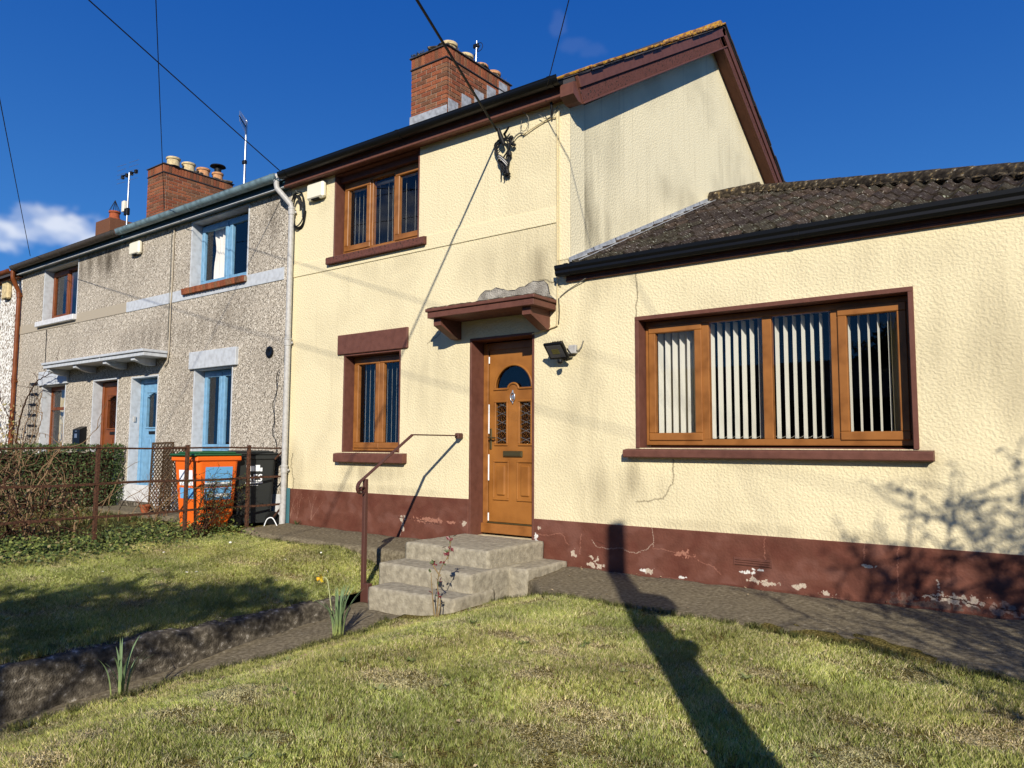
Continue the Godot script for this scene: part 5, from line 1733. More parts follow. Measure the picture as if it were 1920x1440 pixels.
func aerial(label: String, at: Vector3, hgt: float, kind: int):
	var t := thing("television_aerial", label, "aerial", at)
	var s := MB.new()
	s.tube([Vector3.ZERO, Vector3(0.02, hgt, 0)], [0.024 if kind < 2 else 0.014], 8)
	put("pole", s.mesh(), M.steel, t)
	if kind == 0:
		s = MB.new()
		s.tube([Vector3(0.01, hgt - 0.14, 0), Vector3(0.30, hgt - 0.10, 0.35)], [0.012], 6)
		put("boom", s.mesh(), M.cable, t)
		for i in 6:
			s = MB.new()
			var p := Vector3(0.04 + i * 0.05, hgt - 0.13 + i * 0.006, 0.03 + i * 0.06)
			s.tube([p - Vector3(0, 0.16 - i * 0.01, 0), p + Vector3(0, 0.16 - i * 0.01, 0)], [0.005], 5)
			put("element", s.mesh(), M.thin_steel, t)
		at_box("clamp", Vector3(-0.04, hgt - 0.92, -0.03), Vector3(0.05, hgt - 0.84, 0.04), M.cable, t, 0.01)
	elif kind == 1:
		s = MB.new()
		s.tube([Vector3(-0.34, hgt - 0.0, 0), Vector3(0.38, hgt - 0.05, 0)], [0.014], 6)
		put("boom", s.mesh(), M.cable, t)
		for i in 2:
			for r in 5:
				s = MB.new()
				var x := -0.5 if i == 0 else 0.10
				var y := hgt - 0.22 + r * 0.11 - i * 0.03
				s.tube([Vector3(x, y + 0.03, 0.05), Vector3(x + 0.45, y, 0.05)], [0.0045], 4)
				put("grid_rod", s.mesh(), M.thin_steel, t)
		for x in [-0.3, -0.08, 0.14, 0.36]:
			at_box("dipole", Vector3(x - 0.03, hgt - 0.09, -0.03), Vector3(x + 0.03, hgt - 0.0, 0.04), M.cable, t, 0.006)
		at_box("amplifier", Vector3(-0.2, hgt - 0.95, -0.03), Vector3(-0.08, hgt - 0.68, 0.05), M.plastic_white, t, 0.01)
		at_box("mast_clamp", Vector3(-0.10, hgt - 1.05, -0.04), Vector3(0.06, hgt - 0.88, 0.04), M.cable, t, 0.01)
	else:
		s = MB.new()
		var pts := []
		for i in 17: pts.append(Vector3(0.08 + 0.075 * cos(TAU * i / 16.0), hgt - 0.13 + 0.075 * sin(TAU * i / 16.0), 0.0))
		s.tube(pts, [0.006], 5)
		put("loop_element", s.mesh(), M.cable, t)
		s = MB.new()
		s.tube([Vector3(-0.12, hgt - 0.35, 0), Vector3(0.10, hgt - 0.1, 0)], [0.008], 5)
		put("boom", s.mesh(), M.cable, t)
		at_box("clamp", Vector3(-0.05, hgt - 0.12, -0.02), Vector3(0.06, hgt - 0.05, 0.02), M.cable, t, 0.005)


# ------------------------------------------------------------------ ground
func bump01(x: float, z: float) -> float:
	return 0.012 * sin(x * 2.3 + z * 1.1) + 0.010 * sin(z * 3.1 - x * 0.7) + 0.006 * sin(x * 6.1 + 1.3) * sin(z * 5.3)


func path_y(z: float) -> float:
	return -0.30 - 0.085 * maxf(0.0, z - 1.5)


# height of the ground in the three front gardens
func ground_y(x: float, z: float) -> float:
	if x < -4.75:
		return 0.10 + 0.25 * bump01(x, z) - 0.02 * maxf(0.0, z - 3.0)
	if x < -1.44:
		var t := clampf((-1.44 - x) / 3.3, 0.0, 1.0)
		var y := lerpf(-0.245, 0.065, pow(t, 0.85))
		var near_wall := 1.0 - smoothstep(0.9, 2.2, z)
		y = lerpf(y, lerpf(-0.16, 0.06, smoothstep(0.0, 0.35, t)), near_wall)
		return y + bump01(x, z) * 0.8
	var t2 := smoothstep(-0.78, 0.75, x)
	var base := minf(-0.37, path_y(z) + 0.04) if z < 2.4 else -0.375
	base = lerpf(-0.30, base, smoothstep(1.4, 2.2, z))
	var y2 := lerpf(base, -0.06, t2)
	return y2 + bump01(x, z) * t2 - 0.03 * maxf(0.0, z - 3.5)


func lawn_edge_x(z: float) -> float:
	return -0.74 + 0.05 * sin(z * 2.7) + 0.03 * sin(z * 6.3 + 1.0)


func sheet(x0: float, x1: float, z0: float, z1: float, cell: float, fn: Callable) -> ArrayMesh:
	var nx := int((x1 - x0) / cell) + 1
	var nz := int((z1 - z0) / cell) + 1
	var st := SurfaceTool.new()
	st.begin(Mesh.PRIMITIVE_TRIANGLES)
	var g := []
	for i in nx + 1:
		var row := []
		for j in nz + 1:
			var x := lerpf(x0, x1, i / float(nx)); var z := lerpf(z0, z1, j / float(nz))
			row.append(fn.call(x, z))
		g.append(row)
	for i in nx:
		for j in nz:
			for q in [g[i][j], g[i + 1][j], g[i + 1][j + 1], g[i][j], g[i + 1][j + 1], g[i][j + 1]]: st.add_vertex(q)
	st.index()
	st.generate_normals()
	return st.commit()


func make_ground():
	var f := noise(0.3, 120, 4)
	var gm := MB.new()
	gm.quad(Vector3(-700, -1.0, 700), Vector3(700, -1.0, 700), Vector3(700, -1.0, -700), Vector3(-700, -1.0, -700))
	kindly(put("ground", gm.mesh(), M.field), "structure")
	kindly(put("front_lawn", sheet(-0.85, 9.0, 1.0, 9.0, 0.08, func(x, z):
		var e := lawn_edge_x(z)
		var drop := 0.0 if x > e else 0.25
		return Vector3(maxf(x, e - 0.04), ground_y(maxf(x, e), z) - drop, z)), M.soil), "structure")
	kindly(put("side_lawn", sheet(-4.75, -1.48, 0.55, 9.0, 0.08, func(x, z): return Vector3(x, ground_y(x, z), z)), M.soil), "structure")
	kindly(put("neighbour_garden", sheet(-19.0, -4.75, 0.02, 9.0, 0.15, func(x, z): return Vector3(x, ground_y(x, z), z)), M.soil), "structure")
	kindly(put("garden_path", sheet(-1.5, -0.70, 1.3, 9.0, 0.05, func(x, z): return Vector3(x, path_y(z) + 0.012 * f.get_noise_2d(x * 12, z * 12) + 0.02 * f.get_noise_2d(x * 2, z * 2) - 0.02, z)), M.slab), "structure")
	kindly(put("house_path", worn(Vector3(-0.06, -0.4, 0.018), Vector3(5.4, -0.005, 1.26), 0.03, 0.016, 0.045, f, 0.0, func(p: Vector3):
		return p + Vector3(0, -0.035 * clampf(p.z, 0, 2), (0.10 * sin((p.x - 2.4) * 1.1) + 0.05 * clampf(p.x - 1.5, 0, 3) - 0.42 * (1.0 - smoothstep(-0.1, 0.55, p.x))) * clampf(p.z, 0.0, 1.2))), M.slab), "structure")
	kindly(put("side_path", worn(Vector3(-4.62, -0.3, 0.018), Vector3(-1.43, 0.115, 0.86), 0.03, 0.014, 0.045, f, 0.0, func(p: Vector3):
		return p + Vector3(0, 0.03 * clampf(-(p.x + 2.4) / 2.4, 0, 1) - 0.02 * clampf(p.z, 0, 1), (0.07 * sin(p.x * 1.6 + 1.0) + 0.07 * (p.x + 3.0) / 1.5) * clampf(p.z, 0.0, 1.0))), M.slab), "structure")
	kindly(put("neighbour_path", worn(Vector3(-9.2, -0.2, 0.12), Vector3(-5.2, 0.165, 0.75), 0.02, 0.01, 0.08, f), M.slab), "structure")
	kindly(put("road", worn(Vector3(-60, -1.2, 14.0), Vector3(60, -0.95, 20.0), 0.02, 0.0, 6.0, f), mat(lin(0.05, 0.05, 0.05), 0.9)), "structure")
	# low concrete retaining wall between side lawn and sunken path
	var lw := thing("garden_wall", "low lichened concrete retaining wall between the side lawn and the sunken path", "garden wall", Vector3(-1.46, -0.5, 4.0))
	put("wall", worn(Vector3(-1.56, -0.9, 1.72) - lw.position, Vector3(-1.41, -0.215, 9.0) - lw.position, 0.03, 0.03, 0.035, f, 0.0, func(p: Vector3):
		var q: Vector3 = p + lw.position
		return p + Vector3(0.02 * f.get_noise_2d(q.z * 4, 3.0), 0.035 * f.get_noise_2d(q.z * 2.5, 9.0), 0)), M.old_concrete, lw)
	lawn("lawn_grass", "short dry grass of the front lawn with straw patches", true)
	lawn("lawn_grass", "green grass of the side lawn beyond the sunken path", false)
	rough_grass()
	lawn_litter()


# ------------------------------------------------------------------ grass
func tuft(kind: int, seed_: int) -> ArrayMesh:
	var r := RandomNumberGenerator.new()
	r.seed = seed_
	var s := MB.new()
	var n := 46
	for i in n:
		var a := r.randf() * TAU
		var d := sqrt(r.randf()) * 0.055
		var o := Vector3(cos(a) * d, -0.012, sin(a) * d)
		var lean := Vector3(r.randf_range(-1, 1), 0, r.randf_range(-1, 1)) * (0.55 if kind < 2 else 1.1)
		var hgt := r.randf_range(0.022, 0.046) * (1.0 if kind < 2 else 0.75)
		var w := r.randf_range(0.0011, 0.0021)
		var side := Vector3(cos(a * 3.1), 0, sin(a * 3.1)) * w
		var straw: bool = r.randf() < [0.24, 0.46, 0.92][kind]
		var c0 := Color(0.40, 0.36, 0.14)
		var c1: Color
		if straw:
			c1 = Color(0.86, 0.75, 0.48).lerp(Color(0.60, 0.47, 0.26), r.randf())
			c0 = c1 * 0.85
		else:
			c1 = Color(0.22, 0.28, 0.055).lerp(Color(0.60, 0.57, 0.18), r.randf())
			c0 = c1.lerp(Color(0.45, 0.41, 0.18), 0.45)
		var mid := o + Vector3(0, hgt * 0.6, 0) + lean * hgt * 0.35
		var tip := o + Vector3(0, hgt * (1.0 if kind < 2 else 0.7), 0) + lean * hgt
		var nn := (Vector3.UP * 0.6 + lean + Vector3(cos(a * 3.1 + 1.57), 0, sin(a * 3.1 + 1.57)) * 0.8).normalized()
		s.col = c0
		s.tri_n(o - side, o + side, mid + side * 0.8, nn, nn, nn)
		s.col = c0.lerp(c1, 0.6)
		s.tri_n(o - side, mid + side * 0.8, mid - side * 0.8, nn, nn, nn)
		s.col = c1
		s.tri_n(mid - side * 0.8, mid + side * 0.8, tip, nn, nn, nn)
	return s.mesh()


func multi(called: String, mesh: Mesh, m: Material, list: Array, parent: Node = self, cols := []) -> MultiMeshInstance3D:
	var mm := MultiMesh.new()
	mm.transform_format = MultiMesh.TRANSFORM_3D
	mm.use_colors = cols.size() > 0
	mm.mesh = mesh
	mm.instance_count = list.size()
	for i in list.size():
		mm.set_instance_transform(i, list[i])
		if cols: mm.set_instance_color(i, cols[i])
	var o := MultiMeshInstance3D.new()
	o.multimesh = mm
	o.material_override = m
	hang(called, o, parent)
	o.set_meta("kind", "stuff")
	return o


func lawn(called: String, label: String, right: bool):
	var lists := [[], [], [], [], [], []]
	var cols := [[], [], [], [], [], []]
	var straw := noise(0.55, 130, 3)
	var shade := noise(0.28, 131, 3)
	var tone := noise(1.2, 132, 2)
	var n := 26000 if right else 17000
	for i in n:
		var x: float
		var z: float
		if right:
			x = rng.randf_range(-0.78, 6.2)
			z = rng.randf_range(1.12, 6.4)
			if x < lawn_edge_x(z) - 0.02: continue
			if x < -0.1 and z < 1.72: continue
			var edge := 1.27 + (0.10 * sin((x - 2.4) * 1.1) + 0.05 * clampf(x - 1.5, 0, 3)) * 1.2
			if z < edge + rng.randf_range(-0.05, 0.03): continue
			if x < 0.02 and z < 1.75: continue
		else:
			x = rng.randf_range(-4.7, -1.52)
			z = rng.randf_range(0.85, 6.2)
			var edge := 0.88 + 0.07 * sin(x * 1.6 + 1.0) + 0.07 * (x + 3.0) / 1.5
			if z < edge: continue
		var q := straw.get_noise_2d(x * 2.0 - z * 1.2, z * 4.0 + x) * 1.9 + rng.randf_range(-0.25, 0.25)
		var kind := 0
		if right:
			if q > 0.40: kind = 2
			elif q > -0.15: kind = 1
		else:
			if q > 0.75: kind = 2
			elif q > 0.2: kind = 1
		var v := kind * 2 + (rng.randi() % 2)
		var sc := rng.randf_range(0.75, 1.2) * (0.9 + 0.35 * shade.get_noise_2d(x * 3, z * 3))
		var b := Basis(Vector3.UP, rng.randf() * TAU).scaled(Vector3(1.0, sc, 1.0))
		lists[v].append(Transform3D(b, Vector3(x, ground_y(x, z), z)))
		var k := 0.98 + 0.46 * tone.get_noise_2d(x, z) + rng.randf_range(-0.10, 0.10)
		var gr := 0.5 + 0.5 * shade.get_noise_2d(x * 2.0 + 30, z * 2.0)
		cols[v].append(Color(k * lerpf(0.80, 1.06, gr), k * lerpf(0.94, 1.0, gr), k * lerpf(0.80, 1.02, gr)))
	var t := thing(called, label, "grass")
	kindly(t, "stuff")
	for v in 6:
		multi("blades", tuft(v / 2, 40 + v), M.grass, lists[v], t, cols[v])


func lawn_litter():
	# rosette weeds and fallen leaves scattered in the two lawns
	var s := MB.new()
	var lm := leaf_mesh(0.05, 0.022, 0.2)
	var arr := lm.surface_get_arrays(0)
	var vs: PackedVector3Array = arr[Mesh.ARRAY_VERTEX]
	var ns: PackedVector3Array = arr[Mesh.ARRAY_NORMAL]
	for k in 8:
		var b := Basis(Vector3.UP, TAU * k / 8.0 + 0.3 * sin(k * 2.0)) * Basis(Vector3.RIGHT, -0.3 - 0.2 * sin(k * 1.7))
		for i in range(0, vs.size(), 3):
			s.tri_n(b * vs[i], b * vs[i + 2], b * vs[i + 1], b * ns[i], b * ns[i + 2], b * ns[i + 1])
	var l := []
	var cols := []
	for i in 90:
		var right := rng.randf() < 0.6
		var x := rng.randf_range(-0.6, 4.2) if right else rng.randf_range(-4.6, -1.7)
		var z := rng.randf_range(1.6, 5.4)
		l.append(Transform3D(Basis(Vector3.UP, rng.randf() * TAU).scaled(Vector3.ONE * rng.randf_range(0.35, 1.0)), Vector3(x, ground_y(x, z) + 0.012, z)))
		cols.append(Color(0.13, 0.17, 0.04).lerp(Color(0.28, 0.31, 0.12), rng.randf()))
	tag(multi("lawn_weeds", s.mesh(), M.grass, l, self, cols), "small flat rosette weeds dotted through both lawns", "weeds", "", "stuff")
	l = []
	cols = []
	for i in 420:
		var x := rng.randf_range(-0.6, 4.6) if rng.randf() < 0.65 else rng.randf_range(-4.6, -1.5)
		var z := rng.randf_range(1.2, 5.4)
		var y := ground_y(x, z) + 0.03
		if i % 4 == 0:
			x = rng.randf_range(0.0, 4.6)
			z = rng.randf_range(0.03, 1.2) if i % 8 == 0 else rng.randf_range(0.03, 0.12)
			y = 0.0 - 0.035 * z + 0.004
		l.append(Transform3D(rand_basis(Vector3.UP, 0.5).scaled(Vector3.ONE * rng.randf_range(0.3, 0.9)), Vector3(x, y, z)))
		cols.append(Color(0.20, 0.13, 0.07).lerp(Color(0.50, 0.40, 0.24), rng.randf()))
	tag(multi("fallen_leaves", leaf_mesh(0.035, 0.022, 0.4), M.leaf, l, self, cols), "dry brown leaves and litter lying on the lawns and along the wall foot", "leaves", "", "stuff")


func rough_grass():
	# longer grass against the walls, at lawn edges and in the neighbour's garden
	var s := MB.new()
	for i in 30:
		var a := rng.randf() * TAU
		var o := Vector3(cos(a), 0, sin(a)) * rng.randf() * 0.05
		var lean := Vector3(rng.randf_range(-1, 1), 0, rng.randf_range(-1, 1)) * 0.9
		var hgt := rng.randf_range(0.05, 0.13)
		var side := Vector3(cos(a * 2), 0, sin(a * 2)) * 0.0018
		s.col = Color(0.12, 0.17, 0.035).lerp(Color(0.30, 0.27, 0.10), rng.randf())
		var mid := o + Vector3(0, hgt * 0.6, 0) + lean * hgt * 0.25
		var tip := o + Vector3(0, hgt * 0.9, 0) + lean * hgt * 0.7
		var nn := (Vector3.UP + lean).normalized()
		s.tri_n(o - side, o + side, mid + side, nn, nn, nn)
		s.tri_n(o - side, mid + side, mid - side, nn, nn, nn)
		s.tri_n(mid - side, mid + side, tip, nn, nn, nn)
	var l := []
	for i in 260:
		var x := rng.randf_range(-0.05, 4.5)
		var edge := 1.27 + (0.10 * sin((x - 2.4) * 1.1) + 0.05 * clampf(x - 1.5, 0, 3)) * 1.2
		l.append([x, edge + rng.randf_range(-0.02, 0.06), 0.5])
	for i in 220:
		var z := rng.randf_range(1.8, 5.5)
		l.append([lawn_edge_x(z) + rng.randf_range(-0.03, 0.06), z, 0.5])
	for i in 900: l.append([rng.randf_range(-9.2, -4.8), rng.randf_range(0.8, 4.2), rng.randf_range(0.5, 1.1)])
	for i in 120: l.append([rng.randf_range(-4.7, -1.6), 0.95 + rng.randf_range(-0.06, 0.1), 0.45])
	for i in 60: l.append([-1.54 + rng.randf_range(-0.05, 0.05), rng.randf_range(1.8, 5.5), 0.6])
	var out := []
	for q in l:
		out.append(Transform3D(Basis(Vector3.UP, rng.randf() * TAU).scaled(Vector3.ONE * q[2] * rng.randf_range(0.7, 1.2)), Vector3(q[0], ground_y(q[0], q[1]) - 0.005, q[1])))
	tag(multi("rough_grass", s.mesh(), M.leaf, out), "longer tufts of grass along the lawn edges and in the neighbour's garden", "grass", "", "stuff")


# ------------------------------------------------------------------ the neighbour's garden and the fence
func leaf_mesh(l: float, w: float, fold := 0.25) -> ArrayMesh:
	var s := MB.new()
	var a := Vector3(0, 0, 0); var t := Vector3(0, l * 0.1, l)
	var m := Vector3(0, 0.02 * l, l * 0.5)
	for side in [-1.0, 1.0]:
		var q := Vector3(side * w * 0.5, fold * w * 0.5, l * 0.42)
		var nn := Vector3(-side * fold, 1, 0).normalized()
		if side > 0: s.tri_n(a, t, q, nn, nn, nn)
		else: s.tri_n(a, q, t, nn, nn, nn)
	return s.mesh()


func rand_basis(up: Vector3, spread: float) -> Basis:
	var y := (up + Vector3(rng.randf_range(-1, 1), rng.randf_range(-1, 1), rng.randf_range(-1, 1)) * spread).normalized()
	var z := y.cross(Vector3(rng.randf_range(-1, 1), rng.randf_range(-1, 1), rng.randf_range(-1, 1))).normalized()
	return Basis(y.cross(z), y, z)


# one wandering woody stem; returns the points along it
func wander(a: Vector3, d: Vector3, length: float, wig: float, lift: float, step := 0.05) -> Array:
	var p := [a]
	var cur := a
	d = d.normalized()
	var n := maxi(3, int(length / step))
	for i in n:
		d = (d + Vector3(rng.randf_range(-1, 1), rng.randf_range(-1, 1) + lift, rng.randf_range(-1, 1)) * wig).normalized()
		cur += d * step
		p.append(cur)
	return p


func taper(n: int, r0: float, r1: float) -> Array:
	var r := []
	for i in n: r.append(lerpf(r0, r1, i / float(maxi(n - 1, 1))))
	return r


func make_neighbour_garden():
	# estate fence: flat rails and posts of rusty iron running out from the party line
	var f := thing("iron_fence", "rusty three-rail iron fence between the two front gardens", "fence", Vector3(-4.75, 0.1, 2.5))
	var off := -f.position
	var zs := [0.60, 1.48, 2.56, 3.66, 4.76, 5.86]
	for z in zs:
		var s := MB.new()
		var g := ground_y(-4.74, z)
		s.span(Vector3(-4.772, g - 0.25, z - 0.02) + off, Vector3(-4.728, 1.215, z + 0.02) + off, 0.004)
		put("post", s.mesh(), M.rust, f)
	for y in [1.18, 0.775, 0.40]:
		var s := MB.new()
		var p := []
		for i in 31: p.append(Vector3(-4.735 + 0.008 * sin(i * 0.9 + y * 3), y + 0.006 * sin(i * 0.7 + y * 9) - (0.012 * i / 30.0), 0.02 + i * 0.2) + off)
		if y > 1: s.tube(p, [0.011], 7)
		else:
			for i in 30: s.bar(p[i], p[i + 1] + (p[i + 1] - p[i]) * 0.02, 0.009, 0.028, 0.0)
		put("rail", s.mesh(), M.rust, f)
	var br := MB.new()
	br.bar(Vector3(-4.735, 1.17, 0.03) + off, Vector3(-4.735, 1.02, 0.20) + off, 0.008, 0.02)
	br.bar(Vector3(-4.735, 0.39, 0.03) + off, Vector3(-4.735, 0.22, 0.2) + off, 0.008, 0.02)
	put("brace", br.mesh(), M.rust, f)

	# wheeled bins
	wheelie("orange wheeled bin with a green lid and blue and white labels behind the fence", Vector3(-5.09, 0.09, 1.0), 0.04, M.bin_orange, M.bin_green, 0)
	wheelie("black wheeled bin with white lettering beside the white downpipe", Vector3(-5.12, 0.10, 0.36), -0.25, M.bin_black, M.bin_black, 1)

	# lattice panels leaning by the blue door
	for k in 2:
		var t := thing("lattice_panel", ["weathered wooden lattice panel standing in front of the blue door", "second lattice panel just behind the first one by the blue door"][k], "lattice", Vector3(-7.36 + k * 0.14, 0.12, 0.42 - k * 0.10))
		t.rotation = Vector3(-0.06, 0.25, 0.03 - k * 0.02)
		var w := 0.46
		var h := 1.14 - k * 0.07
		for x in [-w / 2, w / 2 - 0.025]: at_box("stile", Vector3(x, 0, 0), Vector3(x + 0.025, h, 0.02), M.bark, t, 0.003)
		at_box("rail", Vector3(-w / 2 + 0.026, h - 0.026, 0), Vector3(w / 2 - 0.026, h - 0.001, 0.019), M.bark, t, 0.003)
		for s in 2:
			var step := 0.075
			for i in range(-16, 18):
				# clip the diagonal to the panel
				var sg := 1.0 if s == 0 else -1.0
				var y0 := i * step
				var xa := -w / 2 + 0.02; var xb := w / 2 - 0.02
				var pa := Vector2(xa, y0 + (0.0 if sg > 0 else w)); var pb := Vector2(xb, y0 + (w if sg > 0 else 0.0))
				var lo := 0.01; var hi := h - 0.02
				if maxf(pa.y, pb.y) < lo or minf(pa.y, pb.y) > hi: continue
				var d := pb - pa
				var t0 := 0.0; var t1 := 1.0
				for e in [lo, hi]:
					var u: float = (e - pa.y) / d.y
					if (e == lo) == (d.y > 0): t0 = maxf(t0, u)
					else: t1 = minf(t1, u)
				if t1 - t0 < 0.05: continue
				var q := MB.new()
				var A := pa + d * t0; var B := pa + d * t1
				q.bar(Vector3(A.x, A.y, 0.006 + s * 0.0065), Vector3(B.x, B.y, 0.006 + s * 0.0065), 0.006, 0.017, 0.0, Vector3.BACK)
				put("lath", q.mesh(), M.bark, t)

	# clipped hedge between the two doors: twiggy core and a skin of leaves
	var h := thing("hedge", "dark green clipped privet hedge between the blue and the brown front doors", "hedge", Vector3(-9.55, 0.1, 2.3))
	var core := noise(0.4, 140, 3)
	put("core", worn(Vector3(-0.13, -0.1, -2.15), Vector3(0.10, 0.98, 2.2), 0.08, 0.06, 0.12, core), M.twig_dark, h)
	var lm := leaf_mesh(0.042, 0.024)
	var list := []
	var cols := []
	var nb := noise(1.1, 141, 3)
	for i in 15000:
		var p := Vector3(rng.randf_range(-0.26, 0.26), rng.randf_range(-0.05, 1.11), rng.randf_range(-2.25, 2.25))
		var n := Vector3(1, 0.15, 0)
		var q := rng.randf()
		var d := rng.randf() * rng.randf() * 0.16
		var bump := 0.05 * nb.get_noise_3d(p.x * 4, p.y * 4, p.z * 4)
		if q < 0.58: p.x = 0.25 - d + bump
		elif q < 0.78: p.y = 1.10 - d + bump; n = Vector3(0.2, 1, 0)
		elif q < 0.88: p.z = -2.22 + d + bump; n = Vector3(0, 0.2, -1)
		else: p.x = -0.25 + d; n = Vector3(-1, 0.2, 0)
		if p.y < 0.12 and rng.randf() < 0.5: continue
		list.append(Transform3D(rand_basis(n, 0.9).scaled(Vector3.ONE * rng.randf_range(0.7, 1.3)), p))
		var g := rng.randf()
		cols.append(Color(0.035, 0.058, 0.02).lerp(Color(0.09, 0.125, 0.035), g * g + (0.35 if p.y > 1.02 else 0.0)))
	multi("leaves", lm, M.leaf, list, h, cols)
	# stray pale leaves and spiky plants under it
	# contorted hazel at the left, twisted pale twigs
	hazel()
	climber()
	bin_shrub()
	dry_stems()
	ivy()


func wheelie(label: String, at: Vector3, yaw: float, body: Material, lid: Material, kind: int):
	var t := thing("wheeled_bin", label, "bin", at)
	t.rotation.y = yaw
	var w := 0.285
	var d := 0.33
	var s := MB.new()
	# body tapers downwards: eight corners, ribbed rim
	var lo := [Vector3(-w * 0.83, 0.05, d * 0.72), Vector3(w * 0.83, 0.05, d * 0.72), Vector3(w * 0.83, 0.05, -d * 0.80), Vector3(-w * 0.83, 0.05, -d * 0.80)]
	var hi := [Vector3(-w * 0.97, 0.93, d * 0.96), Vector3(w * 0.97, 0.93, d * 0.96), Vector3(w * 0.97, 0.93, -d * 0.92), Vector3(-w * 0.97, 0.93, -d * 0.92)]
	var r := 0.06
	var ring := func(c: Array) -> Array:
		var out := []
		for i in 4:
			var a: Vector3 = c[i]
			var ctr: Vector3 = (c[0] + c[2]) / 2
			var sx := signf(a.x - ctr.x); var sz := signf(a.z - ctr.z)
			var k := Vector3(a.x - sx * r, a.y, a.z - sz * r)
			var from := atan2(sz, sx)
			for q in 5:
				var an := lerpf(0, PI / 2, q / 4.0)
				var st: float = [PI, PI / 2, 0.0, -PI / 2][i]
				var ang := 0.0
				if i == 0: ang = PI - an
				elif i == 1: ang = PI / 2 - an
				elif i == 2: ang = -an
				else: ang = -PI / 2 - an
				out.append(k + Vector3(cos(ang), 0, sin(ang)) * r)
		return out
	var A: Array = ring.call(lo)
	var B: Array = ring.call(hi)
	for i in A.size():
		var j := (i + 1) % A.size()
		s.quad(A[i], A[j], B[j], B[i])
	for i in range(1, A.size() - 1): s.tri(A[0], A[i + 1], A[i])
	put("body", s.mesh(), body, t)
	s = MB.new()
	s.box(Vector3(0, 0.945, 0.005), Vector3(w * 2.06, 0.065, d * 2.03), 0.015)
	put("rim", s.mesh(), body, t)
	s = MB.new()
	s.box(Vector3(0, 0.995, 0.02), Vector3(w * 2.08, 0.032, d * 2.12), 0.014)
	s.box(Vector3(0, 1.02, 0.0), Vector3(w * 1.7, 0.03, d * 1.7), 0.014)
	for x in [-0.12, 0.12]: s.box(Vector3(x, 1.036, 0.0), Vector3(0.03, 0.012, d * 1.5), 0.005)
	put("lid", s.mesh(), lid, t)
	s = MB.new()
	s.tube([Vector3(-0.22, 0.98, -d * 1.06), Vector3(0.22, 0.98, -d * 1.06)], [0.016], 8)
	s.box(Vector3(-0.2, 0.96, -d * 1.0), Vector3(0.03, 0.06, 0.08), 0.006)
	s.box(Vector3(0.2, 0.96, -d * 1.0), Vector3(0.03, 0.06, 0.08), 0.006)
	put("handle", s.mesh(), body, t)
	for x in [-1.0, 1.0]:
		s = MB.new()
		s.lathe(Vector3(x * 0.235, 0.10, -d * 0.84), [Vector2(0.0, -0.026), Vector2(0.09, -0.026), Vector2(0.10, -0.018), Vector2(0.10, 0.018), Vector2(0.09, 0.026), Vector2(0.0, 0.026)], 18, Basis(Vector3.UP, Vector3.RIGHT, Vector3.FORWARD))
		put("wheel", s.mesh(), M.dark, t)
	# labels follow the slope of the faces
	var tilt_f := atan2(d * 0.24, 0.88)
	if kind == 0:
		stick(t, "white_label", Vector3(0.0, 0.70, 0.0), Vector2(0.30, 0.20), M.label_white, 0, w, d)
		stick(t, "blue_label", Vector3(0.0, 0.50, 0.0), Vector2(0.30, 0.14), M.label_blue, 0, w, d)
		stick(t, "blue_label", Vector3(0.0, 0.72, 0.0), Vector2(0.40, 0.24), M.label_blue, 1, w, d)
		stick(t, "white_label", Vector3(0.0, 0.615, 0.0), Vector2(0.398, 0.05), M.label_white, 1, w, d, 0.0012)
		stick(t, "blue_label", Vector3(0.0, 0.49, 0.0), Vector2(0.40, 0.16), M.label_blue, 1, w, d)
		stick(t, "white_label", Vector3(0.02, 0.47, 0.0), Vector2(0.30, 0.04), M.label_white, 1, w, d, 0.0012)
	else:
		for side in [1]:
			stick(t, "printed_line", Vector3(-0.0, 0.60, 0.0), Vector2(0.24, 0.02), M.label_white, side, w, d)
			stick(t, "printed_line", Vector3(-0.03, 0.565, 0.0), Vector2(0.17, 0.006), M.label_white, side, w, d)
			var tm := TextMesh.new()
			tm.text = "AES"
			var fnt := SystemFont.new()
			fnt.font_names = PackedStringArray(["Droid Sans"])
			fnt.font_weight = 700
			tm.font = fnt
			tm.font_size = 64
			tm.pixel_size = 0.0021
			tm.depth = 0.002
			var o := put("lettering", tm, M.label_white, t)
			o.position = Vector3(w * 0.935, 0.665, 0.0)
			o.rotation.y = PI / 2
			# emblem of torn blocks over the lettering
			for q in [[-0.05, 0.795, 0.09, 0.07], [0.035, 0.80, 0.07, 0.085], [0.09, 0.78, 0.03, 0.05], [-0.1, 0.83, 0.04, 0.03]]:
				stick(t, "emblem", Vector3(q[0], q[1], 0), Vector2(q[2], q[3]), M.label_white, side, w, d)


func stick(t: Node, called: String, c: Vector3, size: Vector2, m: Material, side: int, w: float, d: float, lift := 0.0):
	var f := func(y: float) -> float:
		return (lerpf(d * 0.72, d * 0.96, (y - 0.05) / 0.88) if side == 0 else lerpf(w * 0.83, w * 0.97, (y - 0.05) / 0.88)) + 0.003 + lift
	var s := MB.new()
	var y0: float = c.y - size.y / 2; var y1: float = c.y + size.y / 2
	if side == 0:
		s.quad(Vector3(c.x - size.x / 2, y0, f.call(y0)), Vector3(c.x + size.x / 2, y0, f.call(y0)), Vector3(c.x + size.x / 2, y1, f.call(y1)), Vector3(c.x - size.x / 2, y1, f.call(y1)))
	else:
		s.quad(Vector3(f.call(y0), y0, -c.x + size.x / 2), Vector3(f.call(y0), y0, -c.x - size.x / 2), Vector3(f.call(y1), y1, -c.x - size.x / 2), Vector3(f.call(y1), y1, -c.x + size.x / 2))
	return put(called, s.mesh(), m, t)


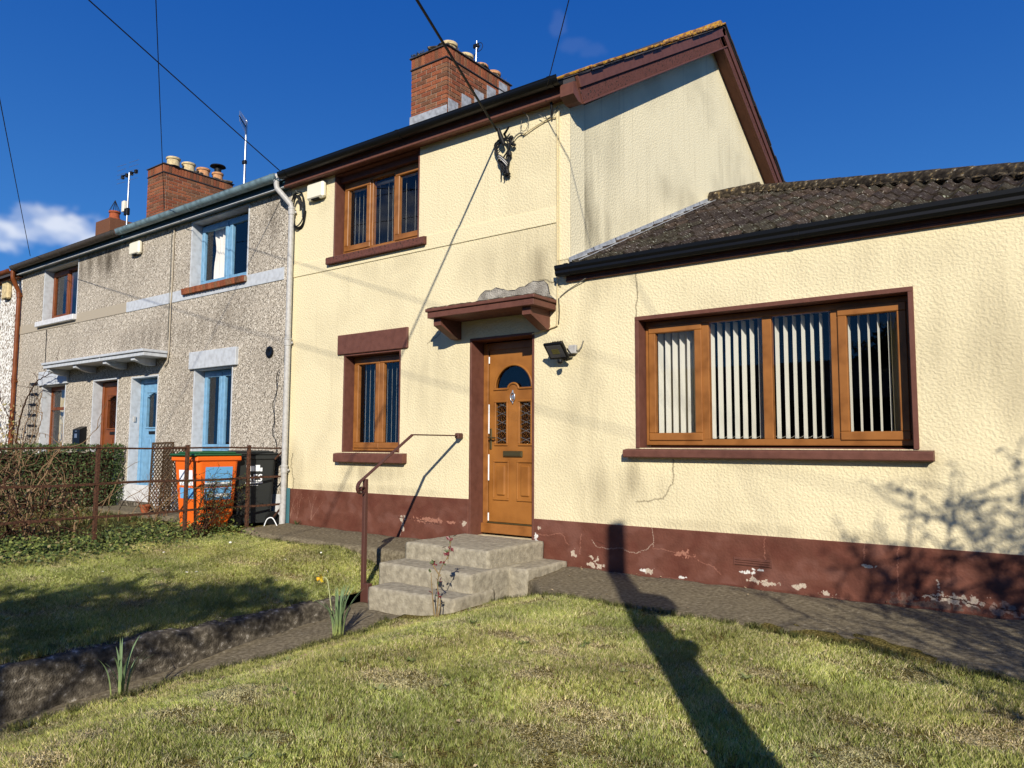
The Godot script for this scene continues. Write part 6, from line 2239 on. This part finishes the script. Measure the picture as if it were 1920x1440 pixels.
func hazel():
	var t := thing("hazel_bush", "bare contorted hazel with twisted pale twigs at the left edge by the fence", "bush", Vector3(-5.45, 0.05, 3.15))
	for b in 36:
		var s := MB.new()
		var a := rng.randf() * TAU
		var start := Vector3(rng.randf_range(-0.35, 0.35), 0, rng.randf_range(-0.55, 0.75))
		var d := Vector3(cos(a) * 0.5, 1.0, sin(a) * 0.6)
		var L := rng.randf_range(0.9, 1.9)
		var p := wander(start, d, L, 0.42, 0.18, 0.055)
		p = smooth(p, 2)
		s.tube(p, taper(p.size(), rng.randf_range(0.009, 0.016), 0.003), 5, false)
		for k in 6:
			var at: Vector3 = p[int(p.size() * rng.randf_range(0.25, 0.95))]
			var q := wander(at, Vector3(rng.randf_range(-1, 1), rng.randf_range(-0.3, 1), rng.randf_range(-1, 1)), rng.randf_range(0.2, 0.55), 0.5, 0.05, 0.04)
			s.tube(q, taper(q.size(), 0.005, 0.0018), 4, false)
			if k % 2 == 0:
				for c in 2:
					var e: Vector3 = q[q.size() - 1 - c * 2]
					s.tube([e, e + Vector3(0.004, -0.045, 0)], [0.004, 0.003], 4)
		put("branch", s.mesh(), [M.twig, M.twig_dark, M.twig][b % 3], t)
	# brushy red-brown shoots in the bottom
	var lower := MB.new()
	for i in 240:
		var o := Vector3(rng.randf_range(-0.55, 0.55), rng.randf_range(0.0, 0.5), rng.randf_range(-0.6, 1.0))
		var q := wander(o, Vector3(rng.randf_range(-1, 1), rng.randf_range(-0.2, 1.2), rng.randf_range(-1, 1)), rng.randf_range(0.15, 0.6), 0.3, 0.0, 0.06)
		lower.tube(q, taper(q.size(), 0.0035, 0.0015), 3, false)
	kindly(put("shoots", lower.mesh(), M.twig_red, t), "stuff")
	var l := []
	var cols := []
	for i in 900:
		var o := Vector3(rng.randf_range(-0.5, 0.6), rng.randf_range(0.0, 0.75), rng.randf_range(-0.7, 1.1))
		l.append(Transform3D(rand_basis(Vector3(0.5, 0.6, 0.4), 1.0).scaled(Vector3.ONE * rng.randf_range(0.5, 1.1)), o))
		cols.append(Color(0.10, 0.12, 0.04).lerp(Color(0.26, 0.17, 0.10), rng.randf()))
	multi("dry_leaves", leaf_mesh(0.045, 0.03), M.leaf, l, t, cols)
	# arching pale stems with tips over the fence
	for i in 7:
		var p := smooth(wander(Vector3(0.35, 0.25, -0.6 - i * 0.14), Vector3(0.15, 1, -0.3), rng.randf_range(0.7, 1.15), 0.4, 0.1, 0.07), 2)
		var s := MB.new()
		s.tube(p, taper(p.size(), 0.006, 0.0025), 5, false)
		put("arching_stem", s.mesh(), M.twig, t)


func climber():
	var t := thing("wall_climber", "leafless climber trained up the trellis and across the white lintel at the far left", "climber", Vector3(-13.7, 0.1, 0.12))
	var main := [[Vector3(0.0, 0, 0), Vector3(-0.1, 0.8, 0.02), Vector3(0.0, 1.4, 0.05), Vector3(0.2, 1.85, 0.05), Vector3(0.55, 2.2, 0.06), Vector3(1.0, 2.42, 0.08), Vector3(1.6, 2.55, 0.08), Vector3(2.1, 2.66, 0.1)], [Vector3(0.05, 0.9, 0.03), Vector3(-0.35, 1.5, 0.05), Vector3(-0.8, 1.9, 0.05), Vector3(-1.1, 2.1, 0.05)], [Vector3(0.9, 0.4, 0.3), Vector3(1.05, 0.9, 0.25), Vector3(1.15, 1.3, 0.2), Vector3(1.3, 1.7, 0.2), Vector3(1.28, 2.2, 0.1)], [Vector3(1.0, 0.4, 0.4), Vector3(1.4, 1.0, 0.3), Vector3(1.75, 1.5, 0.3), Vector3(1.7, 1.75, 0.25)]]
	for i in main.size():
		var p := smooth(main[i], 7)
		for k in p.size(): p[k] += Vector3(rng.randf_range(-1, 1), rng.randf_range(-1, 1), 0) * 0.02
		var s := MB.new()
		s.tube(p, taper(p.size(), 0.022 if i == 0 else 0.012, 0.006), 5, false)
		for k in 16:
			var at: Vector3 = p[rng.randi() % p.size()]
			var q := wander(at, Vector3(rng.randf_range(-1, 1), rng.randf_range(-0.6, 1), rng.randf_range(0, 0.4)), rng.randf_range(0.2, 0.6), 0.45, 0.0, 0.05)
			s.tube(q, taper(q.size(), 0.006, 0.002), 4, false)
		put("stem", s.mesh(), [M.twig_dark, M.twig_dark, M.twig, M.twig][i], t)
	var l := []
	var cols := []
	for i in 160:
		l.append(Transform3D(rand_basis(Vector3(0, 0.3, 1), 0.8).scaled(Vector3.ONE * rng.randf_range(0.6, 1.3)), Vector3(rng.randf_range(-1.6, 0.4), rng.randf_range(0.6, 2.0), rng.randf_range(0.02, 0.2))))
		cols.append(Color(0.20, 0.19, 0.06).lerp(Color(0.36, 0.26, 0.10), rng.randf()))
	multi("dead_leaves", leaf_mesh(0.07, 0.05), M.leaf, l, t, cols)


func bin_shrub():
	var t := thing("cotoneaster", "sparse arching shrub with tiny leaves in front of the orange bin", "shrub", Vector3(-4.60, 0.05, 1.38))
	var l := []
	var cols := []
	for b in 20:
		var a := rng.randf_range(-1.2, 1.6)
		var p := wander(Vector3(rng.randf_range(-0.08, 0.08), 0, rng.randf_range(-0.1, 0.1)), Vector3(0.25 * sin(a), rng.randf_range(0.7, 1.3), -cos(a) * 0.75), rng.randf_range(0.6, 1.15), 0.16, 0.04, 0.06)
		var s := MB.new()
		s.tube(p, taper(p.size(), 0.007, 0.0022), 5, false)
		for k in 12:
			var at: Vector3 = p[int(p.size() * rng.randf_range(0.2, 0.98))]
			var q := wander(at, Vector3(rng.randf_range(-0.5, 0.6), rng.randf_range(-0.3, 0.5), rng.randf_range(-1, 0.6)), rng.randf_range(0.1, 0.32), 0.2, 0.0, 0.04)
			s.tube(q, taper(q.size(), 0.0028, 0.0012), 3, false)
			for e in q:
				for z in 2:
					if rng.randf() < 0.55:
						l.append(Transform3D(rand_basis(Vector3(0.4, 0.8, 0.3), 0.9).scaled(Vector3.ONE * rng.randf_range(0.6, 1.2)), e))
						cols.append(Color(0.05, 0.08, 0.022).lerp(Color(0.14, 0.15, 0.04), rng.randf()))
		put("branch", s.mesh(), M.twig_dark, t)
	multi("leaves", leaf_mesh(0.022, 0.014), M.leaf, l, t, cols)


func dry_stems():
	var t := thing("bare_shrub", "clump of dry pale stems in front of the lattice panels", "shrub", Vector3(-6.75, 0.1, 0.75))
	for b in 16:
		var p := wander(Vector3(rng.randf_range(-0.12, 0.12), 0, rng.randf_range(-0.12, 0.12)), Vector3(rng.randf_range(-0.8, 0.8), 1.0, rng.randf_range(-0.5, 0.6)), rng.randf_range(0.35, 0.85), 0.18, 0.0, 0.06)
		var s := MB.new()
		s.tube(p, taper(p.size(), 0.006, 0.002), 5, false)
		for k in 4:
			var at: Vector3 = p[int(p.size() * rng.randf_range(0.4, 0.95))]
			var q := wander(at, Vector3(rng.randf_range(-1, 1), 0.6, rng.randf_range(-1, 1)), 0.2, 0.25, 0.0, 0.04)
			s.tube(q, taper(q.size(), 0.003, 0.0015), 3, false)
		put("stem", s.mesh(), M.twig if b % 3 else M.twig_red, t)
	var pot := thing("flower_pot", "small broken terracotta pot on the neighbour's path", "pot", Vector3(-7.4, 0.16, 0.62))
	var s := MB.new()
	s.lathe(Vector3.ZERO, [Vector2(0.0, 0.0), Vector2(0.05, 0.0), Vector2(0.075, 0.10), Vector2(0.085, 0.10), Vector2(0.085, 0.125), Vector2(0.07, 0.125), Vector2(0.06, 0.03)], 16)
	put("pot", s.mesh(), M.clay_red, pot)


func ivy():
	var l := []
	var cols := []
	var nb := noise(0.9, 150, 3)
	for i in 15000:
		var z := rng.randf_range(0.75, 5.6)
		var x := rng.randfn(-4.95, 0.30) + 0.16 * clampf(z - 1.5, 0, 2)
		if nb.get_noise_2d(x * 2, z * 2) + rng.randf() < 0.32: continue
		var hgt := absf(rng.randfn(0.0, 0.06)) + 0.05 * maxf(0.0, nb.get_noise_2d(x * 1.3, z * 1.3 + 9)) + 0.01
		var y := (ground_y(x, z) if x > -4.75 else lerpf(ground_y(-4.74, z), ground_y(x, z), 0.5)) + hgt
		l.append(Transform3D(rand_basis(Vector3(0.3, 1, 0.3), 0.7).scaled(Vector3.ONE * rng.randf_range(0.6, 1.35)), Vector3(x, y, z)))
		var g := rng.randf()
		cols.append(Color(0.05, 0.08, 0.02).lerp(Color(0.22, 0.25, 0.06), g * g) if rng.randf() < 0.95 else Color(0.26, 0.22, 0.10))
	tag(multi("ivy", leaf_mesh(0.034, 0.028, 0.15), M.leaf, l), "", "", "", "stuff")
	var o: MultiMeshInstance3D = get_node("ivy")
	o.multimesh = o.multimesh
	tag(o, "low ivy and weeds spreading along the foot of the rusty fence", "ground cover", "", "stuff")
	var mm := MultiMesh.new()
	mm.transform_format = MultiMesh.TRANSFORM_3D
	mm.use_colors = true
	mm.mesh = o.multimesh.mesh
	mm.instance_count = l.size()
	for i in l.size():
		mm.set_instance_transform(i, l[i])
		mm.set_instance_color(i, cols[i])
	o.multimesh = mm


# ------------------------------------------------------------------ plants in the lawn
func make_lawn_plants():
	daffodil("clump of daffodil leaves with one nodding yellow flower beside the handrail post", Vector3(-0.80, ground_y(-0.78, 2.36) + 0.0, 2.36), 40, 0.42, true)
	daffodil("smaller flowerless daffodil clump by the sunken path at lower left", Vector3(-0.83, ground_y(-0.78, 4.12) - 0.01, 4.12), 18, 0.36, false)
	# rose: two thorny stems with dark red young leaves
	var t := thing("rose_bush", "thin rose stems with young red leaves in front of the steps", "rose", Vector3(-0.24, ground_y(-0.24, 1.76), 1.76))
	var tips := []
	for q in [[Vector3(0.0, 0, 0), Vector3(0.02, 0.18, 0.0), Vector3(0.01, 0.30, 0.0), Vector3(0.06, 0.42, 0.02), Vector3(0.14, 0.55, 0.0)], [Vector3(-0.02, 0, 0), Vector3(-0.03, 0.2, 0.02), Vector3(-0.05, 0.38, 0.02)], [Vector3(0.05, 0.36, 0.01), Vector3(-0.01, 0.44, 0.03), Vector3(-0.02, 0.47, 0.03)], [Vector3(0.03, 0, 0.02), Vector3(0.06, 0.1, 0.02), Vector3(0.07, 0.2, 0.03)], [Vector3(0.12, 0.51, 0.0), Vector3(0.15, 0.68, -0.01)]]:
		var p := smooth(q, 5)
		var s := MB.new()
		s.tube(p, taper(p.size(), 0.007, 0.003), 6, false)
		for k in 9:
			var e: Vector3 = p[rng.randi() % p.size()]
			s.tube([e, e + Vector3(rng.randf_range(-1, 1), 0.2, rng.randf_range(-1, 1)).normalized() * 0.014], [0.003, 0.0005], 4)
		put("stem", s.mesh(), M.stem_rose, t)
		tips.append_array([p[p.size() - 1], p[p.size() - 4], p[p.size() / 2]])
	var lm := leaf_mesh(0.042, 0.028)
	for e in tips:
		for k in 4:
			if e.y < 0.2 or (e.x < -0.025 and rng.randf() < 0.8): continue
			var o := put("leaf", lm, M.leaf_red if rng.randf() < 0.55 else M.leaf_dark, t)
			o.transform = Transform3D(rand_basis(Vector3(0.2, 0.6, 0.5), 0.9).scaled(Vector3.ONE * rng.randf_range(0.7, 1.3)), e + Vector3(rng.randf_range(-1, 1), rng.randf_range(-0.5, 1), rng.randf_range(-1, 1)) * 0.02)
	# daisies in the side lawn
	var spots := [[-3.45, 2.05, "by the ivy"], [-3.0, 1.75, ""], [-2.9, 2.5, ""], [-2.86, 2.42, ""], [-2.55, 1.6, ""], [-3.9, 2.2, ""], [-2.0, 1.5, ""], [-2.15, 2.0, ""], [-3.8, 1.45, ""], [-2.4, 1.25, ""], [-3.35, 3.1, ""], [-1.85, 1.2, ""]]
	var s := MB.new()
	for i in 11:
		var a := TAU * i / 11.0
		var d := Vector3(cos(a), 0, sin(a))
		var w := Vector3(-sin(a), 0, cos(a)) * 0.003
		s.quad(d * 0.004 - w, d * 0.014 - w * 1.4 + Vector3(0, 0.002, 0), d * 0.014 + w * 1.4 + Vector3(0, 0.002, 0), d * 0.004 + w)
	var pet := s.mesh()
	s = MB.new()
	s.lathe(Vector3.ZERO, [Vector2(0.005, -0.001), Vector2(0.004, 0.003), Vector2(0.0, 0.004)], 8)
	var eye := s.mesh()
	s = MB.new()
	s.tube([Vector3(0, -0.05, 0), Vector3(0, 0, 0)], [0.001], 4)
	var stalk := s.mesh()
	for q in spots:
		var y := ground_y(q[0], q[1])
		var f := thing("daisy", "tiny white daisy in the grass of the side lawn", "daisy", Vector3(q[0], y + 0.045, q[1]), "daisies in the side lawn")
		put("petals", pet, M.label_white, f)
		put("eye", eye, M.petal, f)
		put("stalk", stalk, M.leaf_dark, f)
		f.rotation = Vector3(rng.randf_range(0.2, 0.7), rng.randf() * TAU, rng.randf_range(-0.3, -0.1))
		f.scale = Vector3.ONE * rng.randf_range(0.6, 1.0)
	# weed at the corner of the plinth
	weed("small dark weed growing at the foot of the brown plinth by the downpipe", Vector3(-4.35, 0.125, 0.10))
	# a white offcut of cable in the bed by the black bin
	var wl := MB.new()
	wl.tube(smooth([Vector3(-4.62, 0.12, 0.42), Vector3(-4.58, 0.22, 0.40), Vector3(-4.52, 0.235, 0.36), Vector3(-4.47, 0.13, 0.32)], 6), [0.007], 6)
	tag(put("cable_loop", wl.mesh(), M.label_white), "white loop of cable sticking up beside the foot of the downpipe", "cable")


func weed(label: String, at: Vector3):
	var t := thing("weed", label, "weed", at)
	var lm := leaf_mesh(0.12, 0.018, 0.3)
	for i in 12:
		var o := put("leaf", lm, M.leaf_dark, t)
		var a := TAU * i / 12.0 + rng.randf_range(-0.2, 0.2)
		o.rotation = Vector3(-rng.randf_range(0.2, 0.9), a, 0)
		o.scale = Vector3.ONE * rng.randf_range(0.6, 1.0)


func daffodil(label: String, at: Vector3, n: int, hgt: float, flower: bool):
	var t := thing("daffodil", label, "daffodil", at)
	for i in n:
		var a := rng.randf() * TAU
		var lean := rng.randf_range(0.05, 0.5)
		var L := hgt * rng.randf_range(0.65, 1.1)
		var base := Vector3(cos(a), 0, sin(a)) * rng.randf_range(0.0, 0.06)
		var out := Vector3(cos(a + rng.randf_range(-0.5, 0.5)), 0, sin(a + rng.randf_range(-0.5, 0.5)))
		if flower and i == 0: out = Vector3(-0.8, 0, 0.5); lean = 0.85
		var side := out.cross(Vector3.UP).normalized()
		var s := MB.new()
		var prev := base - Vector3(0, 0.03, 0)
		var pw := 0.004
		for k in 9:
			var u := (k + 1) / 9.0
			var p := base + Vector3(0, L * u * (1.0 - 0.28 * lean * u * u), 0) + out * (L * lean * (0.3 * u + 0.7 * u * u * u))
			var w := 0.0065 * (1.0 - pow(u, 5.0)) + 0.0007
			s.col = Color(0.34, 0.38, 0.11).lerp(Color(0.17, 0.25, 0.12), clampf(u * 2.0, 0, 1))
			var nn := side.cross((p - prev).normalized())
			s.tri_n(prev - side * pw, prev + side * pw, p + side * w, nn, nn, nn)
			s.tri_n(prev - side * pw, p + side * w, p - side * w, nn, nn, nn)
			prev = p
			pw = w
		put("leaf", s.mesh(), M.leaf, t)
	if not flower: return
	var st := MB.new()
	var p := smooth([Vector3(-0.02, 0, 0), Vector3(-0.06, 0.22, 0.02), Vector3(-0.09, 0.40, 0.03), Vector3(-0.10, 0.455, 0.035), Vector3(-0.125, 0.475, 0.04), Vector3(-0.155, 0.47, 0.04)], 5)
	st.tube(p, [0.0045], 6)
	put("flower_stem", st.mesh(), M.stem_pale, t)
	var c := Vector3(-0.175, 0.465, 0.045)
	var dir := Vector3(-0.85, -0.25, 0.45).normalized()
	var bx := dir.cross(Vector3.UP).normalized()
	var by := bx.cross(dir)
	for i in 6:
		var a := TAU * i / 6.0
		var r := bx * cos(a) + by * sin(a)
		var w := (bx * -sin(a) + by * cos(a)) * 0.016
		var s := MB.new()
		s.quad(c - w * 0.3, c + r * 0.024 - w, c + r * 0.045 - dir * 0.006, c + r * 0.024 + w)
		put("petal", s.mesh(), M.petal, t)
	var tr := MB.new()
	tr.lathe(c, [Vector2(0.007, 0.0), Vector2(0.011, 0.012), Vector2(0.014, 0.024), Vector2(0.019, 0.03), Vector2(0.012, 0.025), Vector2(0.006, 0.004)], 14, Basis(bx, dir, bx.cross(dir)))
	put("trumpet", tr.mesh(), M.petal_deep, t)


# ------------------------------------------------------------------ what stands behind the camera: it shades the garden and shows in the panes
func make_behind():
	# pollarded trunk whose shadow lies across the lawn
	var t := thing("pollarded_trunk", "cut-back tree trunk at the right of the lawn, out of frame", "tree", Vector3(4.50, -0.2, 5.52))
	var s := MB.new()
	var p := [Vector3(0, -0.3, 0), Vector3(0.0, 0.6, 0), Vector3(0.0, 1.6, 0.0), Vector3(0.0, 2.6, 0), Vector3(0.0, 3.4, 0), Vector3(0, 3.95, 0)]
	s.tube(p, [0.19, 0.155, 0.135, 0.115, 0.095, 0.085], 14)
	put("trunk", s.mesh(), M.bark, t)
	s = MB.new()
	s.tube([Vector3(0, 2.72, 0), Vector3(0.14, 2.86, -0.02), Vector3(0.27, 2.90, -0.03)], [0.10, 0.2, 0.14], 12)
	put("knuckle", s.mesh(), M.bark, t)
	s = MB.new()
	s.tube([Vector3(0, 2.05, 0), Vector3(0.13, 2.22, 0), Vector3(0.22, 2.30, 0)], [0.08, 0.10, 0.07], 10)
	put("stub", s.mesh(), M.bark, t)

	# twiggy shrub to the right
	var b := thing("tall_shrub", "tall twiggy shrub at the right of the front garden, out of frame", "shrub", Vector3(7.35, -0.2, 4.15))
	var l := []
	var cols := []
	for i in 80:
		var a := rng.randf() * TAU
		var sp := rng.randf_range(0.02, 0.22)
		var base := Vector3(rng.randf_range(-1.5, 1.5), 0, rng.randf_range(-0.5, 0.5))
		var q := wander(base, Vector3(cos(a) * sp, 1.0, sin(a) * sp), rng.randf_range(3.55, 4.25) - 0.62 * absf(base.x), 0.08, 0.08, 0.12)
		q = right_of(q)
		s = MB.new()
		s.tube(q, taper(q.size(), rng.randf_range(0.018, 0.034), 0.005), 6, false)
		for k in 30:
			if q.size() < 4: break
			var at: Vector3 = q[int(q.size() * rng.randf_range(0.15, 0.98))]
			var e := wander(at, Vector3(rng.randf_range(-1, 1), rng.randf_range(0.0, 1.0), rng.randf_range(-1, 1)), rng.randf_range(0.2, 0.6), 0.2, 0.0, 0.08)
			e = right_of(e)
			s.tube(e, taper(e.size(), 0.010, 0.004), 4, false)
			for w in e:
				if rng.randf() < 0.8:
					l.append(Transform3D(rand_basis(Vector3.UP, 1.2).scaled(Vector3.ONE * rng.randf_range(0.7, 1.5)), w))
		put("branch", s.mesh(), M.bark, b)
	multi("buds", leaf_mesh(0.05, 0.03), M.leaf_dark, l, b)
	# round-headed small tree further back left of the camera
	round_tree("small round-headed evergreen tree by the front gate, behind the camera", Vector3(2.1, -0.4, 9.5), [[Vector3(-0.05, 3.75, 0), Vector3(0.95, 0.48, 0.8), 4600], [Vector3(0.95, 4.32, 0), Vector3(0.62, 0.27, 0.6), 1500], [Vector3(-1.0, 3.5, 0.1), Vector3(0.5, 0.32, 0.5), 1100]])
	# front hedge along the pavement, houses over the road, bare tree: they show in the window panes
	var h := thing("front_hedge", "clipped hedge along the pavement, behind the camera", "hedge", Vector3(-2.0, -0.8, 12.2))
	put("body", worn(Vector3(-9, 0, -0.35), Vector3(16, 1.5, 0.35), 0.15, 0.12, 0.3, noise(0.4, 160, 3)), M.hedge_far, h)
	for k in 4:
		var hs := thing("far_house", ["cream house over the road at the left, reflected in the panes", "brown brick house over the road, second from the left", "pale house over the road, third from the left", "grey house over the road at the right"][k], "house", Vector3(-16 + k * 9.0, -1.0, 26.0))
		var z1 := 8.0
		at_box("wall", Vector3(0, 0, 0), Vector3(8.2, 4.3, z1), [M.cream, M.bricks[3], M.white_pebble, M.grey_wall][k], hs)
		var rm := MB.new()
		rm.prism(PackedVector2Array([Vector2(-0.4, 4.2), Vector2(z1 / 2, 6.3), Vector2(z1 + 0.4, 4.2)]), 8.8, Transform3D(Basis(Vector3(0, 0, 1), Vector3(0, 1, 0), Vector3(-1, 0, 0)), Vector3(8.5, 0, 0)))
		put("roof", rm.mesh(), M.slate, hs)
		for x in [1.0, 5.2]:
			at_box("window", Vector3(x, 0.9, -0.03), Vector3(x + 1.6, 2.2, -0.001), M.white, hs, 0.01)
		at_box("door", Vector3(3.5, 0.0, -0.03), Vector3(4.5, 2.2, -0.001), M.old_wood, hs, 0.01)
	bare_tree("leafless tree on the far pavement, reflected in the wide window", Vector3(-4.2, -0.95, 13.2))


# a branch that stays clear of the lawn in front of the camera
func right_of(p: Array) -> Array:
	var out := []
	for q in p:
		if q.x < -2.5 and out.size() > 2: break
		out.append(Vector3(maxf(q.x, -2.5), q.y, q.z))
	return out


func round_tree(label: String, at: Vector3, lobes: Array):
	var t := thing("round_tree", label, "tree", at)
	var s := MB.new()
	s.tube([Vector3(0, -0.2, 0), Vector3(0.02, 1.6, 0), Vector3(0, 3.6, 0)], [0.05, 0.04, 0.02], 8)
	put("trunk", s.mesh(), M.bark, t)
	var l := []
	var nb := noise(0.7, 170, 3)
	for lobe in lobes:
		s = MB.new()
		s.tube([Vector3(0.01, 2.6, 0), lobe[0]], [0.025, 0.012], 6)
		put("limb", s.mesh(), M.bark, t)
		for i in lobe[2]:
			var d := Vector3(rng.randfn(), rng.randfn(), rng.randfn()).normalized()
			var k := pow(rng.randf(), 0.45) * (1.0 + 0.35 * nb.get_noise_3d(d.x * 2, d.y * 2, d.z * 2))
			var c: Vector3 = lobe[0] + d * lobe[1] * k
			if nb.get_noise_3d(c.x * 2.5, c.y * 2.5, c.z * 2.5) < -0.16: continue
			l.append(Transform3D(rand_basis(Vector3.UP, 1.2).scaled(Vector3.ONE * rng.randf_range(0.7, 1.4)), c))
	multi("crown", leaf_mesh(0.10, 0.06), M.leaf_dark, l, t)


func bare_tree(label: String, at: Vector3):
	var t := thing("bare_tree", label, "tree", at)
	var s := MB.new()
	s.tube([Vector3(0, -0.2, 0), Vector3(0.05, 1.2, 0), Vector3(0, 2.4, 0)], [0.2, 0.16, 0.13], 10)
	put("trunk", s.mesh(), M.bark, t)
	for i in 12:
		var a := TAU * i / 12.0
		var q := wander(Vector3(0, 1.6 + 0.07 * i, 0), Vector3(cos(a) * 0.9, 1.0, sin(a) * 0.9), rng.randf_range(2.2, 3.4), 0.14, 0.0, 0.2)
		s = MB.new()
		s.tube(q, taper(q.size(), 0.07, 0.012), 6, false)
		for k in 16:
			var e := wander(q[int(q.size() * rng.randf_range(0.2, 0.98))], Vector3(rng.randf_range(-1, 1), rng.randf_range(0, 1.3), rng.randf_range(-1, 1)), rng.randf_range(0.5, 1.4), 0.2, 0.02, 0.14)
			s.tube(e, taper(e.size(), 0.018, 0.004), 4, false)
			for w in 2:
				var g := wander(e[int(e.size() * rng.randf_range(0.3, 0.9))], Vector3(rng.randf_range(-1, 1), rng.randf_range(0, 1), rng.randf_range(-1, 1)), 0.5, 0.2, 0.02, 0.12)
				s.tube(g, taper(g.size(), 0.007, 0.003), 3, false)
		put("limb", s.mesh(), M.bark, t)
